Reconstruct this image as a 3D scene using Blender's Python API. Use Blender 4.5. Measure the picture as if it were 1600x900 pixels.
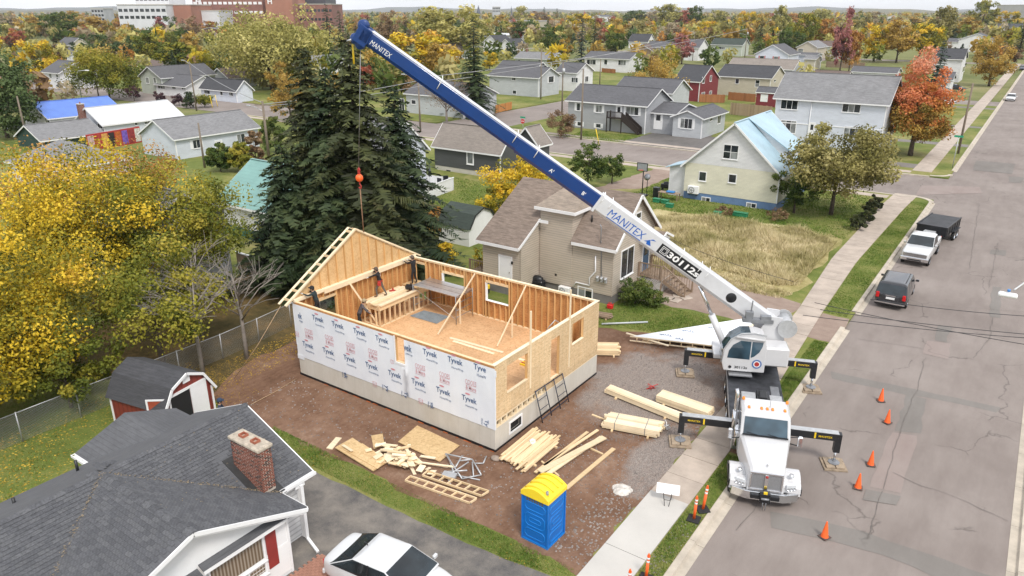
import bpy,bmesh,math,random
import numpy as np
from mathutils import Vector,Matrix
for o in list(bpy.data.objects):bpy.data.objects.remove(o)
S=bpy.context.scene
COL=S.collection
rnd=random.Random(7)
R=math.radians
# ------------------------------------------------------------ camera
H=18.5;FPX=1150.0
PITCH=math.atan((450-16.0)/FPX)
YAW=math.atan2(1665-800,FPX*math.cos(PITCH)+(450-16.0)*math.sin(PITCH))
cd=bpy.data.cameras.new('camera');cam=bpy.data.objects.new('camera',cd);COL.objects.link(cam)
cd.sensor_width=36;cd.lens=36*FPX/1600;cd.clip_start=.5;cd.clip_end=60000
cam.location=(0,0,H);cam.rotation_euler=(math.pi/2-PITCH,0,YAW)
S.camera=cam
# ------------------------------------------------------------ sky, sun, exposure
SUN_EL,SUN_AZ=52,125
w=bpy.data.worlds.new('World');S.world=w;w.use_nodes=True
nt=w.node_tree;nt.nodes.clear()
def wn(t,**k):
 n=nt.nodes.new(t)
 for a,b in k.items():setattr(n,a,b)
 return n
out=wn('ShaderNodeOutputWorld');bg=wn('ShaderNodeBackground')
sky=wn('ShaderNodeTexSky',sky_type='NISHITA',sun_disc=False,sun_elevation=R(SUN_EL),sun_rotation=R(SUN_AZ))
tc=wn('ShaderNodeTexCoord');mp=wn('ShaderNodeMapping');mp.inputs['Scale'].default_value=(1,1,7)
nz=wn('ShaderNodeTexNoise');nz.inputs['Scale'].default_value=3.2;nz.inputs['Detail'].default_value=7
rp=wn('ShaderNodeValToRGB');rp.color_ramp.elements[0].position=.38;rp.color_ramp.elements[1].position=.62
rp.color_ramp.elements[0].color=(.62,.62,.62,1);rp.color_ramp.elements[1].color=(.97,.97,.97,1)
mx=wn('ShaderNodeMix',data_type='RGBA')
mx.inputs[7].default_value=(9.6,9.7,10.0,1)
nt.links.new(tc.outputs['Generated'],mp.inputs[0]);nt.links.new(mp.outputs[0],nz.inputs[0])
nt.links.new(nz.outputs[0],rp.inputs[0]);nt.links.new(rp.outputs[0],mx.inputs[0])
nt.links.new(sky.outputs[0],mx.inputs[6]);nt.links.new(mx.outputs[2],bg.inputs[0])
bg.inputs[1].default_value=.078;nt.links.new(bg.outputs[0],out.inputs[0])
sd=bpy.data.lights.new('sun','SUN');sun=bpy.data.objects.new('sun',sd);COL.objects.link(sun)
sd.energy=1.5;sd.angle=R(14);sd.color=(1,.95,.88)
sun.rotation_euler=(R(90-SUN_EL),0,R(180-SUN_AZ))
S.view_settings.view_transform='Standard';S.view_settings.look='None'
S.view_settings.exposure=.88;S.view_settings.gamma=1
S.render.engine='CYCLES'
# ------------------------------------------------------------ photo pixel -> place on ground / height
_F=Vector((-math.sin(YAW),math.cos(YAW),0));_R=Vector((math.cos(YAW),math.sin(YAW),0));_U=Vector((0,0,1))
_fw=_F*math.cos(PITCH)-_U*math.sin(PITCH);_up=_F*math.sin(PITCH)+_U*math.cos(PITCH)
CAMP=Vector((0,0,H))
def at(x,y,z=0.0):
 d=_R*(x-800)+_up*(450-y)+_fw*FPX
 return CAMP+d*((z-H)/d.z)
def pix(p):
 d=Vector(p)-CAMP;k=d.dot(_fw)
 return 800+FPX*d.dot(_R)/k,450-FPX*d.dot(_up)/k
def z_of(X,Y,py):
 lo,hi=-5.,80.
 for _ in range(50):
  m=(lo+hi)/2
  if pix((X,Y,m))[1]>py:lo=m
  else:hi=m
 return lo
def along(p,d,px):
 lo,hi=0.,200.
 s=1 if pix(p+d*1.0)[0]>pix(p)[0]else-1
 for _ in range(50):
  m=(lo+hi)/2
  if(pix(p+d*m)[0]-px)*s<0:lo=m
  else:hi=m
 return lo
# ------------------------------------------------------------ object helpers
def tag(o,label=None,cat=None,group=None,kind=None):
 if label:o['label']=label
 if cat:o['category']=cat
 if group:o['group']=group
 if kind:o['kind']=kind
 return o
def thing(name,label,cat,loc=(0,0,0),rz=0,group=None):
 o=bpy.data.objects.new(name,None);COL.objects.link(o)
 o.location=loc;o.rotation_euler=(0,0,rz);o.empty_display_size=.2
 return tag(o,label,cat,group)
def link(name,me,parent=None,loc=None,rot=None):
 o=bpy.data.objects.new(name,me);COL.objects.link(o)
 if parent:o.parent=parent
 if loc is not None:o.location=loc
 if rot is not None:o.rotation_euler=rot
 return o
def copy_tree(o,parent=None):
 c=o.copy();COL.objects.link(c);c.parent=parent
 for ch in list(o.children):copy_tree(ch,c)
 return c
def rotm(ax,ang):return Matrix.Rotation(ang,4,ax)
def frame(p,dx,dz=None):
 x=Vector(dx).normalized();z=Vector(dz or(0,0,1));y=z.cross(x)
 if y.length<1e-5:z=Vector((0,1,0));y=z.cross(x)
 y.normalize();z=x.cross(y)
 m=Matrix((x,y,z)).transposed().to_4x4();m.translation=Vector(p);return m
class MB:
 def __init__(s):s.v=[];s.f=[];s.m=[];s.sm=[];s.M=None
 def add(s,vs,fs,mi=0,smooth=False):
  n=len(s.v)
  if s.M is not None:vs=[tuple(s.M@Vector(v))for v in vs]
  s.v+=[tuple(v)for v in vs];s.f+=[tuple(i+n for i in f)for f in fs]
  s.m+=[mi]*len(fs);s.sm+=[smooth]*len(fs);return s
 def box(s,a,b,mi=0,M=None):
  x0,y0,z0=a;x1,y1,z1=b
  vs=[(x0,y0,z0),(x1,y0,z0),(x1,y1,z0),(x0,y1,z0),(x0,y0,z1),(x1,y0,z1),(x1,y1,z1),(x0,y1,z1)]
  if M is not None:vs=[tuple(M@Vector(v))for v in vs]
  return s.add(vs,[(3,2,1,0),(4,5,6,7),(0,1,5,4),(1,2,6,5),(2,3,7,6),(3,0,4,7)],mi)
 def cbox(s,a,b,c,mi=0,M=None):
  x0,y0,z0=a;x1,y1,z1=b;vs=[]
  for z,k in((z0,c),(z0+c,0),(z1-c,0),(z1,c)):
   vs+=[(x0+c+k*.0,y0+k,z),(x1-c,y0+k,z),(x1-k,y0+c,z),(x1-k,y1-c,z),(x1-c,y1-k,z),(x0+c,y1-k,z),(x0+k,y1-c,z),(x0+k,y0+c,z)]
  if M is not None:vs=[tuple(M@Vector(v))for v in vs]
  fs=[tuple(range(7,-1,-1)),tuple(range(24,32))]
  for r in range(3):
   for i in range(8):
    j=(i+1)%8;fs.append((r*8+i,r*8+j,r*8+8+j,r*8+8+i))
  return s.add(vs,fs,mi)
 def beam(s,p,q,w,h,mi=0,up=None):
  p=Vector(p);q=Vector(q);M=frame(p,q-p,up);L=(q-p).length
  return s.box((0,-w/2,-h/2),(L,w/2,h/2),mi,M)
 def tube(s,pts,rads,n=8,mi=0,cap=True,smooth=True):
  pts=[Vector(p)for p in pts]
  if not isinstance(rads,(list,tuple)):rads=[rads]*len(pts)
  vs=[];ref=None
  for i,p in enumerate(pts):
   d=(pts[min(i+1,len(pts)-1)]-pts[max(i-1,0)])
   if d.length<1e-6:d=Vector((0,0,1))
   d.normalize()
   if ref is None:ref=Vector((1,0,0))if abs(d.x)<.8 else Vector((0,1,0))
   u=(ref-d*ref.dot(d)).normalized();ref=u;v=d.cross(u)
   for k in range(n):
    a=2*math.pi*k/n;vs.append(p+(u*math.cos(a)+v*math.sin(a))*rads[i])
  fs=[]
  for i in range(len(pts)-1):
   for k in range(n):
    j=(k+1)%n;fs.append((i*n+k,i*n+j,(i+1)*n+j,(i+1)*n+k))
  s.add(vs,fs,mi,smooth)
  if cap:
   m=len(s.v)-len(vs)
   s.f+=[tuple(m+k for k in range(n-1,-1,-1)),tuple(m+len(vs)-n+k for k in range(n))];s.m+=[mi]*2;s.sm+=[False]*2
  return s
 def lathe(s,prof,n=16,mi=0,M=None,smooth=True):
  vs=[]
  for r,z in prof:
   for k in range(n):
    a=2*math.pi*k/n;vs.append((r*math.cos(a),r*math.sin(a),z))
  if M is not None:vs=[tuple(M@Vector(v))for v in vs]
  fs=[]
  for i in range(len(prof)-1):
   for k in range(n):
    j=(k+1)%n;fs.append((i*n+k,i*n+j,(i+1)*n+j,(i+1)*n+k))
  return s.add(vs,fs,mi,smooth)
 def prism(s,poly,z0,z1,mi=0,M=None):
  n=len(poly)
  vs=[(x,y,z0)for x,y in poly]+[(x,y,z1)for x,y in poly]
  if M is not None:vs=[tuple(M@Vector(v))for v in vs]
  fs=[tuple(range(n-1,-1,-1)),tuple(range(n,2*n))]+[(i,(i+1)%n,n+(i+1)%n,n+i)for i in range(n)]
  return s.add(vs,fs,mi)
 def slab(s,pts,t,mi=0):
  pts=[Vector(p)for p in pts];nrm=(pts[1]-pts[0]).cross(pts[2]-pts[0]).normalized()
  n=len(pts);vs=pts+[p-nrm*t for p in pts]
  fs=[tuple(range(n)),tuple(range(2*n-1,n-1,-1))]+[(n+i,n+(i+1)%n,(i+1)%n,i)for i in range(n)]
  return s.add(vs,fs,mi)
 def mesh(s,name,mats):
  me=bpy.data.meshes.new(name);me.from_pydata(s.v,[],s.f)
  for m in(mats if isinstance(mats,(list,tuple))else[mats]):me.materials.append(m)
  me.polygons.foreach_set('material_index',s.m);me.polygons.foreach_set('use_smooth',s.sm)
  me.update();return me
 def build(s,name,mats,parent=None,loc=None,rot=None,bevel=0,seg=1):
  o=link(name,s.mesh(name,mats),parent,loc,rot)
  if bevel:
   b=o.modifiers.new('bevel','BEVEL');b.width=bevel;b.segments=seg;b.limit_method='ANGLE';b.angle_limit=R(40)
  return o
def part(name,mats,parent,*boxes):
 m=MB()
 for a,b in boxes:m.box(a,b)
 return m.build(name,mats,parent)
# ------------------------------------------------------------ materials
def nodes(name):
 m=bpy.data.materials.new(name);m.use_nodes=True;t=m.node_tree
 return m,t,t.nodes['Principled BSDF']
def N(t,typ,ins=None,**k):
 n=t.nodes.new(typ)
 for a,b in k.items():setattr(n,a,b)
 for a,b in(ins or{}).items():
  if isinstance(b,bpy.types.NodeSocket):t.links.new(b,n.inputs[a])
  else:n.inputs[a].default_value=b
 return n
def c4(c):return(c[0],c[1],c[2],1)
def ramp(t,fac,stops):
 n=t.nodes.new('ShaderNodeValToRGB');e=n.color_ramp.elements
 while len(e)<len(stops):e.new(.5)
 for i,(p,c)in enumerate(stops):e[i].position=p;e[i].color=c4(c)if not isinstance(c,(int,float))else(c,c,c,1)
 t.links.new(fac,n.inputs[0]);return n.outputs[0]
def mix(t,fac,a,b,mode='MIX'):
 n=t.nodes.new('ShaderNodeMix');n.data_type='RGBA';n.blend_type=mode
 for i,x in((0,fac),(6,a),(7,b)):
  if isinstance(x,bpy.types.NodeSocket):t.links.new(x,n.inputs[i])
  else:n.inputs[i].default_value=x if i==0 else c4(x)
 return n.outputs[2]
def math_(t,op,a,b=0.0):
 n=t.nodes.new('ShaderNodeMath');n.operation=op
 for i,x in((0,a),(1,b)):
  if isinstance(x,bpy.types.NodeSocket):t.links.new(x,n.inputs[i])
  else:n.inputs[i].default_value=x
 return n.outputs[0]
def coord(t,scale=(1,1,1),which='Object'):
 c=N(t,'ShaderNodeTexCoord');m=N(t,'ShaderNodeMapping',{0:c.outputs[which],'Scale':scale});return m.outputs[0]
def noise(t,vec,scale,detail=4,rough=.55):
 return N(t,'ShaderNodeTexNoise',{'Vector':vec,'Scale':scale,'Detail':detail,'Roughness':rough}).outputs[0]
def bump(t,bs,h,strength=.3,dist=.02):
 b=N(t,'ShaderNodeBump',{'Height':h,'Strength':strength,'Distance':dist});t.links.new(b.outputs[0],bs.inputs['Normal'])
_MC={}
def mat(name,col,rough=.7,var=.12,scale=3.0,bmp=0,metal=0,spec=.5,coat=0,emit=None,grain=None):
 if name in _MC:return _MC[name]
 m,t,bs=nodes(name);_MC[name]=m
 bs.inputs['Roughness'].default_value=rough;bs.inputs['Metallic'].default_value=metal
 bs.inputs['Specular IOR Level'].default_value=spec;bs.inputs['Coat Weight'].default_value=coat
 if var:
  v=coord(t,grain or(1,1,1));n=noise(t,v,scale,5,.65)
  lo=[max(0,c*(1-var*1.6))for c in col];hi=[min(1,c*(1+var))for c in col]
  c=ramp(t,n,[(.3,lo),(.7,hi)])
  oi=N(t,'ShaderNodeObjectInfo');r=ramp(t,oi.outputs['Random'],[(0,(1-var*.7,)*3),(1,(1+var*.0,)*3)])
  t.links.new(mix(t,1.0,c,r,'MULTIPLY'),bs.inputs['Base Color'])
  if bmp:bump(t,bs,n,bmp)
 else:bs.inputs['Base Color'].default_value=c4(col)
 if emit:bs.inputs['Emission Color'].default_value=c4(col);bs.inputs['Emission Strength'].default_value=emit
 return m
def siding(name,col,course=.11,var=.05,vertical=False,dirt=.05):
 if name in _MC:return _MC[name]
 m,t,bs=nodes(name);_MC[name]=m
 v=coord(t);sp=N(t,'ShaderNodeSeparateXYZ',{0:v});z=sp.outputs[2]
 if vertical:z=math_(t,'ADD',sp.outputs[0],sp.outputs[1])
 fr=math_(t,'FRACT',math_(t,'DIVIDE',z,course))
 n=noise(t,coord(t,(.5,.5,1.5)),1.2,5,.65)
 c=ramp(t,n,[(.3,[x*(1-var-dirt)for x in col]),(.65,[min(1,x*(1+var))for x in col])])
 g=ramp(t,fr,[(0,.5),(.22,.85),(.4,1),(1,.92)])
 t.links.new(mix(t,1.0,c,g,'MULTIPLY'),bs.inputs['Base Color'])
 bs.inputs['Roughness'].default_value=.55
 bump(t,bs,fr,.55,.02);return m
def shingle(name,col,var=.25,course=.14,tab=.3):
 if name in _MC:return _MC[name]
 m,t,bs=nodes(name);_MC[name]=m
 v=coord(t);big=noise(t,v,.5,4);fine=noise(t,v,22,3);st=noise(t,coord(t,(1.0,1.0,9)),1.6,4,.75)
 c=ramp(t,st,[(.38,[x*(1-var*1.3)for x in col]),(.62,[x*(1+var*1.3)for x in col])])
 c=mix(t,.2,c,ramp(t,fine,[(.3,[x*.6 for x in col]),(.7,[x*1.4 for x in col])]))
 c=mix(t,.28,c,ramp(t,big,[(.3,[x*.75 for x in col]),(.7,[x*1.25 for x in col])]))
 sp=N(t,'ShaderNodeSeparateXYZ',{0:v});fr=math_(t,'FRACT',math_(t,'DIVIDE',sp.outputs[2],course*.45))
 c=mix(t,1.,c,ramp(t,fr,[(0,.7),(.2,1),(1,1)]),'MULTIPLY')
 t.links.new(c,bs.inputs['Base Color']);bs.inputs['Roughness'].default_value=.9
 bump(t,bs,fine,.4,.01);return m
def osb(name,a,b,dk,grid=False):
 m,t,bs=nodes(name)
 v=coord(t);vo=N(t,'ShaderNodeTexVoronoi',{'Vector':coord(t,(1,1,2.2)),'Scale':13.0,'Randomness':1.0}).outputs['Color']
 sp=N(t,'ShaderNodeSeparateXYZ',{0:vo})
 c=ramp(t,sp.outputs[0],[(0,dk),(.3,a),(.75,b),(1,[x*1.08 for x in b])])
 n=noise(t,v,1.3,5,.7);c=mix(t,.5,c,ramp(t,n,[(.25,dk),(.5,a),(.75,b)]))
 oi=N(t,'ShaderNodeObjectInfo');c=mix(t,1.,c,ramp(t,oi.outputs['Random'],[(0,.82),(1,1.0)]),'MULTIPLY')
 if grid:
  q=N(t,'ShaderNodeSeparateXYZ',{0:v});h=math_(t,'ADD',q.outputs[0],q.outputs[1])
  wob=math_(t,'MULTIPLY',noise(t,v,2.5,2),.08)
  f1=math_(t,'FRACT',math_(t,'DIVIDE',math_(t,'ADD',h,wob),.406));f2=math_(t,'FRACT',math_(t,'DIVIDE',math_(t,'ADD',q.outputs[2],wob),.2))
  br=noise(t,v,5,2)
  l1=ramp(t,f1,[(0,.35),(.05,1),(1,1)]);l2=ramp(t,f2,[(0,.35),(.09,1),(1,1)])
  ln=mix(t,1.,l1,l2,'MULTIPLY');ln=mix(t,ramp(t,br,[(.42,0),(.5,1)]),(1,1,1),ln)
  c=mix(t,.75,c,mix(t,1.,c,ln,'MULTIPLY'))
 t.links.new(c,bs.inputs['Base Color']);bs.inputs['Roughness'].default_value=.75
 bump(t,bs,sp.outputs[1],.25,.004);return m
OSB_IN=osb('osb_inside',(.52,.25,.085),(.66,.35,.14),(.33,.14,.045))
OSB_GAB=osb('osb_gable',(.72,.47,.22),(.80,.57,.30),(.50,.28,.11))
OSB_OUT=osb('osb_outside',(.71,.51,.29),(.79,.60,.37),(.54,.35,.17),True)
OSB_DECK=osb('osb_deck',(.64,.38,.19),(.73,.46,.25),(.46,.25,.11))
OSB_SHEET=osb('osb_sheet',(.58,.40,.20),(.70,.50,.27),(.44,.28,.12))
def lumber(name,col,var=.14):
 m,t,bs=nodes(name)
 v=coord(t,(1.2,14,14));n=noise(t,v,2.4,5,.6);v2=coord(t);n2=noise(t,v2,1.5,3)
 c=ramp(t,n,[(.28,[x*(1-var*1.7)for x in col]),(.7,[min(1,x*(1+var))for x in col])])
 c=mix(t,.3,c,ramp(t,n2,[(.3,[x*.8 for x in col]),(.7,[min(1,x*1.15)for x in col])]))
 oi=N(t,'ShaderNodeObjectInfo');c=mix(t,1.,c,ramp(t,oi.outputs['Random'],[(0,(.74,.70,.62)),(.3,(.9,.88,.84)),(.6,(1.,.97,.9)),(1,(1,1,1))]),'MULTIPLY')
 t.links.new(c,bs.inputs['Base Color']);bs.inputs['Roughness'].default_value=.65;bump(t,bs,n,.15,.005);return m
LUM=lumber('lumber',(.82,.64,.41));LUM2=lumber('lumber_pale',(.86,.73,.53));STUD=lumber('stud_wood',(.72,.45,.20));OLDWOOD=lumber('weathered_wood',(.30,.22,.16),.25)
CONC=mat('concrete',(.50,.47,.42),.85,.10,1.2,.15)
FOUND=mat('foundation_concrete',(.55,.52,.46),.85,.06,.9,.1)
WHITE=mat('white_trim',(.80,.80,.80),.45,.03,2)
WHITEV=mat('white_vinyl',(.78,.78,.77),.5,.04,1)
BLACK=mat('black_paint',(.012,.013,.016),.4,.1,3)
RUB=mat('rubber',(.018,.018,.018),.8,.2,8)
CHROME=mat('chrome',(.75,.76,.78),.16,.05,5,0,1)
ALU=mat('aluminium',(.62,.63,.65),.35,.08,4,0,.9)
STEEL=mat('grey_steel',(.30,.31,.33),.45,.12,4,0,.6)
GALV=mat('galvanised',(.52,.53,.54),.5,.1,5,0,.5)
DARK=mat('dark_void',(.01,.01,.012),.6,0)
YEL=mat('yellow_plastic',(.85,.58,.02),.4,.05,3)
RED=mat('red_paint',(.42,.035,.03),.5,.1,3)
FOAM=mat('orange_foam',(.42,.10,.02),.8,.3,3)
ORG=mat('orange_plastic',(.88,.13,.02),.45,.05,4)
def glass(name,col=(.02,.025,.03),rough=.06):
 if name in _MC:return _MC[name]
 m,t,bs=nodes(name);_MC[name]=m
 n=noise(t,coord(t),.9,2);c=ramp(t,n,[(.35,[x*.6 for x in col]),(.65,[min(1,x*1.8)for x in col])])
 t.links.new(c,bs.inputs['Base Color']);bs.inputs['Roughness'].default_value=rough;bs.inputs['Specular IOR Level'].default_value=.7;return m
GLASS=glass('window_glass');GLASS2=glass('curtained_glass',(.16,.17,.17));CARGLASS=glass('car_glass',(.012,.018,.022),.04)
# ------------------------------------------------------------ flat lettering
_TX={}
def text_geo(s,bold=.0):
 if(s,bold)in _TX:return _TX[(s,bold)]
 cu=bpy.data.curves.new('t','FONT');cu.body=s;cu.size=1;cu.offset=bold;cu.resolution_u=2
 ob=bpy.data.objects.new('t',cu);COL.objects.link(ob)
 bpy.context.view_layer.update()
 me=ob.evaluated_get(bpy.context.evaluated_depsgraph_get()).to_mesh()
 vs=[tuple(v.co)for v in me.vertices];fs=[tuple(p.vertices)for p in me.polygons]
 bpy.data.objects.remove(ob);bpy.data.curves.remove(cu)
 xs=[v[0]for v in vs];ys=[v[1]for v in vs]
 _TX[(s,bold)]=(vs,fs,min(xs),max(xs),min(ys),max(ys));return _TX[(s,bold)]
def text(mb,s,M,h,wid=None,bold=0,mi=0,italic=0,center=True,clip=None):
 """put s in local xy plane of M; h = height of the glyph box, wid = forced width"""
 vs,fs,x0,x1,y0,y1=text_geo(s,bold);ky=h/(y1-y0);kx=(wid/(x1-x0))if wid else ky
 cx=(x0+x1)/2 if center else x0;cy=(y0+y1)/2
 L=[((x-cx)*kx+(y-cy)*ky*italic,(y-cy)*ky)for x,y,_ in vs]
 if clip:
  keep=[f for f in fs if all(clip(*L[i])for i in f)]
 else:keep=fs
 mb.add([tuple(M@Vector((x,y,0)))for x,y in L],keep,mi)
# ============================================================ GROUND, ROADS, PAVEMENT
ZY=.12
def ground_mat(name,stops,scale=.25,fine=9,bmp=.4,detail=8,extra=None):
 m,t,bs=nodes(name)
 v=coord(t);a=noise(t,v,scale,detail,.6);b=noise(t,v,fine,4,.7);c0=noise(t,v,scale*6,4,.6)
 f=math_(t,'ADD',math_(t,'MULTIPLY',a,.5),math_(t,'ADD',math_(t,'MULTIPLY',b,.25),math_(t,'MULTIPLY',c0,.25)))
 c=ramp(t,f,stops)
 if extra:c=extra(t,v,c)
 t.links.new(c,bs.inputs['Base Color']);bs.inputs['Roughness'].default_value=.95;bs.inputs['Specular IOR Level'].default_value=.2
 bump(t,bs,b,bmp,.05);return m
GRASS=ground_mat('lawn_grass',[(.36,(.075,.10,.02)),(.47,(.13,.16,.036)),(.54,(.20,.20,.06)),(.64,(.30,.26,.12))],.12)
GRASSG=ground_mat('green_verge',[(.34,(.06,.11,.015)),(.5,(.11,.19,.03)),(.66,(.24,.25,.09))],.4)
FIELD=ground_mat('dry_field',[(.38,(.17,.16,.05)),(.5,(.34,.29,.13)),(.62,(.52,.44,.25))],.2)
TOWN=ground_mat('town_ground',[(.36,(.09,.11,.03)),(.5,(.16,.17,.06)),(.6,(.24,.22,.10)),(.66,(.30,.26,.20))],.03,2)
def _tracks(t,v,c):
 w1=N(t,'ShaderNodeTexWave',{'Vector':coord(t,(1,1,1)),'Scale':.9,'Distortion':9.0,'Detail':3.0,'Detail Scale':1.5}).outputs[1]
 q=N(t,'ShaderNodeSeparateXYZ',{0:v});ns=noise(t,v,.55,5,.65);f=0
 def ell(cx,cy,rx,ry):
  a=math_(t,'POWER',math_(t,'DIVIDE',math_(t,'SUBTRACT',q.outputs[0],cx),rx),2);b=math_(t,'POWER',math_(t,'DIVIDE',math_(t,'SUBTRACT',q.outputs[1],cy),ry),2)
  return math_(t,'SUBTRACT',math_(t,'ADD',1.25,math_(t,'MULTIPLY',math_(t,'SUBTRACT',ns,.5),2.6)),math_(t,'ADD',a,b))
 mk=math_(t,'MAXIMUM',ell(-13.4,32.2,3.9,4.8),ell(-10.6,26.5,1.1,3.2));gr=ramp(t,noise(t,v,22,4,.8),[(.36,(.13,.11,.10)),(.5,(.25,.22,.20)),(.64,(.40,.36,.33))])
 c=mix(t,ramp(t,mk,[(.1,0),(.7,.92)]),c,gr)
 return mix(t,.10,c,ramp(t,w1,[(.2,(.12,.065,.04)),(.8,(.27,.165,.11))]))
DIRT=ground_mat('site_dirt',[(.36,(.105,.056,.034)),(.48,(.17,.095,.060)),(.56,(.22,.132,.088)),(.66,(.31,.215,.155))],.35,12,.6,8,_tracks)
GRAVEL=ground_mat('grey_gravel',[(.36,(.14,.115,.10)),(.5,(.25,.22,.20)),(.64,(.38,.34,.31))],.5,26,.8)
DRIVE2=ground_mat('gravel_driveway',[(.36,(.22,.16,.13)),(.5,(.29,.22,.18)),(.64,(.36,.29,.24))],.3,16,.4)
def asphalt(name,a,b,cr=.5,an=.25):
 m,t,bs=nodes(name);v=coord(t)
 n1=noise(t,v,.16,6,.6);n2=noise(t,v,30,3,.8);n3=noise(t,coord(t,(1,an,1)),1.1,6,.7)
 f=math_(t,'ADD',math_(t,'MULTIPLY',n1,.45),math_(t,'ADD',math_(t,'MULTIPLY',n2,.2),math_(t,'MULTIPLY',n3,.35)))
 c=ramp(t,f,[(.38,a),(.62,b)])
 vo=N(t,'ShaderNodeTexVoronoi',{'Vector':N(t,'ShaderNodeVectorMath',{0:v,1:N(t,'ShaderNodeTexNoise',{'Vector':v,'Scale':.9,'Detail':4.0}).outputs['Color']},operation='ADD').outputs[0],'Scale':.17},feature='DISTANCE_TO_EDGE').outputs[0]
 ck=ramp(t,vo,[(0,.5),(.008,1)]);br=ramp(t,noise(t,v,.35,2),[(.5,0),(.56,1)])
 c=mix(t,math_(t,'MULTIPLY',br,cr),c,mix(t,1.,c,ck,'MULTIPLY'))
 t.links.new(c,bs.inputs['Base Color']);bs.inputs['Roughness'].default_value=.9;bs.inputs['Specular IOR Level'].default_value=.3
 bump(t,bs,n2,.25,.01);return m
ROAD=asphalt('road_asphalt',(.188,.157,.141),(.275,.238,.216),.8)
PATCHD=asphalt('road_patch_grey',(.165,.15,.136),(.225,.207,.19));PATCHP=asphalt('road_patch_pink',(.24,.19,.172),(.295,.25,.227))
BLACKTOP=asphalt('driveway_asphalt',(.055,.056,.062),(.27,.24,.205),.9,1)
def jag(pts,step=.7,amp=.18,seed=1):
 r=random.Random(seed);o=[]
 for i in range(len(pts)):
  a=Vector(pts[i][:2]);b=Vector(pts[(i+1)%len(pts)][:2]);n=max(1,int((b-a).length/step))
  for k in range(n):
   p=a.lerp(b,k/n);amp=min(amp,step*.3);o.append((p.x+r.uniform(-amp,amp),p.y+r.uniform(-amp,amp)))
 return o
def sheet(name,pts,z,m,parent=None,jit=0,seed=1,kind='structure',t=0):
 if jit:pts=jag(pts,.7 if jit<.5 else 1.5,jit,seed)
 a=sum(pts[i][0]*pts[(i+1)%len(pts)][1]-pts[(i+1)%len(pts)][0]*pts[i][1]for i in range(len(pts)))
 if a<0:pts=pts[::-1]
 bm=bmesh.new();vs=[bm.verts.new((p[0],p[1],z))for p in pts];bm.faces.new(vs)
 bmesh.ops.triangulate(bm,faces=bm.faces[:]);me=bpy.data.meshes.new(name);bm.to_mesh(me);bm.free();me.materials.append(m)
 o=link(name,me,parent)
 if kind and not parent:o['kind']=kind
 return o
def rect(x0,y0,x1,y1):return[(x0,y0),(x1,y0),(x1,y1),(x0,y1)]
sheet('ground',rect(-9000,-3000,9000,14000),-.03,TOWN)
YB=rect(-130,-25,-7.2,86.2)
yb=MB();yb.prism(YB,-.5,ZY);tag(yb.build('yard_ground',GRASS),kind='structure')
yb=MB();yb.prism([(-300,99),(-86,99),(-86,240),(-300,240)],-.5,ZY);tag(yb.build('yard_ground',GRASS),kind='structure')
yb=MB();yb.prism([(-73,99),(-7.2,99),(-7.2,183),(-73,183)],-.5,ZY);tag(yb.build('yard_ground',GRASS),kind='structure')
yb=MB();yb.prism([(2.9,-25),(40,-25),(40,86),(2.9,86)],-.5,ZY-.02);tag(yb.build('yard_ground',GRASS),kind='structure')
sheet('road',rect(-7.2,-30,2.32,900),0,ROAD)
sheet('cross_road',rect(-320,86.3,-7.2,98.9),0,ROAD)
sheet('side_road',rect(-85.6,98.9,-73.4,400),-.004,ROAD)
sheet('far_cross_road',rect(-300,183.4,-6.86,193),-.006,ROAD)
sheet('far_cross_road',rect(-300,330,-6.86,338),-.006,ROAD)
for i,(kind,px)in enumerate([('d',[(1296,580),(1437,610),(1562,637),(1557,644),(1450,622),(1415,616),(1300,592)]),('d',[(1417,617),(1447,623),(1438,676),(1398,674)]),('p',[(1392,676),(1435,681),(1405,770),(1360,760)]),('d',[(1205,800),(1290,815),(1350,832),(1470,872),(1560,905),(1470,905),(1380,866),(1300,847),(1205,826)]),('p',[(1450,532),(1487,537),(1480,561),(1442,552)]),('d',[(1465,509),(1487,511),(1478,535),(1460,531)]),('d',[(1550,448),(1565,449),(1562,497),(1546,495)]),('d',[(1549,390),(1572,391),(1572,400),(1548,397)]),('d',[(1577,276),(1599,277),(1597,286),(1577,285)]),('d',[(1525,251),(1586,256),(1582,272),(1520,266)]),('p',[(1440,290),(1530,292),(1535,302),(1430,305)]),('d',[(1353,765),(1405,775),(1400,790),(1350,782)])]):
 pts=[tuple(at(x,y,0)[:2])for x,y in px]
 sheet('road_patch',pts,.004+.0015*i,PATCHD if kind=='d' else PATCHP,None,.07,i)
CRACK=mat('crack_tar',(.165,.145,.13),.8,.2,3)
def strip(name,pts,wd,z,m,parent=None,amp=.05,seed=0):
 r=random.Random(seed);P=[]
 for i in range(len(pts)-1):
  a=Vector(pts[i]);b=Vector(pts[i+1]);n=max(2,int((b-a).length/.5))
  for k in range(n):P.append(a.lerp(b,k/n)+Vector((r.uniform(-amp,amp),r.uniform(-amp,amp))))
 P.append(Vector(pts[-1]));mb=MB();vs=[]
 for i,p in enumerate(P):
  d=(P[min(i+1,len(P)-1)]-P[max(i-1,0)]);n=Vector((-d.y,d.x)).normalized()*wd*r.uniform(.5,1.3)/2
  vs+=[(p.x+n.x,p.y+n.y,z),(p.x-n.x,p.y-n.y,z)]
 mb.add(vs,[(2*i+1,2*i+3,2*i+2,2*i)for i in range(len(P)-1)])
 o=mb.build(name,m,parent);return o
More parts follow.
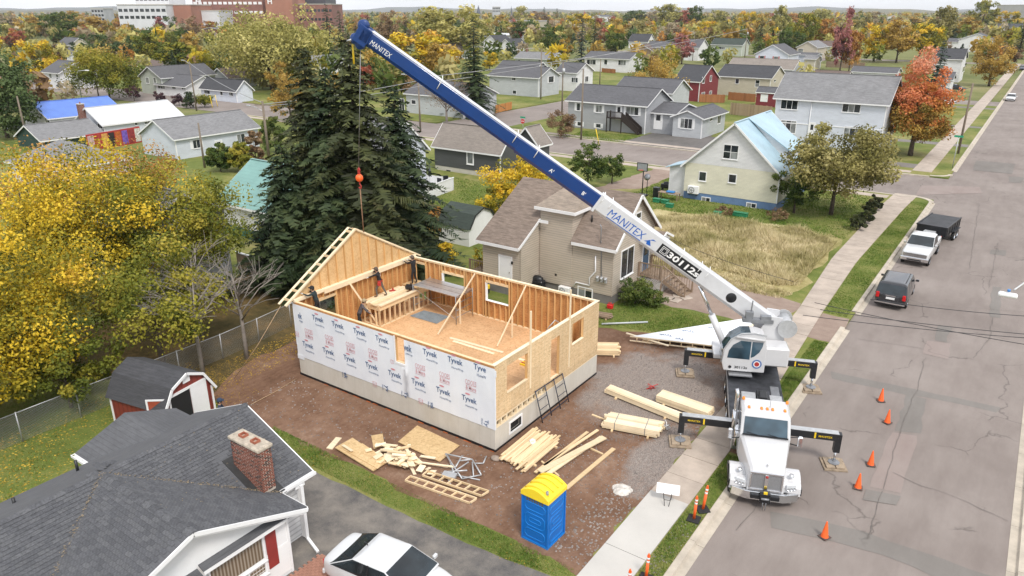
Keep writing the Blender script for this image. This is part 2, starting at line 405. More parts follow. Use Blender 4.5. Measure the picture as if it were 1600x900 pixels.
for i,px in enumerate([[(1377,768),(1355,842)],[(1397,740),(1440,760),(1490,775),(1575,815)],[(1445,560),(1432,610),(1400,690),(1380,765)],[(1552,497),(1545,530),(1520,560)],[(1432,475),(1500,480),(1600,488)],[(1480,300),(1530,320),(1515,420)],[(1340,530),(1440,545)],[(1190,760),(1180,800),(1150,830)],[(1560,380),(1545,450)]]):
 o=strip('road_crack',[tuple(at(x,y,0)[:2])for x,y in px],.022,.030+.001*i,CRACK,None,.06,i);tag(o,kind='structure')
KERB=mat('kerb_concrete',(.50,.44,.36),.9,.16,1.1,.2)
kb={}
def kerb_piece(L):
 if L not in kb:
  m=MB();m.prism([(0,-.12),(.58,-.12),(.58,.012),(.30,.03),(.25,.15),(.02,.16),(0,.14)],0,L-.02,0,Matrix(((1,0,0,0),(0,0,1,0),(0,1,0,0),(0,0,0,1))))
  me=m.mesh('kerb_stone',KERB);me.flip_normals();kb[L]=me
 return kb[L]
kerb=thing('kerb','weathered concrete kerb and gutter along left side of the street','kerb')
y=-5.0
while y<84:
 if not(43.4<y<47.5):link('kerb_stone',kerb_piece(3.0),kerb,(-7.44,y,0))
 y+=3.0
y=104.0;kf=thing('kerb','concrete kerb beyond the side street at the red maple corner','kerb')
while y<330:link('kerb_stone',kerb_piece(6.0),kf,(-7.44,y,0));y+=6
kr=thing('kerb','concrete kerb along the right edge of the street','kerb')
y=0.0
while y<150:link('kerb_stone',kerb_piece(3.0),kr,(2.88,y+3,0),(0,0,math.pi));y+=3.0
def arc_kerb(cx,cy,r,a0,a1,label):
 t=thing('kerb',label,'kerb')
 for i in range(4):
  m=MB();A=[R(a0+(a1-a0)*(i+j/3)/4)for j in range(4)]
  o=[(cx+r*math.cos(a),cy+r*math.sin(a))for a in A];q=[(cx+(r-.45)*math.cos(a),cy+(r-.45)*math.sin(a))for a in A]
  P=o+q[::-1]
  ar=sum(P[k][0]*P[(k+1)%len(P)][1]-P[(k+1)%len(P)][0]*P[k][1]for k in range(len(P)))
  m.prism(P if ar>0 else P[::-1],-.1,.155);m.build('kerb_stone',KERB,t)
 return t
arc_kerb(-9.2,84.6,2.2,0,90,'rounded corner kerb where verge ends behind the trailer')
arc_kerb(-9.2,101.4,2.2,-90,0,'rounded corner kerb in front of the red maple')
for nm,y0,y1,lb in(('kerb',86.15,86.5,'long kerb on near side of the cross street'),('kerb',98.7,99.05,'long kerb on far side of the cross street')):
 m=MB();m.box((-72 if y0>90 else-128,y0,-.1),(-9.2,y1,.15));tag(m.build(nm,KERB),lb,'kerb')
SLAB=mat('pavement_slab',(.44,.37,.31),.9,.14,.9,.15);SLABN=mat('new_concrete',(.50,.48,.445),.8,.05,.7,.08)
def sw_edges(y):
 ks=[(-10,-9.87,-8.25),(34,-9.87,-8.25),(48,-10.4,-8.95),(60,-11.15,-9.35),(80,-11.2,-9.1),(90,-10.9,-8.7)]
 for a,b in zip(ks,ks[1:]):
  if a[0]<=y<=b[0]:
   f=(y-a[0])/(b[0]-a[0]);return a[1]+(b[1]-a[1])*f,a[2]+(b[2]-a[2])*f
 return ks[-1][1:]
pav=tag(link('pavement',None),'old concrete pavement slabs between the verge and the yards','pavement')
y=8.0;k=0
while y<85.6:
 new=15.5<y<23.4;L=1.62 if not new else 3.9
 if 18.9<y<19:L=4.5
 y1=y+L-.025;a0,b0=sw_edges(y);a1,b1=sw_edges(y1)
 r=random.Random(k);dz=r.uniform(-.006,.012)
 m=MB();m.prism([(a0,y),(b0,y),(b1,y1),(a1,y1)],ZY-.1,ZY+.03+dz+(.02 if new else 0));o=m.build('slab',SLABN if new else SLAB,pav)
 if new:o['label']='freshly poured pale concrete slab'
 y+=L;k+=1
pf=tag(link('pavement',None),'straight concrete pavement running to the distance past the red maple','pavement')
y=101.5
while y<330:
 m=MB();m.box((-11.4,y,0),(-9.3,y+2.97 if y<180 else y+11.9,ZY+.02));m.build('slab',SLAB,pf);y+=3 if y<180 else 12
sheet('gravel_driveway',[(-27,44.5),(-20,43.0),(-13,43.2),(-10.4,43.5),(-10.6,48.4),(-15,50.2),(-22,52.8),(-27,53)],ZY+.008,DRIVE2,None,.25,5)
sheet('driveway_mouth',rect(-8.95,43.2,-7.195,47.6),ZY+.008,DRIVE2,None,.1,6)
sheet('building_site_ground',[(-31.5,18.1),(-9.9,18.05),(-9.9,38.2),(-12.5,39.5),(-17.5,38.0),(-22,36.5),(-31.5,34.5),(-34,27),(-33,20.5)],ZY+.006,DIRT,None,.3,3)
sheet('asphalt_driveway',[(-40,4),(-9.95,4),(-9.95,17.55),(-12.5,17.15),(-18,17.0),(-24,16.9),(-27,17.2),(-31,16)],ZY+.010,BLACKTOP,None,.09,2)
sheet('rear_lawn',[(-40,2),(-29.6,2),(-29.6,15),(-33,19),(-34.6,19),(-40,14)],ZY+.016,GRASS,None,.2,9)
sheet('shaded_litter_ground',[(-46,13.5),(-34.9,12.5),(-31.8,17),(-31.4,24),(-31,33.6),(-36,37),(-46,38)],ZY+.003,ground_mat('shaded_litter_soil',[(.36,(.045,.04,.016)),(.5,(.10,.075,.03)),(.62,(.20,.13,.05))],.4,8),None,.3,14)  # leaf litter and soil, with the shade under the trees painted into the colour
sheet('dirt_verge',rect(-8.25,28.5,-7.46,33.2),ZY+.006,DIRT,None,.1,11)
sheet('dry_field',[(-29,53.5),(-11.3,49.6),(-11.5,66),(-16,67.5),(-29,66)],ZY+.006,FIELD,None,.6,12)
sheet('asphalt_parking',[(-50.5,99.2),(-33,99.2),(-33.5,112),(-41,112),(-44,126),(-50,112)],ZY+.006,asphalt('parking_asphalt',(.10,.095,.09),(.17,.155,.145)),None,.1,13)
for i,(x0,y0,x1,y1)in enumerate(((-17,103.2,-11.4,106.2),(-30,124,-7.5,126.6),(-25,146,-7.5,148),(-25,176,-7.5,178.5))):
 sheet('driveway',rect(x0,y0,x1,y1),ZY+.012,PATCHD,None,.05,20+i)
sheet('gravel_path',[(-41,68),(-38.6,68),(-37.5,86),(-34,86),(-34,73.5),(-37,71)],ZY+.008,DRIVE2,None,.2,30)
for nm,r_,s in(('cross_pavement',rect(-120,84.2,-11.3,85.6),1),('cross_pavement',rect(-72,99.8,-11.4,101.2),2)):
 sheet(nm,r_,ZY+.012,SLAB,None,.04,s)
# ------------------------------------------------------------ grass blades, stones, fallen leaves (uncountable)
def blades(name,label,regions,m,seed):
 rg=np.random.default_rng(seed);V=[];
 for(poly,n,hmin,hmax,wd,z)in regions:
  P=np.array(poly);lo=P.min(0);hi=P.max(0)
  pts=rg.uniform(lo,hi,(int(n*1.6),2))
  ins=np.zeros(len(pts),bool);j=len(P)-1
  for i in range(len(P)):
   c=((P[i,1]>pts[:,1])!=(P[j,1]>pts[:,1]))&(pts[:,0]<(P[j,0]-P[i,0])*(pts[:,1]-P[i,1])/(P[j,1]-P[i,1]+1e-9)+P[i,0])
   ins^=c;j=i
  pts=pts[ins][:n];k=len(pts);a=rg.uniform(0,2*np.pi,k);h=rg.uniform(hmin,hmax,k)
  cl=np.sin(pts[:,0]*1.7)*np.sin(pts[:,1]*1.3+1)+np.sin(pts[:,0]*.6+pts[:,1]*.9)
  h*=np.clip(.75+.3*cl,.35,1.4);d=np.stack([np.cos(a),np.sin(a)],1)*wd/2
  ln=rg.normal(0,.45,(k,2))*h[:,None]
  v=np.zeros((k,3,3));v[:,0,:2]=pts-d;v[:,1,:2]=pts+d;v[:,2,:2]=pts+ln;v[:,:2,2]=z;v[:,2,2]=z+h
  V.append(v.reshape(-1,3))
 V=np.concatenate(V);n=len(V)//3;me=bpy.data.meshes.new(name)
 me.vertices.add(len(V));me.vertices.foreach_set('co',V.ravel());me.loops.add(len(V));me.loops.foreach_set('vertex_index',np.arange(len(V)))
 me.polygons.add(n);me.polygons.foreach_set('loop_start',np.arange(n)*3);me.update(calc_edges=True);me.materials.append(m)
 return tag(link(name,me),label,'grass',kind='stuff')
BL_G=ground_mat('grass_blade',[(.35,(.06,.11,.015)),(.5,(.13,.20,.035)),(.62,(.26,.27,.08)),(.7,(.40,.33,.15))],.5,3)
BL_D=ground_mat('dry_blade',[(.36,(.17,.17,.05)),(.46,(.42,.36,.17)),(.58,(.68,.58,.36))],.22,2)
blades('grass','short green grass on the verge and along the driveway',[(rect(-8.2,18,-7.46,28.3),9000,.03,.09,.03,ZY),(rect(-8.25,33.3,-7.46,43),9000,.03,.09,.03,ZY),([(-8.9,47.8),(-7.46,47.8),(-7.46,84),(-9.0,84),(-9.3,60)],22000,.03,.09,.04,ZY),([(-26.5,17.05),(-18,17.1),(-12.4,17.2),(-10,17.6),(-10,18.2),(-16,18.15),(-26.5,18.2)],16000,.03,.11,.03,ZY),([(-22,37),(-17,38.4),(-12.5,39.8),(-10.4,38.5),(-10.4,43),(-20,42.8)],22000,.03,.12,.04,ZY),(rect(-40,3,-29.6,15),12000,.04,.12,.05,ZY)],BL_G,1)
blades('dry_grass','tall straw coloured grass in the vacant field beside pavement',[([(-28,54.5),(-13,51.0),(-11.6,52),(-11.8,64),(-15,66.5),(-27,65)],60000,.25,.85,.07,ZY),([(-24,49),(-12,48.6),(-11.4,50),(-24,54)],14000,.1,.4,.06,ZY)],BL_D,2)
blades('lawn_grass','mown yellow green lawn grass of the yards behind',[(rect(-34,66,-11.5,84),30000,.05,.16,.09,ZY),(rect(-62,52,-40,66),22000,.05,.15,.08,ZY),(rect(-60,99.6,-50,106),6000,.05,.15,.1,ZY)],BL_G,3)
def stones(name,label,regs,m,seed):
 rg=random.Random(seed);mb=MB()
 for(x0,y0,x1,y1,n,s0,s1,z)in regs:
  for _ in range(n):
   s=rg.uniform(s0,s1);x=rg.uniform(x0,x1);y=rg.uniform(y0,y1);a=rg.uniform(0,6)
   c,q=math.cos(a)*s,math.sin(a)*s;h=s*rg.uniform(.5,1.1)
   mb.add([(x+c,y+q,z),(x-q,y+c,z),(x-c*.8,y-q*.9,z),(x+q*.9,y-c,z),(x+c*.3,y+q*.2,z+h)],[(0,1,4),(1,2,4),(2,3,4),(3,0,4)])
 return tag(mb.build(name,m),label,'stones',kind='stuff')
stones('loose_stones','loose stones and clods scattered over the site',[(-30,18.6,-10,22.2,900,.015,.06,ZY+.005),(-16.5,22,-10,37,3200,.012,.045,ZY+.012),(-11.5,18.5,-9.95,30,700,.015,.07,ZY+.006),(-8.2,17,-7.5,23,250,.015,.05,ZY)],GRAVEL,5)
LEAFLIT=ground_mat('leaf_litter',[(.35,(.30,.14,.03)),(.5,(.55,.36,.05)),(.65,(.62,.46,.10))],3,9)
blades('fallen_leaves','fallen yellow leaves on the lawn by the wire fence',[(rect(-36,3,-29.8,20),5000,.01,.05,.12,ZY+.02),(rect(-34.5,19,-31.5,30),2500,.01,.05,.1,ZY+.02),(rect(-24,17,-10,18.2),400,.01,.03,.07,ZY+.03)],LEAFLIT,6)
# ============================================================ HOUSE UNDER CONSTRUCTION
def on_x(px,py,X):
 d=_R*(px-800)+_up*(450-py)+_fw*FPX;k=X/d.x;return d.y*k,H+d.z*k
def on_y(px,py,Y):
 d=_R*(px-800)+_up*(450-py)+_fw*FPX;k=Y/d.y;return d.x*k,H+d.z*k
X0,X1,Y0,Y1=-29.75,-16.75,22.5,31.7
ZF,ZD,ZT=1.27,1.7,4.36
nh=thing('timber_house','half built timber frame house wrapped in white printed paper on concrete base','house',((X0+X1)/2,(Y0+Y1)/2,ZY))
def NB(m,name,mats,bevel=0,parent=None,label=None):
 o=m.build(name,mats,parent or nh,bevel=bevel)
 if parent is None or parent==nh:o.matrix_parent_inverse=Matrix.Translation(-Vector(nh.location))
 if label:o['label']=label
 return o
def foundmat():
 m,t,bs=nodes('formed_concrete');v=coord(t);q=N(t,'ShaderNodeSeparateXYZ',{0:v});h=math_(t,'ADD',q.outputs[0],q.outputs[1])
 n=noise(t,coord(t,(1,1,.5)),.9,6,.65);c=ramp(t,n,[(.3,(.50,.46,.39)),(.7,(.61,.58,.52))])
 f=math_(t,'FRACT',math_(t,'DIVIDE',h,.61));l=ramp(t,f,[(0,.6),(.025,1),(1,1)])
 t.links.new(mix(t,.6,c,mix(t,1.,c,l,'MULTIPLY')),bs.inputs['Base Color']);bs.inputs['Roughness'].default_value=.85;bump(t,bs,l,.3,.01);return m
FM=foundmat()
bw=.25;vx0=-13.4
wy0,wz0=on_x(797,667,X1);wy1,wz1=on_x(814,648,X1);wz0,wz1=.55,1.02
m=MB();m.box((X0,Y0,-.3),(X1,Y0+bw,ZF));m.box((X0,Y1-bw,-.3),(X1,Y1,ZF));m.box((X0,Y0+bw,-.3),(X0+bw,Y1-bw,ZF))
m.box((X1-bw,Y0+bw,-.3),(X1,wy0,ZF));m.box((X1-bw,wy1,-.3),(X1,Y1-bw,ZF));m.box((X1-bw,wy0,-.3),(X1,wy1,wz0));m.box((X1-bw,wy0,wz1),(X1,wy1,ZF))
NB(m,'foundation',FM)
bwn=NB(MB().box((X1-.2,wy0+.003,wz0),(X1-.12,wy1-.003,wz1)),'basement_window',DARK)
m=MB();e=.07
for a,b in(((X1-.1,wy0-.09,wz0-.09),(X1+.03,wy1+.09,wz0)),((X1-.1,wy0-.09,wz1),(X1+.03,wy1+.09,wz1+.09)),((X1-.1,wy0-.09,wz0),(X1+.03,wy0,wz1)),((X1-.1,wy1,wz0),(X1+.03,wy1+.09,wz1))):m.box(a,b)
fr_=link('frame',m.mesh('frame',WHITE),bwn)
NB(MB().box((X0-.03,Y0-.03,.05),(X1+.03,Y0,.24)).box((X1,Y0,.05),(X1+.03,Y1,.22)),'damp_proof_strip',BLACK)
rr=random.Random(3)
for i in range(16):
 a=X0+2+i*.72+rr.uniform(-.2,.2);NB(MB().box((a,Y0-.07,.05),(a+rr.uniform(.1,.45),Y0-.032,.13+rr.uniform(0,.03))),'orange_foam',FOAM)
NB(MB().box((X0+.02,Y0+.02,ZF),(X1-.02,Y0+.06,ZD-.03)),'rim_joist',LUM);NB(MB().box((X0+.02,Y1-.06,ZF),(X1-.02,Y1-.02,ZD-.03)),'rim_joist',LUM)
m=MB();m.box((X1-.14,Y0+.06,ZF),(X1-.003,Y1-.06,ZF+.05));m.box((X1-.14,Y0+.06,ZD-.09),(X1-.003,Y1-.06,ZD-.03));NB(m,'floor_plate',LUM2)
y=Y0+.1;jm=MB().box((-.9,-.045,0),(0,.045,ZD-ZF-.14)).mesh('joist_end',LUM2)
while y<Y1-.2:
 o=link('joist_end',jm,nh,(X1-.012,y,ZF+.05));o.matrix_parent_inverse=Matrix.Translation(-Vector(nh.location));y+=.41
NB(MB().box((X1-1.2,Y0+.1,ZF+.02),(X1-1.0,Y1-.1,ZD-.05)),'floor_beam',STUD)
nx=6;ny=7
for i in range(nx):
 for j in range(ny):
  a=X0+.05+(X1-X0-.1)*i/nx;b=Y0+.05+(Y1-Y0-.1)*j/ny
  NB(MB().box((a,b,ZD-.03),(a+(X1-X0-.1)/nx-.006,b+(Y1-Y0-.1)/ny-.006,ZD+rr.uniform(-.001,.001))),'deck_sheet',OSB_DECK)
def panels(u0,u1,z0,z1,us,zs,holes):
 U=sorted(set([u0,u1]+[u for u in us if u0<u<u1]+[h[0]for h in holes]+[h[1]for h in holes]))
 Z=sorted(set([z0,z1]+[z for z in zs if z0<z<z1]+[h[2]for h in holes]+[h[3]for h in holes]))
 out=[]
 for a,b in zip(U,U[1:]):
  run=None
  for c,d in zip(Z,Z[1:]):
   inside=any(h[0]<=(a+b)/2<=h[1]and h[2]<=(c+d)/2<=h[3]for h in holes)
   if inside or(run and c in zs):
    if run:out.append((a,b,run[0],run[1]));run=None
   if not inside:run=(run[0],d)if run else(c,d)
  if run:out.append((a,b,run[0],run[1]))
 return out
t_=.012;sd_=.14
# ---- back wall (y = Y1): openings from the photo
def hole_y(xa,xb,ya,yb,Y):
 a,_=on_y(xa,ya,Y);b,_=on_y(xb,ya,Y);zt=on_y((xa+xb)/2,ya,Y)[1];zb=on_y((xa+xb)/2,yb,Y)[1];return(a,b,zb,zt)
hb=[hole_y(692,725,430,449,Y1-.1),hole_y(760,795,445,473,Y1-.1)]
door_b=(on_y(652,430,Y1)[0],on_y(667,430,Y1)[0],ZD,ZT-.35)
holes=hb+[door_b]
for a,b,c,d in panels(X0,X1,ZF+.05,ZT-.02,[X0+1.22*k for k in range(1,11)],[ZD+1.4],holes):
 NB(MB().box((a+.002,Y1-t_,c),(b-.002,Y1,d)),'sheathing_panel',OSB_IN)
smesh=MB().box((-.019,0,0),(.019,sd_,ZT-ZD-.12)).mesh('stud',STUD);
def stud(x,y,z0=ZD+.04,z1=ZT-.08,rot=0):
 o=link('stud',smesh,nh,(x,y,z0),(0,0,rot));o.scale.z=(z1-z0)/(ZT-ZD-.12);o.matrix_parent_inverse=Matrix.Translation(-Vector(nh.location));return o
def studs_y(Y,holes):
 x=X0+.2
 while x<X1-.05:
  h=[q for q in holes if q[0]<x<q[1]]
  if h:
   if h[0][2]>ZD+.1:stud(x,Y,ZD+.04,h[0][2]-.04)
   stud(x,Y,h[0][3]+.12,ZT-.08)
  else:stud(x,Y)
  x+=.406
 for q in holes:
  for e in(q[0]-.03,q[0]-.07,q[1]+.03,q[1]+.07):stud(e,Y)
  NB(MB().box((q[0]-.02,Y,q[3]),(q[1]+.02,Y+sd_-.01,q[3]+.12)),'header',LUM)
  if q[2]>ZD+.1:NB(MB().box((q[0]-.02,Y-.01,q[2]-.04),(q[1]+.02,Y+sd_,q[2])),'sill',LUM)
studs_y(Y1-t_-sd_-.002,holes)
for q in hb:NB(MB().box((q[0]-.06,Y1+.002,q[2]-.1),(q[0]-.002,Y1+.03,q[3]+.05)).box((q[0],Y1+.002,q[2]-.1),(q[1],Y1+.03,q[2]-.004)).box((q[0]-.005,Y1-.2,q[2]),(q[0]+.02,Y1,q[3])).box((q[0]+.02,Y1-.2,q[2]),(q[1],Y1,q[2]+.02)),'wrap_fold',WHITE)
for k,(ya,za)in enumerate(((ZD,ZD+.04),(ZT-.08,ZT-.04),(ZT-.04,ZT))):
 NB(MB().box((X0,Y1-t_-sd_-.004-.002*k,ya),(X1,Y1-t_-.001,za-.002)),'plate',LUM)
# ---- front wall (y = Y0) wrapped
fw_h=[hole_y(617,631,528,566,Y0)]
fw_h=[(fw_h[0][0],fw_h[0][1],fw_h[0][2],fw_h[0][3])]
for a,b,c,d in panels(X0,X1,ZF+.06,ZT-.02,[X0+2.44*k for k in range(1,6)],[ZD+1.4],fw_h):
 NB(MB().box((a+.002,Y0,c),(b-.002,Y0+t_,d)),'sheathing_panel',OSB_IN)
studs_y(Y0+t_+.002,fw_h)
for k,(za,zb)in enumerate(((ZD,ZD+.04),(ZT-.08,ZT-.04),(ZT-.04,ZT))):
 NB(MB().box((X0,Y0+t_,za),(X1,Y0+t_+sd_+.004+.002*k,zb-.002)),'plate',LUM,.006)
def wrapmat():
 m,t,bs=nodes('house_wrap');v=coord(t);n=noise(t,coord(t,(.8,1,.5)),1.3,4,.55);n2=noise(t,coord(t,(3,1,.6)),2,3)
 t.links.new(ramp(t,n,[(.3,(.72,.75,.80)),(.7,(.80,.82,.85))]),bs.inputs['Base Color']);bs.inputs['Roughness'].default_value=.4
 bump(t,bs,math_(t,'ADD',n,math_(t,'MULTIPLY',n2,.4)),.55,.06);return m
WRAP=wrapmat();INK=mat('navy_print',(.07,.13,.26),.6,.1,4);PINK=mat('pink_print',(.70,.42,.45),.6,.1,4);REDP=mat('red_print',(.66,.27,.30),.6,.1,4)
yw=Y0-.012
hx0,hx1,hz0,hz1=fw_h[0]
def wrap_grid():
 r=random.Random(4);xs=sorted(set([X0-.04]+[X0+i*.26 for i in range(1,50)]+[X1+.04,hx0,hx1]));xs=[x for x in xs if X0-.05<=x<=X1+.05]
 zb=[1.25+.008*math.sin(x*1.7)+r.uniform(-.008,.008)for x in xs]
 vs=[];rows=9
 for i,x in enumerate(xs):
  zl=[zb[i]+(ZT-.05-zb[i])*k/rows for k in range(rows+1)]
  kz=min(range(rows+1),key=lambda k:abs(zl[k]-hz0));kt=min(range(rows+1),key=lambda k:abs(zl[k]-hz1));zl[kz]=hz0;zl[kt]=hz1
  for k,z in enumerate(zl):vs.append((x,yw-abs(.006*math.sin(x*2.3+z*3)+r.uniform(0,.006))-(.012*r.random()if k==0 else 0),z))
 f=[]
 for i in range(len(xs)-1):
  for k in range(rows):
   zc=(vs[i*(rows+1)+k][2]+vs[i*(rows+1)+k+1][2])/2;xc=(xs[i]+xs[i+1])/2
   if hx0<xc<hx1 and hz0<zc<hz1:continue
   a=i*(rows+1)+k;f.append((a,a+rows+1,a+rows+2,a+1))
 mb=MB();mb.add(vs,f,0,True)
 mb.box((X0-.05,yw-.01,1.9),(X0-.02,Y0+.25,ZT-.3));mb.box((X1-.01,yw-.012,1.24),(X1+.02,Y0+.07,ZT-.25));mb.box((X1+.02,yw+.0,ZT-.5),(X1+.09,Y0+.02,ZT-.2));mb.box((X0-.07,yw-.02,1.1),(X0+.45,yw-.004,1.34));return mb
NB(wrap_grid(),'house_wrap',WRAP)
FW=lambda x,z,dy=0,rot=0:Matrix.Translation((x,yw-.022-dy,z))@rotm('X',math.pi/2)@rotm('Z',rot)
row1=[(497,499),(528,509),(562,520),(597,531.5),(672,553),(711.5,565)]
row2=[(481.5,540),(513.5,550),(546.5,561.5),(581,573),(617,586),(654,599),(693,612.5),(733.5,625)]
wrap_o=[o for o in nh.children if o.name.startswith('house_wrap')][0]
def flush(nm,mm,f):
 mb=MB();f(mb);link(nm,mb.mesh(nm,mm),wrap_o)
ov=[(math.cos(a)*.15,math.sin(a)*.042)for a in[2*math.pi*k/14 for k in range(14)]]
def stamp(x,z,s='Tyvek',w_=.84,s2='HomeWrap',w2=.66,logo=True):
 flush('navy_lettering',INK,lambda mb:(text(mb,s,FW(x,z),.36,w_,.012),text(mb,s2,FW(x+.12*w_/.84,z-.33,.001),.14,w2,0)))
 if logo:flush('red_logo',REDP,lambda mb:mb.add([tuple(FW(x-.08,z+.29)@Vector((p[0],p[1],0)))for p in ov],[tuple(range(14))]))
for px,py in row1+row2:stamp(*on_y(px,py,yw))
x,z=on_y(636,543,yw);stamp(x+.05,z,'vek',.5,'eWrap',.42,False)
x,z=on_y(750,576,yw);stamp(x,z,'Tyve',.66,'HomeW',.5)
x,z=on_y(469,493,yw);stamp(x,z,'ek',.3,'rap',.28,False)
for px,py in[(483,521),(515,531),(548,542.5),(583,553),(657,577),(695,590),(736,602)]:
 x,z=on_y(px,py,yw)
 flush('pink_stamp',PINK,lambda mb:(text(mb,'COOES',FW(x,z+.13),.24,.62,.004),text(mb,'& More',FW(x,z-.14),.2,.58,.02),mb.box((x-.3,yw-.026,z-.01),(x+.3,yw-.024,z+.005)),mb.box((x-.3,yw-.026,z-.29),(x+.3,yw-.024,z-.27))))
x,z=on_y(616,566,yw);flush('pink_stamp',PINK,lambda mb:text(mb,'CO',FW(x-.12,z),.22,.22,.004))
for px,py,s in[(541,588,'ek'),(604,608,'yv'),(634,618,'Ty'),(676,635,'vek'),(760,662,'Ty')]:
 x,z=on_y(px,py,yw);flush('navy_lettering',INK,lambda mb:(text(mb,s,FW(x,z+.04,.001,-math.pi/2),.26,.34,.012),text(mb,'Home',FW(x-.22,z+.04,.001,-math.pi/2),.11,.3)))
for px,py in[(586,600),(658,627),(465,522)]:
 x,z=on_y(px,py,yw);flush('pink_stamp',PINK,lambda mb:text(mb,'COO',FW(x,z,.001,-math.pi/2),.3,.3,.01))
NB(MB().box((hx0-.06,yw-.035,hz0-.02),(hx0-.002,Y0+.02,hz1+.04)).box((hx0-.06,yw-.035,hz0-.1),(hx1+.02,Y0+.1,hz0-.004)),'wrap_fold',WHITE)
# ---- right wall (x = X1)
def hole_x(xa,xb,z0,z1):return(on_x(xa,560,X1)[0],on_x(xb,520,X1)[0],z0,z1)
hr_=[hole_x(792,825,ZD+.95,ZT-.36),hole_x(861,875,ZD+.05,ZT-.5),hole_x(893,911.5,ZD+1.15,ZT-.36)]
for a,b,c,d in panels(Y0+.06,Y1,ZD-.02,ZT-.02,[Y0+1.22*k for k in range(1,8)],[ZD+1.4],hr_):
 NB(MB().box((X1-t_,a+.002,c),(X1,b-.002,d)),'sheathing_panel',OSB_OUT)
NB(MB().box((X1-t_-.001,Y0+4.2,ZF+.05),(X1-.001,Y1-.005,ZD-.022)),'sheathing_panel',OSB_OUT)
def studs_x(X,holes,side):
 y=Y0+.3
 while y<Y1-.1:
  h=[q for q in holes if q[0]<y<q[1]]
  for z0,z1 in([(ZD+.04,ZT-.08)]if not h else([(ZD+.04,h[0][2]-.04)]if h[0][2]>ZD+.1 else[])+[(h[0][3]+.12,ZT-.08)]):stud(X,y,z0,z1,math.pi/2)
  y+=.406
 for q in holes:
  for e in(q[0]-.03,q[0]-.07,q[1]+.03,q[1]+.07):stud(X,e,ZD+.04,ZT-.08,math.pi/2)
  NB(MB().box((X-sd_+.01,q[0],q[3]),(X-.005,q[1],q[3]+.14)),'header',LUM)
  if q[2]>ZD+.1:NB(MB().box((X-sd_+.01,q[0],q[2]-.04),(X,q[1],q[2])),'sill',LUM)
studs_x(X1-t_-.004,hr_,1)
for k,(za,zb)in enumerate(((ZD,ZD+.04),(ZT-.08,ZT-.04),(ZT-.04,ZT))):
 NB(MB().box((X1-t_-sd_-.004-.002*k,Y0+.17,za),(X1-t_,Y1-.17,zb-.002)),'plate',LUM2)
NB(MB().box((X1-.16,Y0-.01,ZT),(X1+.02,Y1,ZT+.035)),'top_plate',LUM2)
NB(MB().box((X0,Y1-.16,ZT),(X1-.16,Y1+.005,ZT+.03)),'top_plate',LUM2)
for q in hr_[:1]+hr_[2:]:NB(MB().box((X1-.1,q[0],q[2]),(X1+.03,q[1],q[2]+.03)),'sill_lumber',LUM2)
for px,yt,yb in((829,487,607),(889,455,573)):
 yy,zb=on_x(px,yb,X1+.05);zt=on_x(px,yt,X1+.05)[1];NB(MB().box((X1+.004,yy-.045,zb),(X1+.044,yy+.06,zt)),'brace_post',LUM2)
# ---- gable wall (x = X0)
yo0,yo1=on_x(490,470,X0)[0],on_x(523,470,X0)[0];hg=[(yo0,yo1,ZD+.02,ZT-.5)]
for a,b,c,d in panels(Y0+t_,Y1-t_,ZD,ZT-.02,[Y0+1.22*k for k in range(1,8)],[],hg):
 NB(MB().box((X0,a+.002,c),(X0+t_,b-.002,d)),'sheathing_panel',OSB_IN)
studs_x(X0+t_+sd_+.004,hg,-1)
for k,(za,zb)in enumerate(((ZD,ZD+.04),(ZT-.08,ZT-.04))):NB(MB().box((X0+t_,Y0+.17,za),(X0+t_+sd_+.006,Y1-.17,zb-.002)),'plate',LUM)
YC=(Y0+Y1)/2;ZP=7.08;GX=X0+.02
NB(MB().box((GX+.02,Y0-.05,ZT-.02),(GX+.2,Y1+.05,ZT+.14)),'gable_chord',LUM2,.005)
NB(MB().box((GX+.2,Y0+1.9,ZT-.14),(GX+.245,Y1-.3,ZT+.12)),'gable_chord',LUM2,.005)
def zr(y):return ZT+.12+(ZP-ZT-.12)*(1-abs(y-YC)/((Y1-Y0)/2+.0))
ys=[Y0+(Y1-Y0)*k/8 for k in range(9)]
for a,b in zip(ys,ys[1:]):
 m=MB();P=[(a+.002,ZT+.12),(b-.002,ZT+.12),(b-.002,zr(b)),(a+.002,zr(a))]
 if zr(b)<ZT+.13:P=P[:2]+P[3:]
 if zr(a)<ZT+.13:P=P[:3]
 m.prism(P,GX-t_,GX,0,Matrix(((0,0,1,0),(1,0,0,0),(0,1,0,0),(0,0,0,1))));NB(m,'gable_panel',OSB_GAB)
y=Y0+.62
while y<Y1-.4:
 if zr(y)>ZT+.5:
  o=link('gable_stud',smesh,nh,(GX+.1,y,ZT+.13),(0,0,math.pi/2));o.scale=(1,.65,(zr(y)-ZT-.2)/(ZT-ZD-.12));o.matrix_parent_inverse=Matrix.Translation(-Vector(nh.location))
 y+=.61
for sgn in(-1,1):
 e=YC+sgn*((Y1-Y0)/2+.55);ze=ZP-(ZP-ZT-.12)*(1+.55/((Y1-Y0)/2))+.1
 NB(MB().beam((GX+.05,YC,ZP+.1),(GX+.05,e,ze),.09,.14,0,(1,0,0)),'rake_rafter',LUM2)
 NB(MB().beam((GX-.48,YC,ZP+.1),(GX-.48,e,ze),.045,.14,0,(1,0,0)),'fly_rafter',LUM2)
 for k in range(9):
  f=(k+.4)/9;yy=YC+(e-YC)*f;zz=ZP+.1+(ze-ZP-.1)*f
  NB(MB().beam((GX-.458,yy,zz),(GX+.0,yy,zz),.04,.13,0),'lookout',LUM)
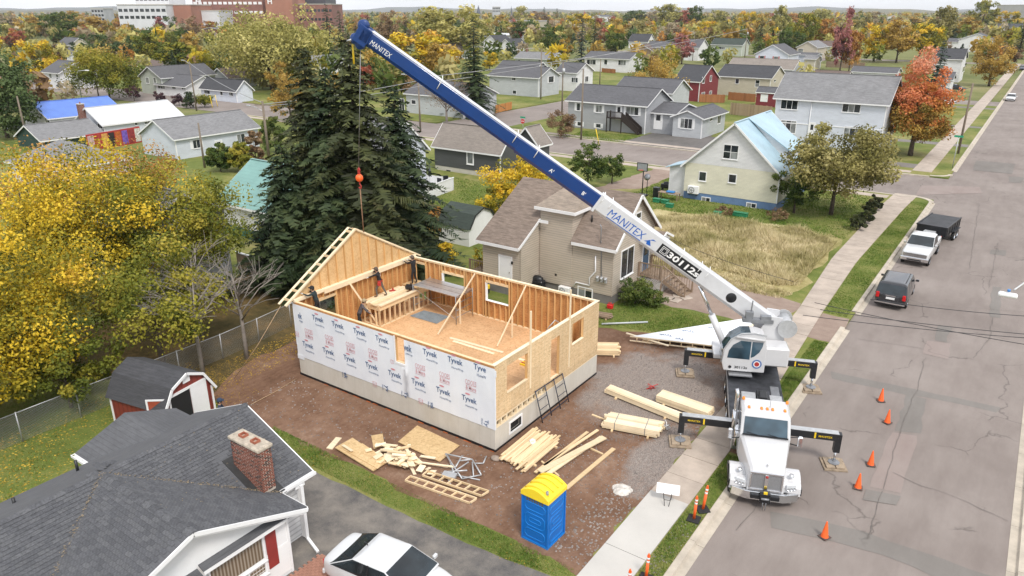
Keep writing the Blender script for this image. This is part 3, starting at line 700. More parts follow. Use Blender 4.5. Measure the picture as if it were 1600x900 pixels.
# ---- temporary braces inside
def brace(a,b,w_=.04,h_=.09):NB(MB().beam(a,b,w_,h_),'brace',LUM2)
def onz(px,py,z):p=at(px,py,z);return(p.x,p.y,z)
q=on_y(742,428,Y1-.22);brace((q[0],Y1-.22,q[1]),onz(684,523,ZD+.05))
q=on_y(822,446,Y1-.22);brace((q[0],Y1-.22,q[1]),onz(777,541,ZD+.05))
q=on_x(546,442,X0+.3);brace((X0+.3,q[0],q[1]),onz(590,506,ZD+.05))
p1=onz(718,506,ZD);NB(MB().box((p1[0],p1[1],ZD),(p1[0]+.09,p1[1]+.04,ZD+1.5)),'temporary_post',LUM2)
p1=onz(799,528,ZD);NB(MB().box((p1[0],p1[1],ZD),(p1[0]+.09,p1[1]+.04,ZD+1.3)),'temporary_post',LUM2)
# ---- stair-well platform
pn=Vector((-28.05,26.95,ZD));ph=1.02;px0=X0+.25
pl=thing('stair_platform','raised timber work platform of studs and joists against the gable wall','platform',(pn.x,pn.y,ZD))
px1_,py0_=pn.x,pn.y;py1_=Y1-.25
def PB(m,name,mats):return m.build(name,mats,pl,(-pn.x,-pn.y,-ZD))
y=py0_
while y<py1_:PB(MB().box((px1_-.12,y,ZD+.045),(px1_,y+.045,ZD+ph-.045)),'stud',LUM);y+=.41
x=px1_-.4
while x>px0:PB(MB().box((x,py0_,ZD+.045),(x+.045,py0_+.12,ZD+ph-.045)),'stud',LUM);x-=.45
for za in(ZD+.003,ZD+ph-.042):
 PB(MB().box((px1_-.125,py0_,za),(px1_+.002,py1_,za+.04)),'plate',LUM);PB(MB().box((px0,py0_-.002,za),(px1_-.125,py0_+.125,za+.04)),'plate',LUM)
PB(MB().box((px1_-.04,py0_,ZD+ph),(px1_,py1_,ZD+ph+.24)),'rim_joist',LUM);PB(MB().box((px0,py0_,ZD+ph),(px1_-.04,py0_+.04,ZD+ph+.24)),'rim_joist',LUM)
ZPLAT=ZD+ph+.24
x=px0+.05;k=0
while x<px1_-.1:
 wd=.235;r=random.Random(k);PB(MB().box((x,py0_+r.uniform(-.12,.1),ZPLAT+.002),(x+wd,py0_+(py1_-py0_)*r.uniform(.55,.72),ZPLAT+.035+.03*(k%2))),'plank',LUM2 if k%3 else LUM);x+=wd+r.uniform(.005,.03);k+=1
PB(MB().box((px0,py0_+(py1_-py0_)*.75,ZPLAT+.002),(px1_,py1_,ZPLAT+.02)),'deck_sheet',OSB_SHEET)
# ---- scaffold with aluminium deck
sc=[at(713,507,ZD),at(739,493,ZD),at(647,487,ZD)]
sa,sb,sl=sc;zdk=z_of(sa.x,sa.y,465)
scf=thing('scaffold','grey tube scaffold with metal deck boards inside the frame house','scaffold',(sa.x,sa.y,ZD))
def SB(m,name,mats):return m.build(name,mats,scf,(-sa.x,-sa.y,-ZD))
sd4=[sa,sb,sl,sl+(sb-sa)]
for k,p in enumerate(sd4):SB(MB().tube([(p.x,p.y,ZD),(p.x,p.y,zdk+.1)],.024,8),'post',STEEL)
for A,B in((sa,sb),(sl,sl+(sb-sa))):
 m=MB()
 for f in(.25,.5,.75,.97):m.tube([(A.x,A.y,ZD+(zdk-ZD)*f),(B.x,B.y,ZD+(zdk-ZD)*f)],.018,6)
 SB(m,'ladder_frame',STEEL)
B2=sl+(sb-sa)
SB(MB().tube([(sa.x,sa.y,ZD+.3),(sl.x,sl.y,zdk-.1)],.012,6),'cross_brace',GALV);SB(MB().tube([(sb.x,sb.y,zdk-.1),(B2.x,B2.y,ZD+.3)],.012,6),'cross_brace',GALV)
for k in range(3):
 a=sa.lerp(sb,k/3+.01);b=sa.lerp(sb,(k+1)/3-.02);c=sl.lerp(B2,(k+1)/3-.02);d=sl.lerp(B2,k/3+.01)
 SB(MB().slab([(p.x,p.y,zdk+.05)for p in(d,a,b,c)],.045),'deck_board',ALU)
mp_=[onz(*q,ZD)for q in((641,494),(662,486),(701,495),(682,506))]
m=MB();m.prism([(p[0],p[1])for p in mp_],ZD+.004,ZD+.05)
mt=thing('steel_mat','flat grey wire mesh sheets lying on the deck beside the scaffold','mesh sheet',(mp_[3][0],mp_[3][1],ZD+.004))
m=MB();A,B,C,D=[Vector((p[0],p[1],0))for p in mp_]
for i in range(13):a=A.lerp(D,i/12);b=B.lerp(C,i/12);m.beam((a.x,a.y,ZD+.02),(b.x,b.y,ZD+.02),.04,.012)
for i in range(17):a=A.lerp(B,i/16);b=D.lerp(C,i/16);m.beam((a.x,a.y,ZD+.034),(b.x,b.y,ZD+.034),.04,.012)
m.build('wire_grid',mat('wire_blue',(.32,.38,.42),.5,.15,5),mt,-Vector(mt.location))
for k,(a,b,lb)in enumerate((((703,528),(786,551),'long pale plank on deck along the wrapped front wall'),((708,533),(772,553),'second plank on deck nearest the wrapped front wall'),((800,557),(826,566),'short stack of boards with red band on deck'),((748,483),(796,494),'thin board on deck below the back window opening'))):
 p,q=onz(*a,ZD+.03),onz(*b,ZD+.03);m=MB().beam((0,0,.03),Vector(q)-Vector(p)+Vector((0,0,.03)),.18 if k!=3 else.1,.05)
 tag(m.build('plank',LUM2,None,(p[0],p[1],ZD)),lb,'plank')
p=onz(812,570,ZD);m=MB()
for k in range(4):m.box((0,k*.11,0),(1.1,k*.11+.09,.09),1 if k%2 else 0)
tag(m.build('board_stack',[YEL,RED],None,p),'yellow and red painted boards on deck by the right wall opening','boards')
p=onz(843,533,ZD);m=MB().tube([(0,0,.02),(.25,.2,.5),(.5,.1,.9),(.75,.35,1.3)],.03,6).beam((.75,.35,1.3),(.9,.5,1.15),.12,.03).tube([(.1,.3,.03),(.6,-.1,.05)],.02,5)
tag(m.build('metal_bracket',GALV,None,p),'bent galvanised metal bracket leaning inside the right wall','bracket')
m=MB().cbox((-.25,-.17,0),(.25,.17,.3),.09).tube([(-.15,-.1,.28),(-.1,-.2,.38),(.1,-.2,.38),(.15,-.1,.28)],.025,6)
p=onz(640,452,ZPLAT+.06);tag(m.build('tool_bag',BLACK,None,p,(0,0,.4)),'black tool bag on the edge of the stair platform','bag')
m=MB().box((-.18,-.05,0),(.12,.05,.08)).box((.0,-.04,.08),(.08,.04,.2)).tube([(.12,0,.04),(.2,0,.04)],.03,6)
p=onz(613,455,ZPLAT+.06);tag(m.build('power_tool',RED,None,p,(0,0,1.0)),'small red power tool on planks of the stair platform','tool')
# ============================================================ CRANE TRUCK
TH=R(21.3)
CT=thing('crane_truck','white boom crane truck on outriggers parked half on the verge','crane truck',(-5.8,25.51,0),TH)
TW=mat('truck_white',(.58,.58,.59),.22,.03,1.5,0,0,.5,.4);TGL=glass('truck_glass',(.03,.055,.075),.05)
DECK=mat('chequer_deck',(.10,.105,.12),.45,.35,2.0,0,.6);CRBLUE=mat('boom_blue',(.003,.040,.19),.3,.06,1.2,0,0,.5,.3);BWHITE=mat('boom_white',(.62,.63,.65),.4,.08,.8)
AMB=mat('amber_lens',(.85,.25,.02),.2,.05,5);MESH=mat('grille_mesh',(.40,.41,.43),.5,.2,30,0,.7)
def wheel_tree(parent,loc,r=.52,w_=.3,steer=False,rz=0):
 m=MB();mm=rotm('Y',math.pi/2)
 m.lathe([(r*.62,-w_/2),(r*.9,-w_/2),(r*.985,-w_*.38),(r,-w_*.2),(r,w_*.2),(r*.985,w_*.38),(r*.9,w_/2),(r*.62,w_/2)],28,0,mm)
 t=m.build('wheel',RUB,parent,loc,(0,0,rz))
 m=MB();m.lathe([(r*.63,-w_*.48),(r*.56,-w_*.4),(r*.5,-w_*.1),(r*.25,-w_*.05),(r*.2,-w_*.35),(0.001,-w_*.36)],24,0,mm)
 m.lathe([(r*.63,w_*.48),(r*.56,w_*.4),(r*.5,w_*.1),(r*.25,w_*.05),(r*.2,w_*.35),(0.001,w_*.36)][::-1],24,0,mm)
 for k in range(10):
  a=2*math.pi*k/10;m.lathe([(.001,w_*.2),(.022,w_*.2),(.022,-w_*.2),(.001,-w_*.2)],5,0,mm@Matrix.Translation((r*.36*math.cos(a),r*.36*math.sin(a),0)))
 link('rim',m.mesh('rim',CHROME),t);return t
for x in(-1.17,1.17):wheel_tree(CT,(x,1.0,.53),.54,.36)
for yy in(6.6,8.0,9.4):
 for x in(-1.0,1.0):wheel_tree(CT,(x,yy,.52),.52,.58)
def cb(m,name,mats,bevel=0,seg=2,parent=None):return m.build(name,mats,parent or CT,bevel=bevel,seg=seg)
cb(MB().box((-.45,.35,.55),(-.3,12.2,.85)).box((.3,.35,.55),(.45,12.2,.85)).box((-.45,.25,.5),(.45,.4,.9)).box((-.5,3.0,.5),(.5,12,.8)),'chassis',BLACK)
for yy in(1.05,6.6,8.0,9.4):cb(MB().tube([(-.95,yy,.52),(.95,yy,.52)],.09,8),'axle',BLACK)
m=MB();m.prism([(-.72,0),(.72,0),(1.27,.22),(1.32,.55),(1.2,.55),(1.08,.3),(.66,.1),(-.66,.1),(-1.08,.3),(-1.2,.55),(-1.32,.55),(-1.27,.22)],.38,.76)
cb(m,'bumper',CHROME,.02)
cb(MB().box((-.55,-.1,.5),(.55,.02,.68)).box((-.2,-.2,.42),(.2,-.05,.82)),'front_winch',BLACK,.02)
cb(MB().tube([(-.15,-.22,.62),(.15,-.22,.62)],.05,8).tube([(-.06,-.18,.5),(-.05,-.2,.12)],.018,6).tube([(.06,-.18,.5),(.05,-.2,.1)],.018,6),'tow_hook',STEEL)
cb(MB().box((-.07,-.19,.8),(.07,-.12,.9)),'marker_plate',YEL)
def loft(secs,cap=True,mi=0,smooth=False):
 m=MB();n=len(secs[0]);vs=[p for s in secs for p in s];fs=[]
 for i in range(len(secs)-1):
  for k in range(n):
   j=(k+1)%n;fs.append((i*n+k,(i+1)*n+k,(i+1)*n+j,i*n+j))
 if cap:fs+=[tuple(range(n)),tuple(range(len(vs)-1,len(vs)-n-1,-1))]
 m.add(vs,fs,mi,smooth);return m
def hoodsec(y,w0,w1,z0,zt,cr=.12):
 return[(-w0,y,z0),(w0,y,z0),(w1,y,zt-cr),(w1-cr,y,zt-.02),(0,y,zt+.03),(-w1+cr,y,zt-.02),(-w1,y,zt-cr)]
m=loft([hoodsec(.12,.70,.64,.72,1.62),hoodsec(.25,.72,.66,.72,1.72),hoodsec(1.1,.85,.80,.9,1.86),hoodsec(2.15,1.0,.96,1.0,2.0)]);cb(m,'hood',TW,.03)
for s in(-1,1):
 pr=[]
 for a in range(0,181,18):pr.append((1.05-.72*math.cos(R(a)),.55+.68*math.sin(R(a))))
 inn=[(1.05-.6*math.cos(R(a)),.55+.57*math.sin(R(a)))for a in range(180,-1,-18)]
 m=MB();m.prism(pr+inn,.68,1.36,0,Matrix(((0,0,s,0),(1,0,0,0),(0,1,0,0),(0,0,0,1))))
 m.prism([(.2,.76),(.34,.76),(.55,1.12),(.36,1.1),(.24,.98)],.6,1.34,0,Matrix(((0,0,s,0),(1,0,0,0),(0,1,0,0),(0,0,0,1))))
 cb(m,'fender',TW,.025)
 cb(MB().box((s*1.37-.02,.35,.6),(s*1.37+.03,1.8,.9)),'fender_flare',BLACK,.02)
 hl=cb(MB().prism([(s*.78,.14),(s*1.16,.27),(s*1.16,.33),(s*.78,.24)][::s],.86,1.14),'headlight',mat('lamp_glass',(.62,.64,.66),.1,.1,9),.02)
 m=MB()
 for i in range(3):m.lathe([(.001,0),(.05,.01),(.06,.03)],10,0,Matrix.Translation((s*(.86+i*.12),.13+i*.043,.98))@rotm('X',-math.pi/2)@rotm('X',math.pi))
 link('lens',m.mesh('lens',CHROME),hl)
g=cb(MB().box((-.62,.06,.80),(.62,.13,.86)).box((-.62,.06,1.54),(.62,.13,1.62)).box((-.62,.06,.86),(-.56,.13,1.54)).box((.56,.06,.86),(.62,.13,1.54)).box((-.07,.04,.86),(.07,.13,1.54)),'grille',CHROME,.012)
for s in(-1,1):link('grille_mesh',MB().box((min(s*.56,s*.07),.1,.86),(max(s*.56,s*.07),.125,1.54)).mesh('grille_mesh',MESH),g)
link('badge',MB().lathe([(.001,.02),(.05,.02),(.06,0)],12,0,Matrix.Translation((0,.035,1.46))@rotm('X',math.pi/2)).mesh('badge',RED),g)
cb(MB().tube([(0,.3,1.74),(0,.3,1.86)],.012,6).tube([(0,.24,1.86),(0,.4,1.82)],.02,6),'hood_ornament',CHROME)
def cabsec(y,w_,z0,z1,c=.14):return[(-w_,y,z0),(w_,y,z0),(w_,y,z1-c),(w_-c,y,z1),(-w_+c,y,z1),(-w_,y,z1-c)]
m=loft([cabsec(2.1,1.0,.95,2.02,.04),cabsec(2.5,.98,.95,2.72,.1),cabsec(2.66,.98,.95,2.86),cabsec(3.6,.99,.95,2.95),cabsec(3.78,.97,.95,2.86)]);cb(m,'cab',TW,.035)
m=MB();m.add([(-.87,2.10,2.09),(.87,2.10,2.09),(.84,2.455,2.70),(-.84,2.455,2.70)],[(0,1,2,3)]);cb(m,'windshield',TGL)
cb(MB().beam((-.9,2.07,2.065),(.9,2.07,2.065),.05,.05).beam((-.3,2.07,2.09),(-.75,2.13,2.15),.02,.02).beam((.5,2.07,2.09),(.1,2.13,2.14),.02,.02),'wiper',BLACK)
for s in(-1,1):
 d=cb(MB().box((s*1.0-.012,2.25,1.0),(s*1.0+.012,3.35,1.98)),'door',TW,.01)
 link('door_window',MB().prism([(2.32,2.02),(3.3,2.02),(3.3,2.62),(2.62,2.62)],s*.985-.012,s*.985+.012,0,Matrix(((0,0,1,0),(1,0,0,0),(0,1,0,0),(0,0,0,1)))).mesh('door_window',TGL),d)
 link('handle',MB().box((s*1.02-.02,3.1,1.75),(s*1.02+.02,3.28,1.8)).mesh('handle',CHROME),d)
 mi=cb(MB().cbox((s*1.38-.1,2.1,1.72),(s*1.38+.1,2.24,2.2),.04),'mirror',CHROME)
 link('mirror_arm',MB().tube([(s*1.0,2.2,1.8),(s*1.35,2.17,1.76)],.025,6).tube([(s*1.0,2.2,2.1),(s*1.35,2.17,2.16)],.018,6).mesh('mirror_arm',BLACK),mi)
 cb(MB().lathe([(.001,.09),(.08,.07),(.1,0)],12,0,Matrix.Translation((s*.98,.62,1.28))),'hood_mirror',CHROME)
 cb(MB().box((s*1.0-.2,3.4,.45),(s*1.0+.2,4.6,1.0)),'step_tank',ALU,.05)
 cb(MB().lathe([(.001,.12),(.05,.11),(.065,0)],10,0,Matrix.Translation((s*.88,3.5,2.93))),'beacon',AMB)
for x in(-.68,-.18,.05,.26,.75):cb(MB().cbox((x-.05,2.82,2.86),(x+.05,2.98,2.95),.02),'marker_lamp',AMB)
cb(MB().tube([(.16,3.05,2.9),(.16,3.05,3.25)],.008,5),'antenna',BLACK)
for x in(-1.14,):cb(MB().tube([(x,3.55,.8),(x,3.55,3.15),(x-.05,3.65,3.3)],.085,12).tube([(x,3.55,1.3),(x,3.55,2.3)],.12,12),'exhaust_stack',CHROME)
cb(MB().tube([(-1.05,2.75,1.1),(-1.05,2.75,2.0)],.13,12),'air_cleaner',CHROME)
cb(MB().box((.85,1.0,.42),(.95,1.06,.5)).box((.72,.36,.2),(1.06,.38,.37)),'number_plate',WHITE)
cb(MB().box((-1.25,4.0,1.22),(1.25,12.4,1.34)),'deck',DECK,.01)
cb(MB().box((-1.27,4.0,1.0),(-1.2,12.4,1.22)).box((1.2,4.0,1.0),(1.27,12.4,1.22)),'deck_rail',TW)
for k,(a,b,mm,nm)in enumerate((((-.75,5.3,1.34),(-.12,6.3,1.85),GALV,'tool_box'),((.5,5.3,1.34),(1.05,6.3,1.8),GALV,'tool_box'),((-.08,5.2,1.34),(.42,6.4,1.95),BLACK,'hydraulic_unit'),((.7,6.6,1.34),(1.1,8.0,1.40),STEEL,'deck_plate'),((-1.2,4.2,.55),(-.75,6.0,1.0),TW,'side_locker'),((.75,4.2,.55),(1.2,6.0,1.0),TW,'side_locker'))):cb(MB().box(a,b),nm,mm,.02)
cb(MB().box((0,5.4,1.95),(.34,6.1,2.1)),'air_vent',BLACK,.04)
cb(MB().beam((-1.0,5.3,1.34),(-1.0,5.3,2.1),.12,.12),'boom_rest',YEL,.01)
cb(MB().beam((-1.05,4.6,1.4),(-.9,5.7,1.5),.05,.05).tube([(-1.1,4.2,1.5),(-.3,5.2,1.42)],.02,6),'deck_bar',LUM)
for s in(-1,1):
 m=MB()
 for k in range(4):m.tube([(s*1.2,3.85+.04*k,1.0),(s*1.05,3.85+.05*k,1.9),(s*.7,3.85,1.5-.1*k)],.018,5)
 cb(m,'hose',BLACK)
OUT=mat('outrigger_black',(.018,.019,.022),.45,.15,3);CRIB=mat('crib_timber',(.36,.28,.20),.85,.2,4,.2)
def outrigger(yy,s,reach,zpad):
 t=cb(MB().box((min(s*.3,s*reach),yy-.15,1.28),(max(s*.3,s*reach),yy+.15,1.62)),'outrigger',OUT,.015)
 link('beam_top_plate',MB().box((min(s*.5,s*reach),yy-.16,1.622),(max(s*.5,s*reach),yy+.16,1.64)).mesh('beam_top_plate',GALV),t)
 link('leg',MB().box((s*reach-.13,yy-.14,.72),(s*reach+.13,yy+.14,1.60)).mesh('leg',OUT),t)
 link('jack_rod',MB().tube([(s*reach,yy,zpad+.2),(s*reach,yy,.75)],.055,10).mesh('jack_rod',CHROME),t)
 link('foot',MB().lathe([(.25,0),(.25,.03),(.09,.08),(.07,.13),(.001,.13)],8,0,Matrix.Translation((s*reach,yy,zpad+.16)),False).mesh('foot',STEEL),t)
 st=MB();st.box((s*(reach-.95)-.035,yy-.158,1.32),(s*(reach-.95)+.035,yy-.151,1.60))
 link('yellow_mark',st.mesh('yellow_mark',YEL),t)
 lt=MB();text(lt,'MANITEX',Matrix.Translation((s*(reach-.95)+.42*(-1 if s<0 else 1)*(1),yy-.153,1.44))@rotm('X',math.pi/2),.09,.55,.01);link('yellow_lettering',lt.mesh('yellow_lettering',YEL),t)
 p=CT.matrix_basis@Vector((s*reach,yy,0))
 return p
bpy.context.view_layer.update();CT.matrix_basis=Matrix.Translation((-5.8,25.51,0))@rotm('Z',TH)
pads=[(3.87,-1,3.35,.15,'timber crib pad on gravel under the front left outrigger foot'),(3.87,1,3.18,.0,'timber crib pad on the road under the front right outrigger foot'),(10.86,-1,3.3,.15,'thin pad on gravel under the rear left outrigger foot'),(10.86,1,3.1,.0,'timber crib pad by the kerb under the rear right outrigger foot')]
for yy,s,rc,zp,lb in pads:
 p=outrigger(yy,s,rc,zp)
 t=thing('crib_pad',lb,'crib pad',(p.x,p.y,zp),TH+.1,'crib pads under the outriggers')
 for k in range(4):MB().box((-.48,-.48+k*.245,0),(.48,-.48+k*.245+.23,.08)).build('timber',CRIB,t,bevel=.008)
 for k in range(2):MB().box((-.38+k*.4,-.4,.08),(-.02+k*.4,.4,.155)).build('timber',CRIB,t,bevel=.008)
bpv=Vector((-9.38,35.75,3.72))
tipx,tipz=on_y(567,52,27.15);tip=Vector((tipx,27.15,tipz));ax=(tip-bpv).normalized();BL=(tip-bpv).length
tx=Vector((-ax.x,-ax.y,0)).normalized();ty=Vector((-tx.y,tx.x,0));bu=ax.cross(ty).normalized()
if bu.z<0:bu=-bu
tc_=CT.matrix_basis@Vector((-.42,10.55,0));tc_.z=1.44
TFM=Matrix((tx,ty,Vector((0,0,1)))).transposed().to_4x4();TFM.translation=tc_;TFM=TFM@Matrix.Diagonal((1.24,1.12,1.27,1))
inv=CT.matrix_basis.inverted()
def tb(m,name,mats,bevel=0,parent=None):
 m.v=[tuple(inv@(TFM@Vector(v)))for v in m.v];return m.build(name,mats,parent or CT,bevel=bevel,seg=2)
tb(MB().lathe([(.95,0),(.95,.12),(.8,.14),(.8,.3),(.001,.3)],28),'slew_ring',STEEL)
tb(MB().box((-1.3,-.75,.3),(1.25,.75,.48)),'turret_base',TW,.02)
for s in(-1,1):
 m=MB();m.prism([(-.5,.48),(1.3,.48),(1.45,1.0),(1.25,2.15),(.75,2.2),(.2,1.2)],s*.48-.04,s*.48+.04,0,Matrix(((1,0,0,0),(0,0,1,0),(0,1,0,0),(0,0,0,1))));tb(m,'turret_plate',TW,.01)
tb(MB().tube([(1.45,-.62,1.75),(1.45,.62,1.75)],.28,16).tube([(1.45,-.66,1.75),(1.45,-.6,1.75)],.38,18).tube([(1.45,.6,1.75),(1.45,.66,1.75)],.38,18),'winch_drum',GALV)
tb(MB().cbox((.55,-1.55,.45),(1.5,-.6,1.25),.06),'counterweight',TW)
tb(MB().box((-.3,-.6,1.9),(.9,-.3,2.05)).box((-.2,-.6,2.05),(.1,-.35,2.35)).tube([(.0,-.5,2.3),(.02,-.5,2.8)],.03,6).box((.4,-.6,2.05),(.8,-.35,2.2)),'valve_bank',STEEL,.01)
prof=[(-.95,.18),(.62,.18),(.62,1.25),(.5,1.72),(.1,1.82),(-.4,1.76),(-.78,1.5),(-1.02,1.05),(-1.08,.6)]
XZ=Matrix(((1,0,0,0),(0,0,1,0),(0,1,0,0),(0,0,0,1)))
oc=tb(MB().prism(prof,-1.62,-.72,0,XZ),'operator_cab',TW,.05)
def tsub(m,name,mats):m.v=[tuple(inv@(TFM@Vector(v)))for v in m.v];return link(name,m.mesh(name,mats),oc)
win=[(-.86,.74),(.0,.72),(.0,1.48),(-.4,1.5),(-.68,1.3),(-.82,1.05)]
tsub(MB().prism(win,-1.628,-1.60,0,XZ),'side_window',TGL);tsub(MB().prism([(.04,.80),(.16,.86),(.34,1.05),(.44,1.3),(.46,1.48),(.04,1.48)],-1.627,-1.60,0,XZ),'rear_window',TGL)
fw_=[(-1.09,.62),(-1.035,1.06),(-.795,1.52),(-.41,1.785),(-.05,1.815)]
m=MB();vs=[]
for x,z in fw_:vs+=[(x-.008,-1.55,z+.008),(x-.008,-.79,z+.008)]
m.add(vs,[(2*i,2*i+1,2*i+3,2*i+2)for i in range(4)]);tsub(m,'front_window',TGL)
m=MB();m.tube([(-1.08,-1.64,.55),(-1.02,-1.64,1.08),(-.78,-1.64,1.54),(-.4,-1.64,1.8),(.1,-1.64,1.86),(.55,-1.64,1.78)],.03,6);tsub(m,'cab_rail',GALV)
tsub(MB().tube([(-.6,-1.66,1.66),(.5,-1.66,1.58)],.05,8),'hand_rail',TW)
tsub(MB().box((-.75,-1.9,.08),(.15,-1.45,.12)),'step',ALU)
cx=lambda x,z,d=0:TFM@Matrix.Translation((x,-1.632-d,z))@rotm('X',math.pi/2)
for rr0,mm in((.19,mat('emblem_blue',(.10,.17,.36),.5,0)),(.13,WHITE),(.095,RED)):
 m=MB();cc=[(.3+rr0*math.cos(2*math.pi*k/24),.55+rr0*math.sin(2*math.pi*k/24))for k in range(24)];d=.19-rr0
 m.prism(cc,-1.634-d*.05,-1.62,0,XZ);tsub(m,'emblem',mm)
m=MB();text(m,'30112s',cx(-.3,.36),.11,.5,.02);m.v=[tuple(TFM.inverted()@Vector(v))for v in m.v];tsub(m,'black_lettering',BLACK)
tsub(MB().lathe([(.001,0),(.06,0),(.06,.02),(.001,.02)],12,0,Matrix.Translation((-.72,-1.63,.36))@rotm('X',math.pi/2)),'vent',BLACK)
tsub(MB().cbox((-.5,-1.35,.5),(-.1,-.95,1.25),.06),'seat',BLACK)
BM=Matrix((ax,-ty,bu)).transposed().to_4x4()
BM=Matrix((ax,ty,bu)).transposed().to_4x4();BM.translation=bpv
def s_at(px):
 lo,hi=0.,BL
 for _ in range(40):
  mm=(lo+hi)/2
  if pix(bpv+ax*mm)[0]>px:lo=mm
  else:hi=mm
 return lo
def bb(m,name,mats,bevel=0,parent=None):
 m.v=[tuple(inv@(BM@Vector(v)))for v in m.v];return m.build(name,mats,parent or CT,bevel=bevel,seg=2)
sW=s_at(934);sT=BL
def bprof(w_,h0,h1):return[(-w_/2,h1),(-w_/2,h0+.16),(-w_*.3,h0),(w_*.3,h0),(w_/2,h0+.16),(w_/2,h1),(w_*.42,h1+.05),(-w_*.42,h1+.05)]
def bsec(s0,s1,w_,h0,h1):
 m=MB();P=bprof(w_,h0,h1);n=len(P);m.add([(s0,a,b)for a,b in P]+[(s1,a,b)for a,b in P],[tuple(range(n)),tuple(range(2*n-1,n-1,-1))]+[(k,n+k,n+(k+1)%n,(k+1)%n)for k in range(n)]);return m
bs_=bb(bsec(-.6,sW,.62,-.52,.38),'boom_base_section',BWHITE,.012)
b1=bb(bsec(sW-.1,BL*.62,.52,-.44,.32),'boom_extension',CRBLUE,.012);b1=bb(bsec(BL*.62-.1,sT*.985,.5,-.38,.31),'boom_extension',CRBLUE,.012)
bb(MB().box((sW,-.24,.372),(sT*.985,.24,.385)),'boom_top_highlight',BWHITE)  # white strip paints the highlight along the top of the blue boom
bb(MB().box((sW-.12,-.33,-.54),(sW+.02,.33,.45)),'boom_collar',BWHITE,.01)
sd0=-.316
def bt(s,x,h,wd,bold,mm,nm,par,sx=.315,it=0,dz=-.06):
 m=MB();M_=BM@Matrix(((-1,0,0,x),(0,0,-1,-sx),(0,1,0,dz),(0,0,0,1)));text(m,s,M_,h,wd,bold,0,it)
 m.v=[tuple(inv@Vector(v))for v in m.v];return link(nm,m.mesh(nm,mm),par)
MBL=mat('logo_blue',(.01,.10,.42),.4,0)
bt('MANITEX',s_at(981),.40,2.15,0,MBL,'blue_lettering',bs_,.316,.12)
sx_=s_at(1014);m=MB();m.prism([(sx_+.15,-.24),(sx_-.2,.1),(sx_-.38,.1),(sx_-.1,-.02),(sx_-.3,-.26),(sx_-.05,-.3),(sx_+.0,-.18)],-.317,-.3105,0,XZ);bb(m,'logo_arrow',MBL,0,bs_)
sm_,se_=s_at(954),s_at(1007);bb(MB().box((se_,-.318,-.36),(sm_,-.3105,-.325)),'logo_underline',MBL,0,bs_)
sp0,sp1=s_at(1092),s_at(1031);bb(MB().box((sp0,-.318,-.32),(sp1,-.3105,.22)),'black_panel',BLACK,0,bs_)
bt('30112s',(sp0+sp1)/2-.28,.34,1.9,.03,WHITE,'white_lettering',bs_,.322,.1,-.05)
q=s_at(1039);
for a,mm,d in((.19,WHITE,.321),(.165,BLACK,.323),(.12,WHITE,.325),(.1,BLACK,.327)):bb(MB().box((q-a,-d,-.05-a),(q+a,-.3105,-.05+a)),'square_logo',mm,0,bs_)
bt("A'",s_at(864),.2,None,.02,WHITE,'white_lettering',b1,.267);bt("B'",s_at(914),.2,None,.02,WHITE,'white_lettering',b1,.267)
bt('MANITEX',BL*.985-.85,.25,1.2,0,WHITE,'white_lettering',b1,.267,.12)
m=MB();m.lathe([(.001,0),(.26,0),(.28,.02)],20,0,Matrix.Translation((s_at(1142),-.318,-.02))@rotm('X',math.pi/2)@rotm('X',math.pi));bb(m,'boom_port',BLACK,0,bs_)
for px in(686,803,836,938,950,1060,1088,1100):
 s0=s_at(px);bb(MB().tube([(s0,-.28,-.05),(s0,-.33,.25),(s0+.02,-.2,.5),(s0+.12,-.15,.62)],.022,5),'hose_guide',WHITE)
bb(MB().box((sT*.985-.1,-.3,-.5),(sT+.25,-.22,.4)).box((sT*.985-.1,.22,-.5),(sT+.25,.3,.4)).box((sT-.5,-.3,-.3),(sT+.0,.3,.36)),'boom_head',CRBLUE,.02)
for dx,dz in((.15,.35),(.18,-.42),(-.15,-.5)):
 m=MB();m.lathe([(.001,-.16),(.24,-.16),(.27,-.12),(.2,0),(.27,.12),(.24,.16),(.001,.16)],18,0,Matrix.Translation((sT+dx,0,dz))@rotm('X',math.pi/2));bb(m,'sheave',CRBLUE)
bb(MB().tube([(sT+.3,-.15,-.55),(sT+.45,-.1,-.75),(sT+.35,.1,-.6)],.06,6),'anti_two_block',ALU)
cyA=Vector(BM@Vector((s_at(1104),0,-.55)));cyB=TFM@Vector((-.75,0,.45))
mid=cyB.lerp(cyA,.55);m=MB().tube([cyB,mid],.17,12);m.v=[tuple(inv@Vector(v))for v in m.v];m.build('lift_cylinder',BWHITE,CT)
m=MB().tube([mid,cyA],.09,10);m.v=[tuple(inv@Vector(v))for v in m.v];m.build('lift_rod',CHROME,CT)
hp=tip+ax*.2;hp=Vector((hp.x,hp.y,hp.z-.7));bz=z_of(-29.05,27.1,278)
cable=MB().tube([hp,(-29.05,27.1,bz+.5)],.016,6);hk=thing('crane_hook','orange headache ball hanging on the hoist line above the gable','crane hook',(-29.05,27.1,bz))
hk_l=-Vector(hk.location)
cable.build('hoist_line',STEEL,hk,hk_l)
MB().lathe([(.001,-.21),(.1,-.185),(.18,-.11),(.21,0),(.18,.11),(.1,.185),(.001,.21)],18).build('ball',ORG,hk)
MB().box((-.05,-.05,.2),(.05,.05,.5)).tube([(0,0,.35),(.09,0,.42),(0,0,.55)],.04,6).build('swivel',RED,hk)
MB().tube([(0,0,-.2),(0,0,-.34),(.09,0,-.42),(.08,0,-.54),(0,0,-.58),(-.07,0,-.5)],.035,7).build('hook',RED,hk)
hw=Vector((-29.02,27.1,bz))
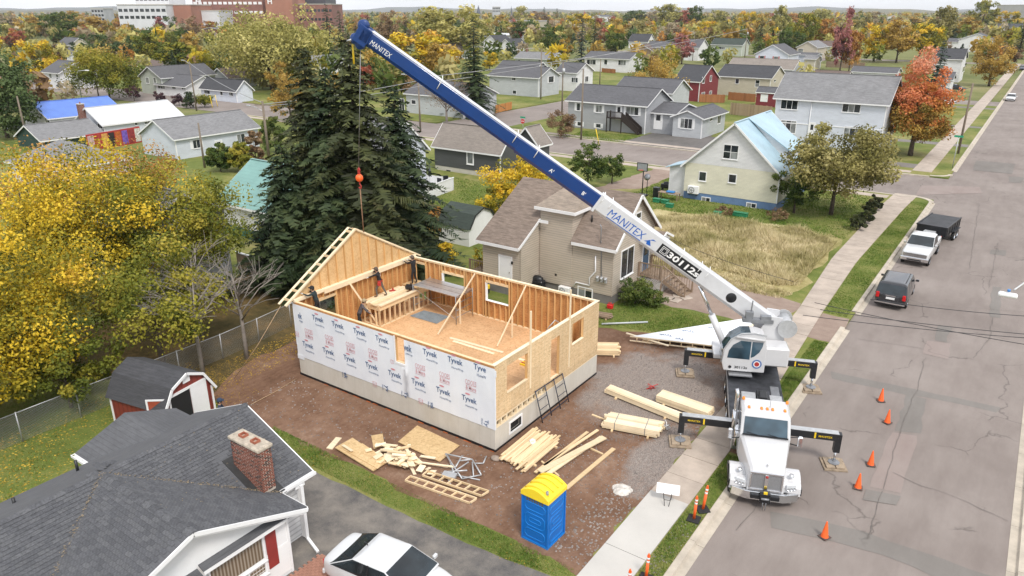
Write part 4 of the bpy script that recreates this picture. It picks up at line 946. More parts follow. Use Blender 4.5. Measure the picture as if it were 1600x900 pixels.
MB().tube([(0,0,-.56),(.01,0,-1.6),(0,.02,7.1-bz)],.03,6).build('sling',mat('sling_brown',(.30,.17,.10),.8,.2,4),hk)
tbx=onz(551,92,0);yx,yz=on_y(552,84,27.1)
MB().tube([(yx+29.05,0,yz-bz-.5),(yx+29.05,0,yz-bz+.45)],.05,6).build('yellow_weight',YEL,hk)
# ============================================================ THINGS ON THE BUILDING SITE
brd={}
def board_mesh(L,w_,h_,m):
 k=(round(L,2),w_,h_,m.name)
 if k not in brd:brd[k]=MB().box((0,-w_/2,0),(L,w_/2,h_)).mesh('board',m)
 return brd[k]
def bundle(name,label,a,b,cols,rows,w_,h_,m,z=ZY,jit=.08,fan=0,seed=0,straps=(),cat='lumber stack',group='lumber stacks on the site',bear=True):
 A=at(a[0],a[1],z);B=at(b[0],b[1],z);d=B-A;L=d.length;rz=math.atan2(d.y,d.x);r=random.Random(seed)
 t=thing(name,label,cat,(A.x,A.y,z),rz,group)
 z0=.09 if bear else 0
 if bear:
  for f in(.15,.8):MB().box((L*f,-cols*w_/2-.1,0),(L*f+.09,cols*w_/2+.1,.088)).build('bearer',LUM,t)
 for i in range(rows):
  for j in range(cols):
   o=link('board',board_mesh(L,w_-.006,h_-.004,m),t,(r.uniform(-jit,jit)*(2 if r.random()<.15 else 1),(j-(cols-1)/2)*w_,z0+i*h_),(0,0,r.uniform(-fan,fan)))
 for f in straps:MB().box((L*f,-cols*w_/2-.006,z0-.004),(L*f+.03,cols*w_/2+.006,z0+rows*h_+.008)).build('strap',STEEL,t)
 return t
bundle('lumber_stack','long low stack of pale boards on gravel left of the square bundle',(950,613),(1068,661),4,5,.14,.05,LUM2,seed=1)
bundle('lumber_stack','square stack of wide pale boards on gravel beside the crane truck',(1030,625),(1110,653),4,7,.19,.05,LUM2,seed=2,jit=.03)
bundle('lumber_stack','strapped bundle of studs with ragged ends between the truck and frame house',(946,663),(1031,679),7,4,.14,.09,LUM2,seed=3,jit=.12,straps=(.2,.75))
bundle('lumber_stack','fanned pile of thin studs at the corner of the frame house',(803,727),(854,684),16,3,.095,.045,LUM,seed=4,jit=.25,fan=.03)
bundle('lumber_stack','stacked boards at the far right corner of the frame house',(918,550),(966,551),6,6,.19,.05,LUM,seed=5,jit=.1)
for k,(a,b,w_,h_,lb)in enumerate((((843,742),(944,688),.3,.05,'wide white board lying beside the blue toilet'),((850,748),(940,686),.2,.05,'pale board under the wide white board'),((884,765),(959,702),.19,.045,'single yellow plank lying on dirt nearest the pavement'),((850,731),(934,675),.14,.045,'narrow board crossing behind the wide white board'),((836,742),(918,678),.14,.045,'narrow board touching the fanned studs'))):
 A=at(*a,ZY);B=at(*b,ZY);m=MB().beam((0,0,h_/2),(B.x-A.x,B.y-A.y,h_/2),w_,h_);tag(m.build('plank',LUM2 if k<2 else LUM,None,(A.x,A.y,ZY+.09+.05*(k in(0,))if k!=2 else ZY+.02)),lb,'plank')
for k,(a,b,lb)in enumerate((((846,722),(873,745),'small bearer strip under the loose boards'),((923,702),(942,711),'short stick beside the single yellow plank'),((925,649),(986,673),'thin brown stick under the strapped bundle'))):
 A=at(*a,ZY);B=at(*b,ZY);tag(MB().beam((0,0,.03),(B.x-A.x,B.y-A.y,.03),.08,.06).build('wood_strip',LUM,None,(A.x,A.y,ZY+.01)),lb,'wood strip')
def sheet_px(name,px,z,t,m,label,cat):
 P=[at(x,y,z)for x,y in px];c=sum(P,Vector())/len(P);pts=[(p.x-c.x,p.y-c.y)for p in P]
 a=sum(pts[i][0]*pts[(i+1)%len(pts)][1]-pts[(i+1)%len(pts)][0]*pts[i][1]for i in range(len(pts)))
 return tag(MB().prism(pts if a>0 else pts[::-1],0,t).build(name,m,None,(c.x,c.y,z)),label,cat)
sheet_px('strand_board',[(621.7,691),(652,665.5),(718,696.7),(687,722)],ZY+.05,.03,OSB_SHEET,'large clean strand board sheet lying nearest the frame house wall','board sheet')
sheet_px('strand_board',[(523.5,700.5),(551,685.3),(606,722),(583,737)],ZY+.08,.05,OSB_SHEET,'tilted stack of strand board sheets left of the scrap pile','board sheet')
sheet_px('strand_board',[(537,703),(566,693),(604,718),(590,733)],ZY+.135,.02,OSB_SHEET,'upper strand board sheet with black marks under the scraps','board sheet')
sheet_px('strand_board',[(580,681),(598,678),(601,697),(584,702)],ZY+.03,.02,OSB_SHEET,'small upright looking strand board piece behind the scrap pile','board sheet')
sheet_px('board_offcut',[(510,701),(525,684),(534,685),(519,703)],ZY+.01,.04,LUM2,'lone board offcut lying on dirt left of the strand boards','offcut')
rs=random.Random(11)
c0=at(627,727,ZY)
scrap_pos=[]
for k in range(70):
 px=rs.gauss(625,20);py=722+(px-625)*.28+rs.gauss(0,9);hgt=max(0,.32-.011*abs(px-622))*rs.random();p=at(px,py,ZY)
 L=rs.choice((.25,.35,.5,.6,.8));m=MB().box((-L/2,-.07,-.02),(L/2,.07,.02))if k%3 else MB().box((-L/3,-.14,-.012),(L/3,.14,.012))
 o=m.build('wood_offcut',LUM2 if k%4 else LUM,None,(p.x,p.y,ZY+.06+hgt+.003*k),(rs.uniform(-.25,.25),rs.uniform(-.25,.25),rs.uniform(0,3.1)))
 tag(o,'pale wood offcut in the scrap heap between the strand boards','offcut','offcuts in the scrap heap')
for a,b in(((606,718),(712,732)),((642,721),(700,730))):
 A=at(*a,ZY+.1);B=at(*b,ZY+.1);tag(MB().beam((0,0,0),(B.x-A.x,B.y-A.y,0),.09,.04).build('wood_strip',LUM2,None,(A.x,A.y,ZY+.17 if a[0]<620 else ZY+.12)),'long lath sticking out of scrap heap, %s one'%('upper' if a[0]<620 else 'lower'),'wood strip')
def ladder_frame(px,label,n):
 A=[at(x,y,ZY)for x,y in px];t=thing('timber_ladder',label,'timber frame',A[0])
 O=-A[0];z=ZY+.06
 for a,b in((A[0],A[1]),(A[3],A[2])):MB().beam((a.x,a.y,z),(b.x,b.y,z),.045,.09).build('rail',LUM,t,O)
 for k in range(n):
  f=k/(n-1);a=A[0].lerp(A[1],f);b=A[3].lerp(A[2],f);a,b=a.lerp(b,.08),b.lerp(a,.08);MB().beam((a.x,a.y,z),(b.x,b.y,z),.04,.085).build('rung',LUM,t,O)
 return t
l1=ladder_frame([(633,753),(734,788),(745,781),(641,746)],'timber lookout ladder lying on dirt, nearer one',8)
l2=ladder_frame([(660,748),(752,780),(764,773),(668,741)],'timber lookout ladder lying on dirt, farther one',8);l2.location.z+=.1
sf=thing('scaffold_parts','heap of folded galvanised scaffold frames beside the strand board','scaffold parts',at(724,735,ZY))
So=-Vector(sf.location)
segs=[(696,709,.5,738,718,.45),(738,718,.45,752,742,.2),(752,742,.2,722,748,.15),(722,748,.15,696,709,.5),(700,712,.4,712,747,.1),(694,737,.2,730,735,.5),(694,747,.15,732,722,.55),(738,722,.5,740,745,.1),(695,737,.1,706,761,.05),(715,743,.1,750,750,.05),(742,724,.1,755,724,.08),(755,724,.08,760,713,.1),(718,720,.4,735,718,.5),(712,730,.35,722,712,.5)]
for(xa,ya,za,xb,yb,zb)in segs:
 A=at(xa,ya,ZY+za*.6);B=at(xb,yb,ZY+zb*.6);MB().tube([A,B],.032,7).build('tube',GALV,sf,So)
A=at(702,744,ZY+.1);MB().box((-.3,-.18,0),(.3,.18,.1)).build('platform',GALV,sf,A+So,(0,0,.3))
A=[(at(848,661,ZY)),(at(889,628,ZY))];xw=X1+.05
ya,za=on_x(836.5,611,xw);yb,zb=on_x(878.5,583,xw)
B=[Vector((xw,ya,za)),Vector((xw,yb,zb))]
NAVY=mat('navy_steel',(.02,.035,.075),.4,.15,5,0,.4)
bf=thing('blue_scaffold','dark blue tube scaffold frame leaning on the concrete base','scaffold frame',A[0])
for k in range(4):
 f=k/3;MB().tube([A[0].lerp(A[1],f),B[0].lerp(B[1],f)],.024,7).build('upright' if k in(0,3)else 'bar',NAVY,bf,-A[0])
for f in(.12,.98):MB().tube([A[0].lerp(B[0],f),A[1].lerp(B[1],f)],.024,7).build('bar',NAVY,bf,-A[0])
for f in(.4,.68):MB().tube([A[0].lerp(B[0],f),A[0].lerp(B[0],f).lerp(A[1].lerp(B[1],f),.34)],.016,6).build('rung',NAVY,bf,-A[0]);MB().tube([A[1].lerp(B[1],f),A[0].lerp(B[0],f).lerp(A[1].lerp(B[1],f),.66)],.016,6).build('rung',NAVY,bf,-A[0])
gp=[at(988,529,ZY+.3),at(1146,547,ZY+.3),at(1205,511,ZY+.5),at(1160,502,ZY+.3)]
gt=thing('gable_panel','prefabricated gable panel wrapped in white paper lying on the grass','gable panel',gp[0])
O=-gp[0]
gtop=[gp[0]+Vector((0,0,.16)),gp[1]+Vector((0,0,.16)),gp[2]+Vector((0,0,.0)),gp[3]+Vector((0,0,.18))]
MB().slab([gtop[0],gtop[1],gtop[3]],.03).build('wrapped_sheet',WRAP,gt,O);MB().slab([gtop[1],gtop[2],gtop[3]],.03).build('wrapped_sheet',WRAP,gt,O)
for dz in(0,.26):MB().beam(gp[0]+Vector((-.1,-.12,dz-.1)),gp[1]+Vector((0,-.12,dz-.1)),.045,.06).build('rail',LUM2,gt,O)
for k in range(9):q=gp[0].lerp(gp[1],(k+.5)/9)+Vector((0,-.12,-.07));MB().box((q.x-.02,q.y-.02,q.z),(q.x+.02,q.y+.02,q.z+.20)).build('rung',LUM,gt,O)
MB().beam(gp[0]+Vector((-.6,.4,.05)),gp[0]+Vector((2.2,.2,.05)),.12,.05).build('rail',LUM2,gt,O)
MB().beam(at(1168,512,ZY+.5),at(1216,488,ZY+.6),.09,.14).build('rail',LUM2,gt,O);MB().beam(at(1196,512,ZY+.4),at(1218,497,ZY+.5),.09,.14).build('rail',LUM2,gt,O)
for px,py in((1010,536),(1080,545),(1140,549),(1165,520)):
 q=at(px,py,ZY);MB().box((q.x-.25,q.y-.05,ZY),(q.x+.25,q.y+.25,ZY+.16)).build('block',LUM,gt,O)
for px,py,s in((1040,523,'Tyvek'),(1075,517,'Tyvek'),(1115,512,'Tyvek'),(1062,529,'Tyv')):
 q=at(px,py,ZY+.475);m=MB();d1=(gp[1]-gp[0]).normalized();
 text(m,s,frame(q,-d1),.3,.75 if len(s)>3 else.5,.012);m.build('navy_lettering',INK,gt,O)
pc=[at(816.5,840,ZY),at(855,859,ZY),at(882,833,ZY)]
ux=(pc[1]-pc[0]);lx_=1.12;prz=math.atan2(ux.y,ux.x)
PT=thing('portable_toilet','blue portable toilet cabin with yellow domed roof on the dirt','portable toilet',(pc[1].x,pc[1].y,ZY),prz)
PBL=mat('toilet_blue',(.005,.15,.52),.35,.06,1.5);PBL2=mat('toilet_blue_rib',(.01,.20,.60),.35,.05,1.5);PYL=mat('toilet_yellow',(.90,.66,.03),.35,.04,1.5);PYL2=mat('toilet_yellow_dark',(.80,.50,.02),.4,.05,2)
W_=1.12;hh=1.98
MB().box((-W_,0,.08),(0,W_,hh)).build('cabin',PBL,PT,bevel=.02,seg=2)
MB().box((-W_-.03,-.03,0),(.03,W_+.03,.08)).build('base',PBL2,PT)
def ribs(M_,w_,name):
 def ring(x0,x1,z0,z1,t):
  m=MB();c=min(.1,(z1-z0)*.3);P=[(x0+c,z0),(x1-c,z0),(x1,z0+c),(x1,z1-c),(x1-c,z1),(x0+c,z1),(x0,z1-c),(x0,z0+c)]
  m.tube([tuple(M_@Vector((a,-.002,b)))for a,b in P+P[:1]],t,6,0,False);m.build(name,PBL2,PT)
 ring(.12,w_-.12,1.42,1.74,.017);ring(.14,w_-.14,.72,1.26,.017);ring(.3,w_-.3,.9,1.08,.015);ring(.12,w_-.12,.22,.58,.017)
ribs(Matrix.Translation((-W_,0,0)),W_,'moulding');ribs(rotm('Z',math.pi/2),W_,'moulding')
for x,y in((-W_,0),(0,0),(0,W_),(-W_,W_)):MB().box((x-.035,y-.035,.08),(x+.035,y+.035,hh)).build('corner_post',PBL,PT,bevel=.015,seg=2)
m=MB()
for k in range(7):m.box((-W_+.18+k*.11,-.012,hh-.2),(-W_+.25+k*.11,.0,hh-.06))
m.build('vent',mat('vent_grey',(.10,.11,.13),.6,.1,3),PT)
sec=[]
for k in range(13):
 x=-W_-.05+(W_+.1)*k/12;f=1-((k-6)/6)**2;sec.append((x,hh+.16+.24*f))
m=MB();n=len(sec);vs=[(x,-.06,z)for x,z in sec]+[(x,W_+.06,z)for x,z in sec]+[(sec[0][0],-.06,hh-.02),(sec[-1][0],-.06,hh-.02),(sec[0][0],W_+.06,hh-.02),(sec[-1][0],W_+.06,hh-.02)]
fs=[(k,k+1,n+k+1,n+k)for k in range(n-1)]+[tuple([2*n,2*n+1]+list(range(n-1,-1,-1))),tuple([2*n+3,2*n+2]+list(range(n,2*n))),(2*n+1,2*n+3,2*n-1,n-1),(2*n+2,2*n,0,n),(2*n,2*n+2,2*n+3,2*n+1)]
m.add(vs,fs);m.build('roof',PYL,PT,bevel=.02,seg=2)
for y in(.1,.42,.74,1.02):
 m=MB();m.tube([(x,y,z+.012)for x,z in sec[1:-1]],.03,7);m.build('roof_rib',PYL2,PT)
m=MB().tube([(-.12,.12,hh+.1),(-.12,.12,hh+.42)],.05,10);m.build('vent_pipe',STEEL,PT)
def cone(px,py,label):
 p=at(px,py,0);t=thing('traffic_cone',label,'traffic cone',(p.x,p.y,.032),rs.uniform(0,1.5),'orange traffic cones on the road')
 MB().cbox((-.18,-.18,0),(.18,.18,.035),.012).build('base',mat('cone_base',(.10,.06,.05),.7,.2,6),t)
 MB().lathe([(.145,.03),(.13,.06),(.028,.68),(.018,.7),(.001,.7)],18).build('body',ORG,t);return t
for px,py,lb in((1376,627,'orange traffic cone farthest up the road from the camera'),(1386,661,'orange traffic cone, second farthest and nearest road centre'),(1360,727,'orange traffic cone in the middle of the five'),(1340,763,'orange traffic cone right of the front outrigger pad'),(1288,840,'orange traffic cone nearest the camera')):cone(px,py,lb)
def dpost(px,py,label,lean=0,h=1.08):
 p=at(px,py,ZY);t=thing('delineator_post',label,'delineator post',(p.x,p.y,ZY+.01),rs.uniform(0,.8),'orange delineator posts by the pavement')
 MB().cbox((-.24,-.24,0),(.24,.24,.06),.02).build('base',RUB,t)
 f=lambda z:(z*lean*.6,z*lean*.3,z)
 MB().tube([f(.05),f(.72)],.055,12).tube([f(.8),f(.86)],.055,12).tube([f(.94),f(1.0)],.055,12).tube([f(1.0),f(h)],[.045,.03],10).build('post',ORG,t)
 for a,b in((.72,.8),(.86,.94)):MB().tube([f(a),f(b)],.056,12).build('reflective_band',WHITE,t)
dpost(1084,812,'orange delineator post on the grass nearer the camera of the front pair',.05);dpost(1098,797,'leaning orange delineator post on the grass closest to the truck',.2)
dpost(1009,905,'orange delineator post at bottom edge right of the new slab',.06);dpost(982,930,'orange delineator post at bottom edge on the new slab',.0)
sg=at(1042,786,ZY+.05);st=thing('sandwich_sign','blank white board sign on small wire stand on the pavement','sign',sg,.35)
MB().box((-.45,-.01,.0),(.45,.015,.4),0,Matrix.Translation((0,0,.42))@rotm('X',-.6)).build('board',WHITE,st)
m=MB()
for s in(-1,1):m.tube([(s*.16,0,.45),(s*.08,-.22,0)],.014,5).tube([(s*.16,0,.45),(s*.14,.25,0)],.014,5)
m.tube([(-.12,-.11,.22),(.12,-.11,.22)],.012,5).build('stand',BLACK,st)
m=MB();rr2=random.Random(5)
lime=[]
for k in range(22):a=2*math.pi*k/22;lime.append((.42*math.cos(a)*rr2.uniform(.85,1.1),.42*math.sin(a)*rr2.uniform(.85,1.1)))
q=at(972,765,ZY);lm=MB();vs=[(x,y,.0)for x,y in lime]+[(x*.8,y*.8,.04+rr2.uniform(0,.03))for x,y in lime]+[(x*.4,y*.4,.05+rr2.uniform(0,.03))for x,y in lime]+[(0,0,.06)]
fs=[(k,(k+1)%22,22+(k+1)%22,22+k)for k in range(22)]+[(22+k,22+(k+1)%22,44+(k+1)%22,44+k)for k in range(22)]+[(44+k,44+(k+1)%22,66)for k in range(22)]
lm.add(vs,fs,0,True);tag(lm.build('cement_spill',mat('spilt_cement',(.62,.58,.53),.95,.3,6,.5),None,(q.x,q.y,ZY+.012)),'round white patch of spilt cement on the dirt','cement spill')
for(px,py,nm,lb,sz,mm)in((832,697,'bucket','small white bucket by the fanned studs',.14,WHITE),(953,482,'fuel_can','red fuel can on the grass by the beige house',.3,mat('red_plastic',(.62,.02,.02),.4,.05,4))):
 q=at(px,py,ZY)
 if nm=='bucket':tag(MB().lathe([(.001,0),(.11,0),(.14,.3),(.12,.3),(.1,.03),(.001,.03)],14).tube([(-.14,0,.28),(0,0,.42),(.14,0,.28)],.008,5).build(nm,mm,None,q),lb,'bucket')
 else:tag(MB().cbox((-.2,-.13,0),(.2,.13,.3),.04).tube([(-.12,0,.3),(-.1,0,.4),(.1,0,.4),(.12,0,.3)],.025,6).tube([(.16,0,.28),(.26,0,.4)],.025,6).build(nm,mm,None,q),lb,'fuel can')
A=at(940,508,ZY);B=at(1012,505,ZY);tag(MB().tube([(0,0,.08),(B.x-A.x,B.y-A.y,.08)],.06,8).build('drain_pipe',mat('pale_pipe',(.55,.58,.6),.4,.1,3),None,A),'pale plastic pipe lying on the grass','pipe')
bundle('board_pile','small pile of red and weathered boards by the house corner',(924,492),(955,498),4,2,.15,.06,OLDWOOD,seed=8,fan=.08,cat='board pile',group=None)
rp_=mat('rope',(.50,.34,.20),.9,.2,8)
def rope(pts,label,r=.012,m=rp_):return tag(MB().tube(pts,r,5).build('rope',m),label,'rope')
g0=Vector((X0-.45,Y0-.45,4.15));e0=at(366,592,ZY+.1);rope([g0,g0.lerp(e0,.5)-Vector((0,0,.15)),e0],'tag rope running from gable rafter tail down to the ground',.018)
p0=at(463,592,ZY+.06);p1=at(430,612,ZY+.03);p2=at(392,632,ZY+.03);rope([p0,p1,p2],'tag rope trailing over the dirt to the black roof',.018)
ch=at(860,641,ZY)
for k,(px,py,lb)in enumerate(((1014,607,'red ratchet strap lying on gravel by the long stack'),(1040,668,'white tangled strapping on gravel by the strapped bundle'))):
 q=at(px,py,ZY);r=random.Random(k);pts=[(r.uniform(-.4,.4),r.uniform(-.4,.4),.03+.02*i)for i in range(9)]
 tag(MB().tube(pts,.02,5).build('strap',[mat('red_plastic',(.6,.02,.02)),WHITE][k],None,q),lb,'strap')
q=at(774,718,ZY);tag(MB().lathe([(.001,0),(.16,0),(.2,.06),(.16,.16),(.05,.2),(.001,.2)],9,0,Matrix.Diagonal((1.2,.9,.8,1))).build('boulder',mat('boulder',(.34,.27,.22),.9,.2,4,.4),None,q),'brown boulder at the foot of the foundation corner','boulder')
# ------------------------------------------------------------ people
SKIN=mat('skin',(.48,.28,.19),.55,.05,6)
def person(label,loc,rz,J,jacket,trousers,boots,cap,glove=None,extras=None):
 t=thing('person',label,'person',loc,rz)
 names=list(J);idx={n:i for i,n in enumerate(names)}
 E=[('pelvis','belly'),('belly','chest'),('chest','neck'),('neck','head'),('head','crown'),('chest','shL'),('chest','shR'),('shL','elL'),('elL','wrL'),('wrL','haL'),('shR','elR'),('elR','wrR'),('wrR','haR'),('pelvis','hiL'),('pelvis','hiR'),('hiL','knL'),('knL','anL'),('anL','toL'),('hiR','knR'),('knR','anR'),('anR','toR')]
 rad=dict(pelvis=(.15,.12),belly=(.145,.11),chest=(.17,.12),neck=(.06,.06),head=(.085,.10),crown=(.075,.085),sh=(.075,.075),el=(.05,.05),wr=(.034,.034),ha=(.045,.028),hi=(.095,.095),kn=(.065,.065),an=(.045,.045),to=(.048,.036))
 me=bpy.data.meshes.new('body');me.from_pydata([J[n]for n in names],[(idx[a],idx[b])for a,b in E],[])
 o=bpy.data.objects.new('body',me);COL.objects.link(o)
 sk=o.modifiers.new('s','SKIN');ss=o.modifiers.new('u','SUBSURF');ss.levels=ss.render_levels=2;sk.use_smooth_shade=True
 sv=me.skin_vertices[0].data
 for n in names:sv[idx[n]].radius=rad.get(n)or rad[n[:2]]
 sv[idx['pelvis']].use_root=True
 bpy.context.view_layer.update()
 ev=bpy.data.meshes.new_from_object(o.evaluated_get(bpy.context.evaluated_depsgraph_get()));bpy.data.objects.remove(o)
 ev.materials.clear()
 for m in(jacket,trousers,boots,SKIN,glove or SKIN):ev.materials.append(m)
 cls={}
 for a,b in E:
  c=0
  if b in('crown','head'):c=3
  if b[:2]=='ha':c=4
  if b[:2]in('hi','kn','an'):c=1
  if b[:2]=='to':c=2
  cls[(a,b)]=c
 def sd2(p,a,b):
  ab=b-a;f=max(0,min(1,(p-a).dot(ab)/max(ab.length_squared,1e-9)));return(p-a-ab*f).length
 V={n:Vector(J[n])for n in names}
 for p in ev.polygons:
  c=Vector(p.center);p.material_index=cls[min(E,key=lambda e:sd2(c,V[e[0]],V[e[1]]))];p.use_smooth=True
 bo=link('body',ev,t)
 for s in 'LR':
  h=V['ha'+s];w_=V['wr'+s];d=(h-w_).normalized();sdv=d.cross(Vector((0,0,1)));sdv=sdv.normalized()if sdv.length>.1 else Vector((1,0,0));dn=Vector((0,0,-1))if abs(d.z)<.8 else Vector((0,-1,0))
  m=MB()
  for k,ln in enumerate((.062,.075,.07,.055)):
   a=h+sdv*(.026-.0175*k);m.tube([a,a+d*ln*.55+dn*.008,a+d*ln*.8+dn*.03],[.0095,.0088,.0075],6)
  a=w_.lerp(h,.4)+sdv*.035;m.tube([a,a+sdv*.025+d*.03,a+sdv*.03+d*.055+dn*.01],[.011,.0095,.008],6)
  m.build('hand',glove or SKIN,t)
 hd,cr=V['head'],V['crown'];up=(cr-hd).normalized();fwd=Vector((0,-1,0));fwd=(fwd-up*fwd.dot(up)).normalized();sx=up.cross(fwd)
 m=MB();m.tube([hd+fwd*.095+up*.03,hd+fwd*.125-up*.015],[.012,.02],6);m.build('nose',SKIN,t)
 for s in(-1,1):MB().lathe([(.001,-.012),(.013,0),(.001,.012)],8,0,Matrix.Translation(hd+fwd*.095+sx*s*.034+up*.035)).build('eye',BLACK,t);MB().tube([hd+sx*s*.088+up*.03,hd+sx*s*.1-up*.03],[.016,.012],6).build('ear',SKIN,t)
 MB().tube([hd+fwd*.098-up*.05-sx*.025,hd+fwd*.104-up*.052,hd+fwd*.098-up*.05+sx*.025],.008,5).build('mouth',RED,t)
 M_=Matrix((sx,fwd,up)).transposed().to_4x4();M_.translation=hd+up*.055
 m=MB();m.lathe([(.118,0),(.118,.05),(.1,.1),(.06,.135),(.001,.145)],16,0,M_@Matrix.Diagonal((.95,1.08,1,1)))
 c1=m.build('cap',cap,t);link('brim',MB().prism([(-.07,.08),(.07,.08),(.085,.17),(.0,.21),(-.085,.17)],.0,.018,0,M_).mesh('brim',cap),c1)
 MB().lathe([(.112,-.09),(.116,-.02),(.119,.0)],14,0,M_@Matrix.Translation((0,-.02,0))@Matrix.Diagonal((.86,.95,1,1))).build('hair',mat('brown_hair',(.06,.035,.02),.8,.2,20),t)
 if extras:extras(t,V)
 return t
def stand(lean=0,la=None,ra=None,step=.12,bend=0,look=0):
 J=dict(pelvis=(0,0,.95),belly=(0,-.02-lean*.1,1.1),chest=(0,-lean*.25,1.34),neck=(0,-lean*.36-.01,1.5),head=(look,-lean*.45-.03,1.61),crown=(look,-lean*.45-.02,1.70),shL=(.19,-lean*.3,1.41),shR=(-.19,-lean*.3,1.41),hiL=(.1,0,.9),hiR=(-.1,0,.9),knL=(.12,-step-.03,.5),knR=(-.12,step-.06,.49),anL=(.13,-step*.9,.09),anR=(-.14,step*1.6,.09),toL=(.15,-step*.9-.19,.035),toR=(-.17,step*1.6-.18,.035))
 a=la or((.27,.02,1.13),(.27,-.1,.88));b=ra or((-.27,.02,1.13),(-.27,-.1,.88))
 for s,q in(('L',a),('R',b)):
  J['el'+s]=q[0];J['wr'+s]=q[1];d=(Vector(q[1])-Vector(q[0])).normalized();J['ha'+s]=tuple(Vector(q[1])+d*.1)
 return J
JB=mat('black_hoodie',(.015,.015,.018),.9,.2,10,.3);JG=mat('grey_hoodie',(.10,.095,.105),.9,.2,10,.3);JT=mat('dark_teal_jacket',(.022,.04,.045),.9,.2,10,.3);JN=mat('navy_hoodie',(.03,.05,.09),.9,.2,10,.3)
TG=mat('grey_trousers',(.13,.115,.10),.9,.2,10);TB=mat('black_trousers',(.02,.02,.022),.9,.2,10);BT=mat('tan_boots',(.20,.12,.06),.8,.2,10);CAPB=mat('brown_cap',(.12,.09,.07),.9,.1,10);CAPK=mat('black_cap',(.02,.02,.02),.9,.1,10);CAPT=mat('tan_cap',(.36,.29,.18),.9,.1,10);GLV=mat('white_glove',(.6,.6,.58),.8,.1,10)
def belt(t,V):
 p=V['pelvis'];b=MB().lathe([(.19,-.03),(.2,0),(.19,.04)],18,0,Matrix.Translation(p+Vector((0,0,.05)))@Matrix.Diagonal((1,.78,1,1))).build('tool_belt',RED,t)
 for s in(-1,1):link('pouch',MB().cbox((s*.2-.06,-.1,-.22),(s*.2+.06,.1,.02),.02,0,Matrix.Translation(p)).mesh('pouch',RED),b)
 bk=V['chest'];m=MB();text(m,'C',Matrix.Translation(bk+Vector((0,.135,-.02)))@rotm('Z',math.pi)@rotm('X',math.pi/2),.16,.2,.03);m.build('back_print',WHITE,t)
zp=ZPLAT+.06
f1=Vector((-29.0,28.05,zp))
person('worker in black hoodie and red tool belt standing on platform, reaching to the gable beam',(f1.x,f1.y,zp),R(-58),stand(.35,((.32,-.3,1.38),(.38,-.55,1.3)),((-.3,-.42,1.42),(-.36,-.7,1.42)),.2),JB,TG,BT,CAPB,GLV,belt)
f2=Vector((-28.85,30.75,zp-.03))
person('worker in black clothes standing at the back corner holding the gable beam',(f2.x,f2.y,zp),R(-80),stand(.1,((.3,-.26,1.36),(.2,-.52,1.42)),((-.3,-.26,1.32),(-.2,-.5,1.38)),.05),JB,TB,BT,CAPB,GLV)
h3=z_of(-29.2,23.6,449)
person('worker in dark teal jacket leaning over the wrapped wall at its left corner',(-29.2,23.6,h3-1.72),R(-60),stand(.4,((.3,-.34,1.35),(.3,-.6,1.45)),((-.3,-.4,1.35),(-.36,-.66,1.5)),.08),JT,TB,BT,CAPK,GLV,None)
tr=thing('trestle','small timber trestle under the worker at the left corner','trestle',(-29.2,23.6,ZD))
zt_=h3-1.72-ZD
MB().box((-.35,-.5,zt_-.05),(.35,.5,zt_)).build('top',LUM,tr)
for a,b in((-.3,-.42),(.3,-.42),(-.3,.42),(.3,.42)):MB().box((a-.04,b-.04,0),(a+.04,b+.04,zt_-.05)).build('leg',LUM,tr)
f4=at(559,475,ZD+1.55)
J4=stand(.75,((.28,-.42,1.12),(.24,-.62,.95)),((-.28,-.42,1.12),(-.24,-.62,.95)),.1)
person('worker in grey hoodie and tan cap bending beside the stair platform',(f4.x,f4.y,ZD),R(150),J4,JG,TB,BT,CAPT,None,None)
f5=at(347,676,ZY)
person('person in navy hoodie standing behind the black roof next to the red shed',(f5.x,f5.y,ZY),R(140),stand(.2,((.24,-.2,1.15),(.1,-.35,1.1)),((-.24,-.2,1.15),(-.1,-.35,1.05))),JN,TB,BT,mat('navy_hood',(.03,.05,.09),.9,.1,8))
# ============================================================ HOUSES
BRICK=mat('red_brick',(.25,.085,.055),.85,.3,9,.2);BRICK2=mat('dark_brick',(.10,.055,.045),.85,.3,9,.2);MORTAR=mat('mortar',(.50,.44,.37),.9,.15,6)
R_BLACK=shingle('roof_black',(.055,.056,.062));R_GREY=shingle('roof_grey',(.10,.10,.108));R_LGREY=shingle('roof_light_grey',(.20,.20,.205));R_BROWN=shingle('roof_brown',(.20,.155,.125),.35);R_DKBR=shingle('roof_dark_brown',(.13,.095,.08));R_TAUPE=shingle('roof_taupe',(.23,.20,.175),.2)
R_DGREEN=shingle('roof_dark_green',(.045,.06,.05))
def metalroof(name,col,vertical=True):
 m,t,bs=nodes(name);v=coord(t);q=N(t,'ShaderNodeSeparateXYZ',{0:v});f=math_(t,'FRACT',math_(t,'DIVIDE',q.outputs[1],.3));l=ramp(t,f,[(0,.55),(.12,1),(1,1)])
 c=ramp(t,noise(t,v,.7,4),[(.3,[x*.88 for x in col]),(.7,[min(1,x*1.08)for x in col])])
 t.links.new(mix(t,.5,c,mix(t,1.,c,l,'MULTIPLY')),bs.inputs['Base Color']);bs.inputs['Roughness'].default_value=.4;bump(t,bs,l,.3,.02);return m
R_BLUE=metalroof('roof_blue_metal',(.10,.20,.58));R_WHITE=metalroof('roof_white_metal',(.60,.61,.62));R_PBLUE=metalroof('roof_pale_blue',(.36,.50,.58));R_TEAL=metalroof('roof_teal',(.17,.33,.30))
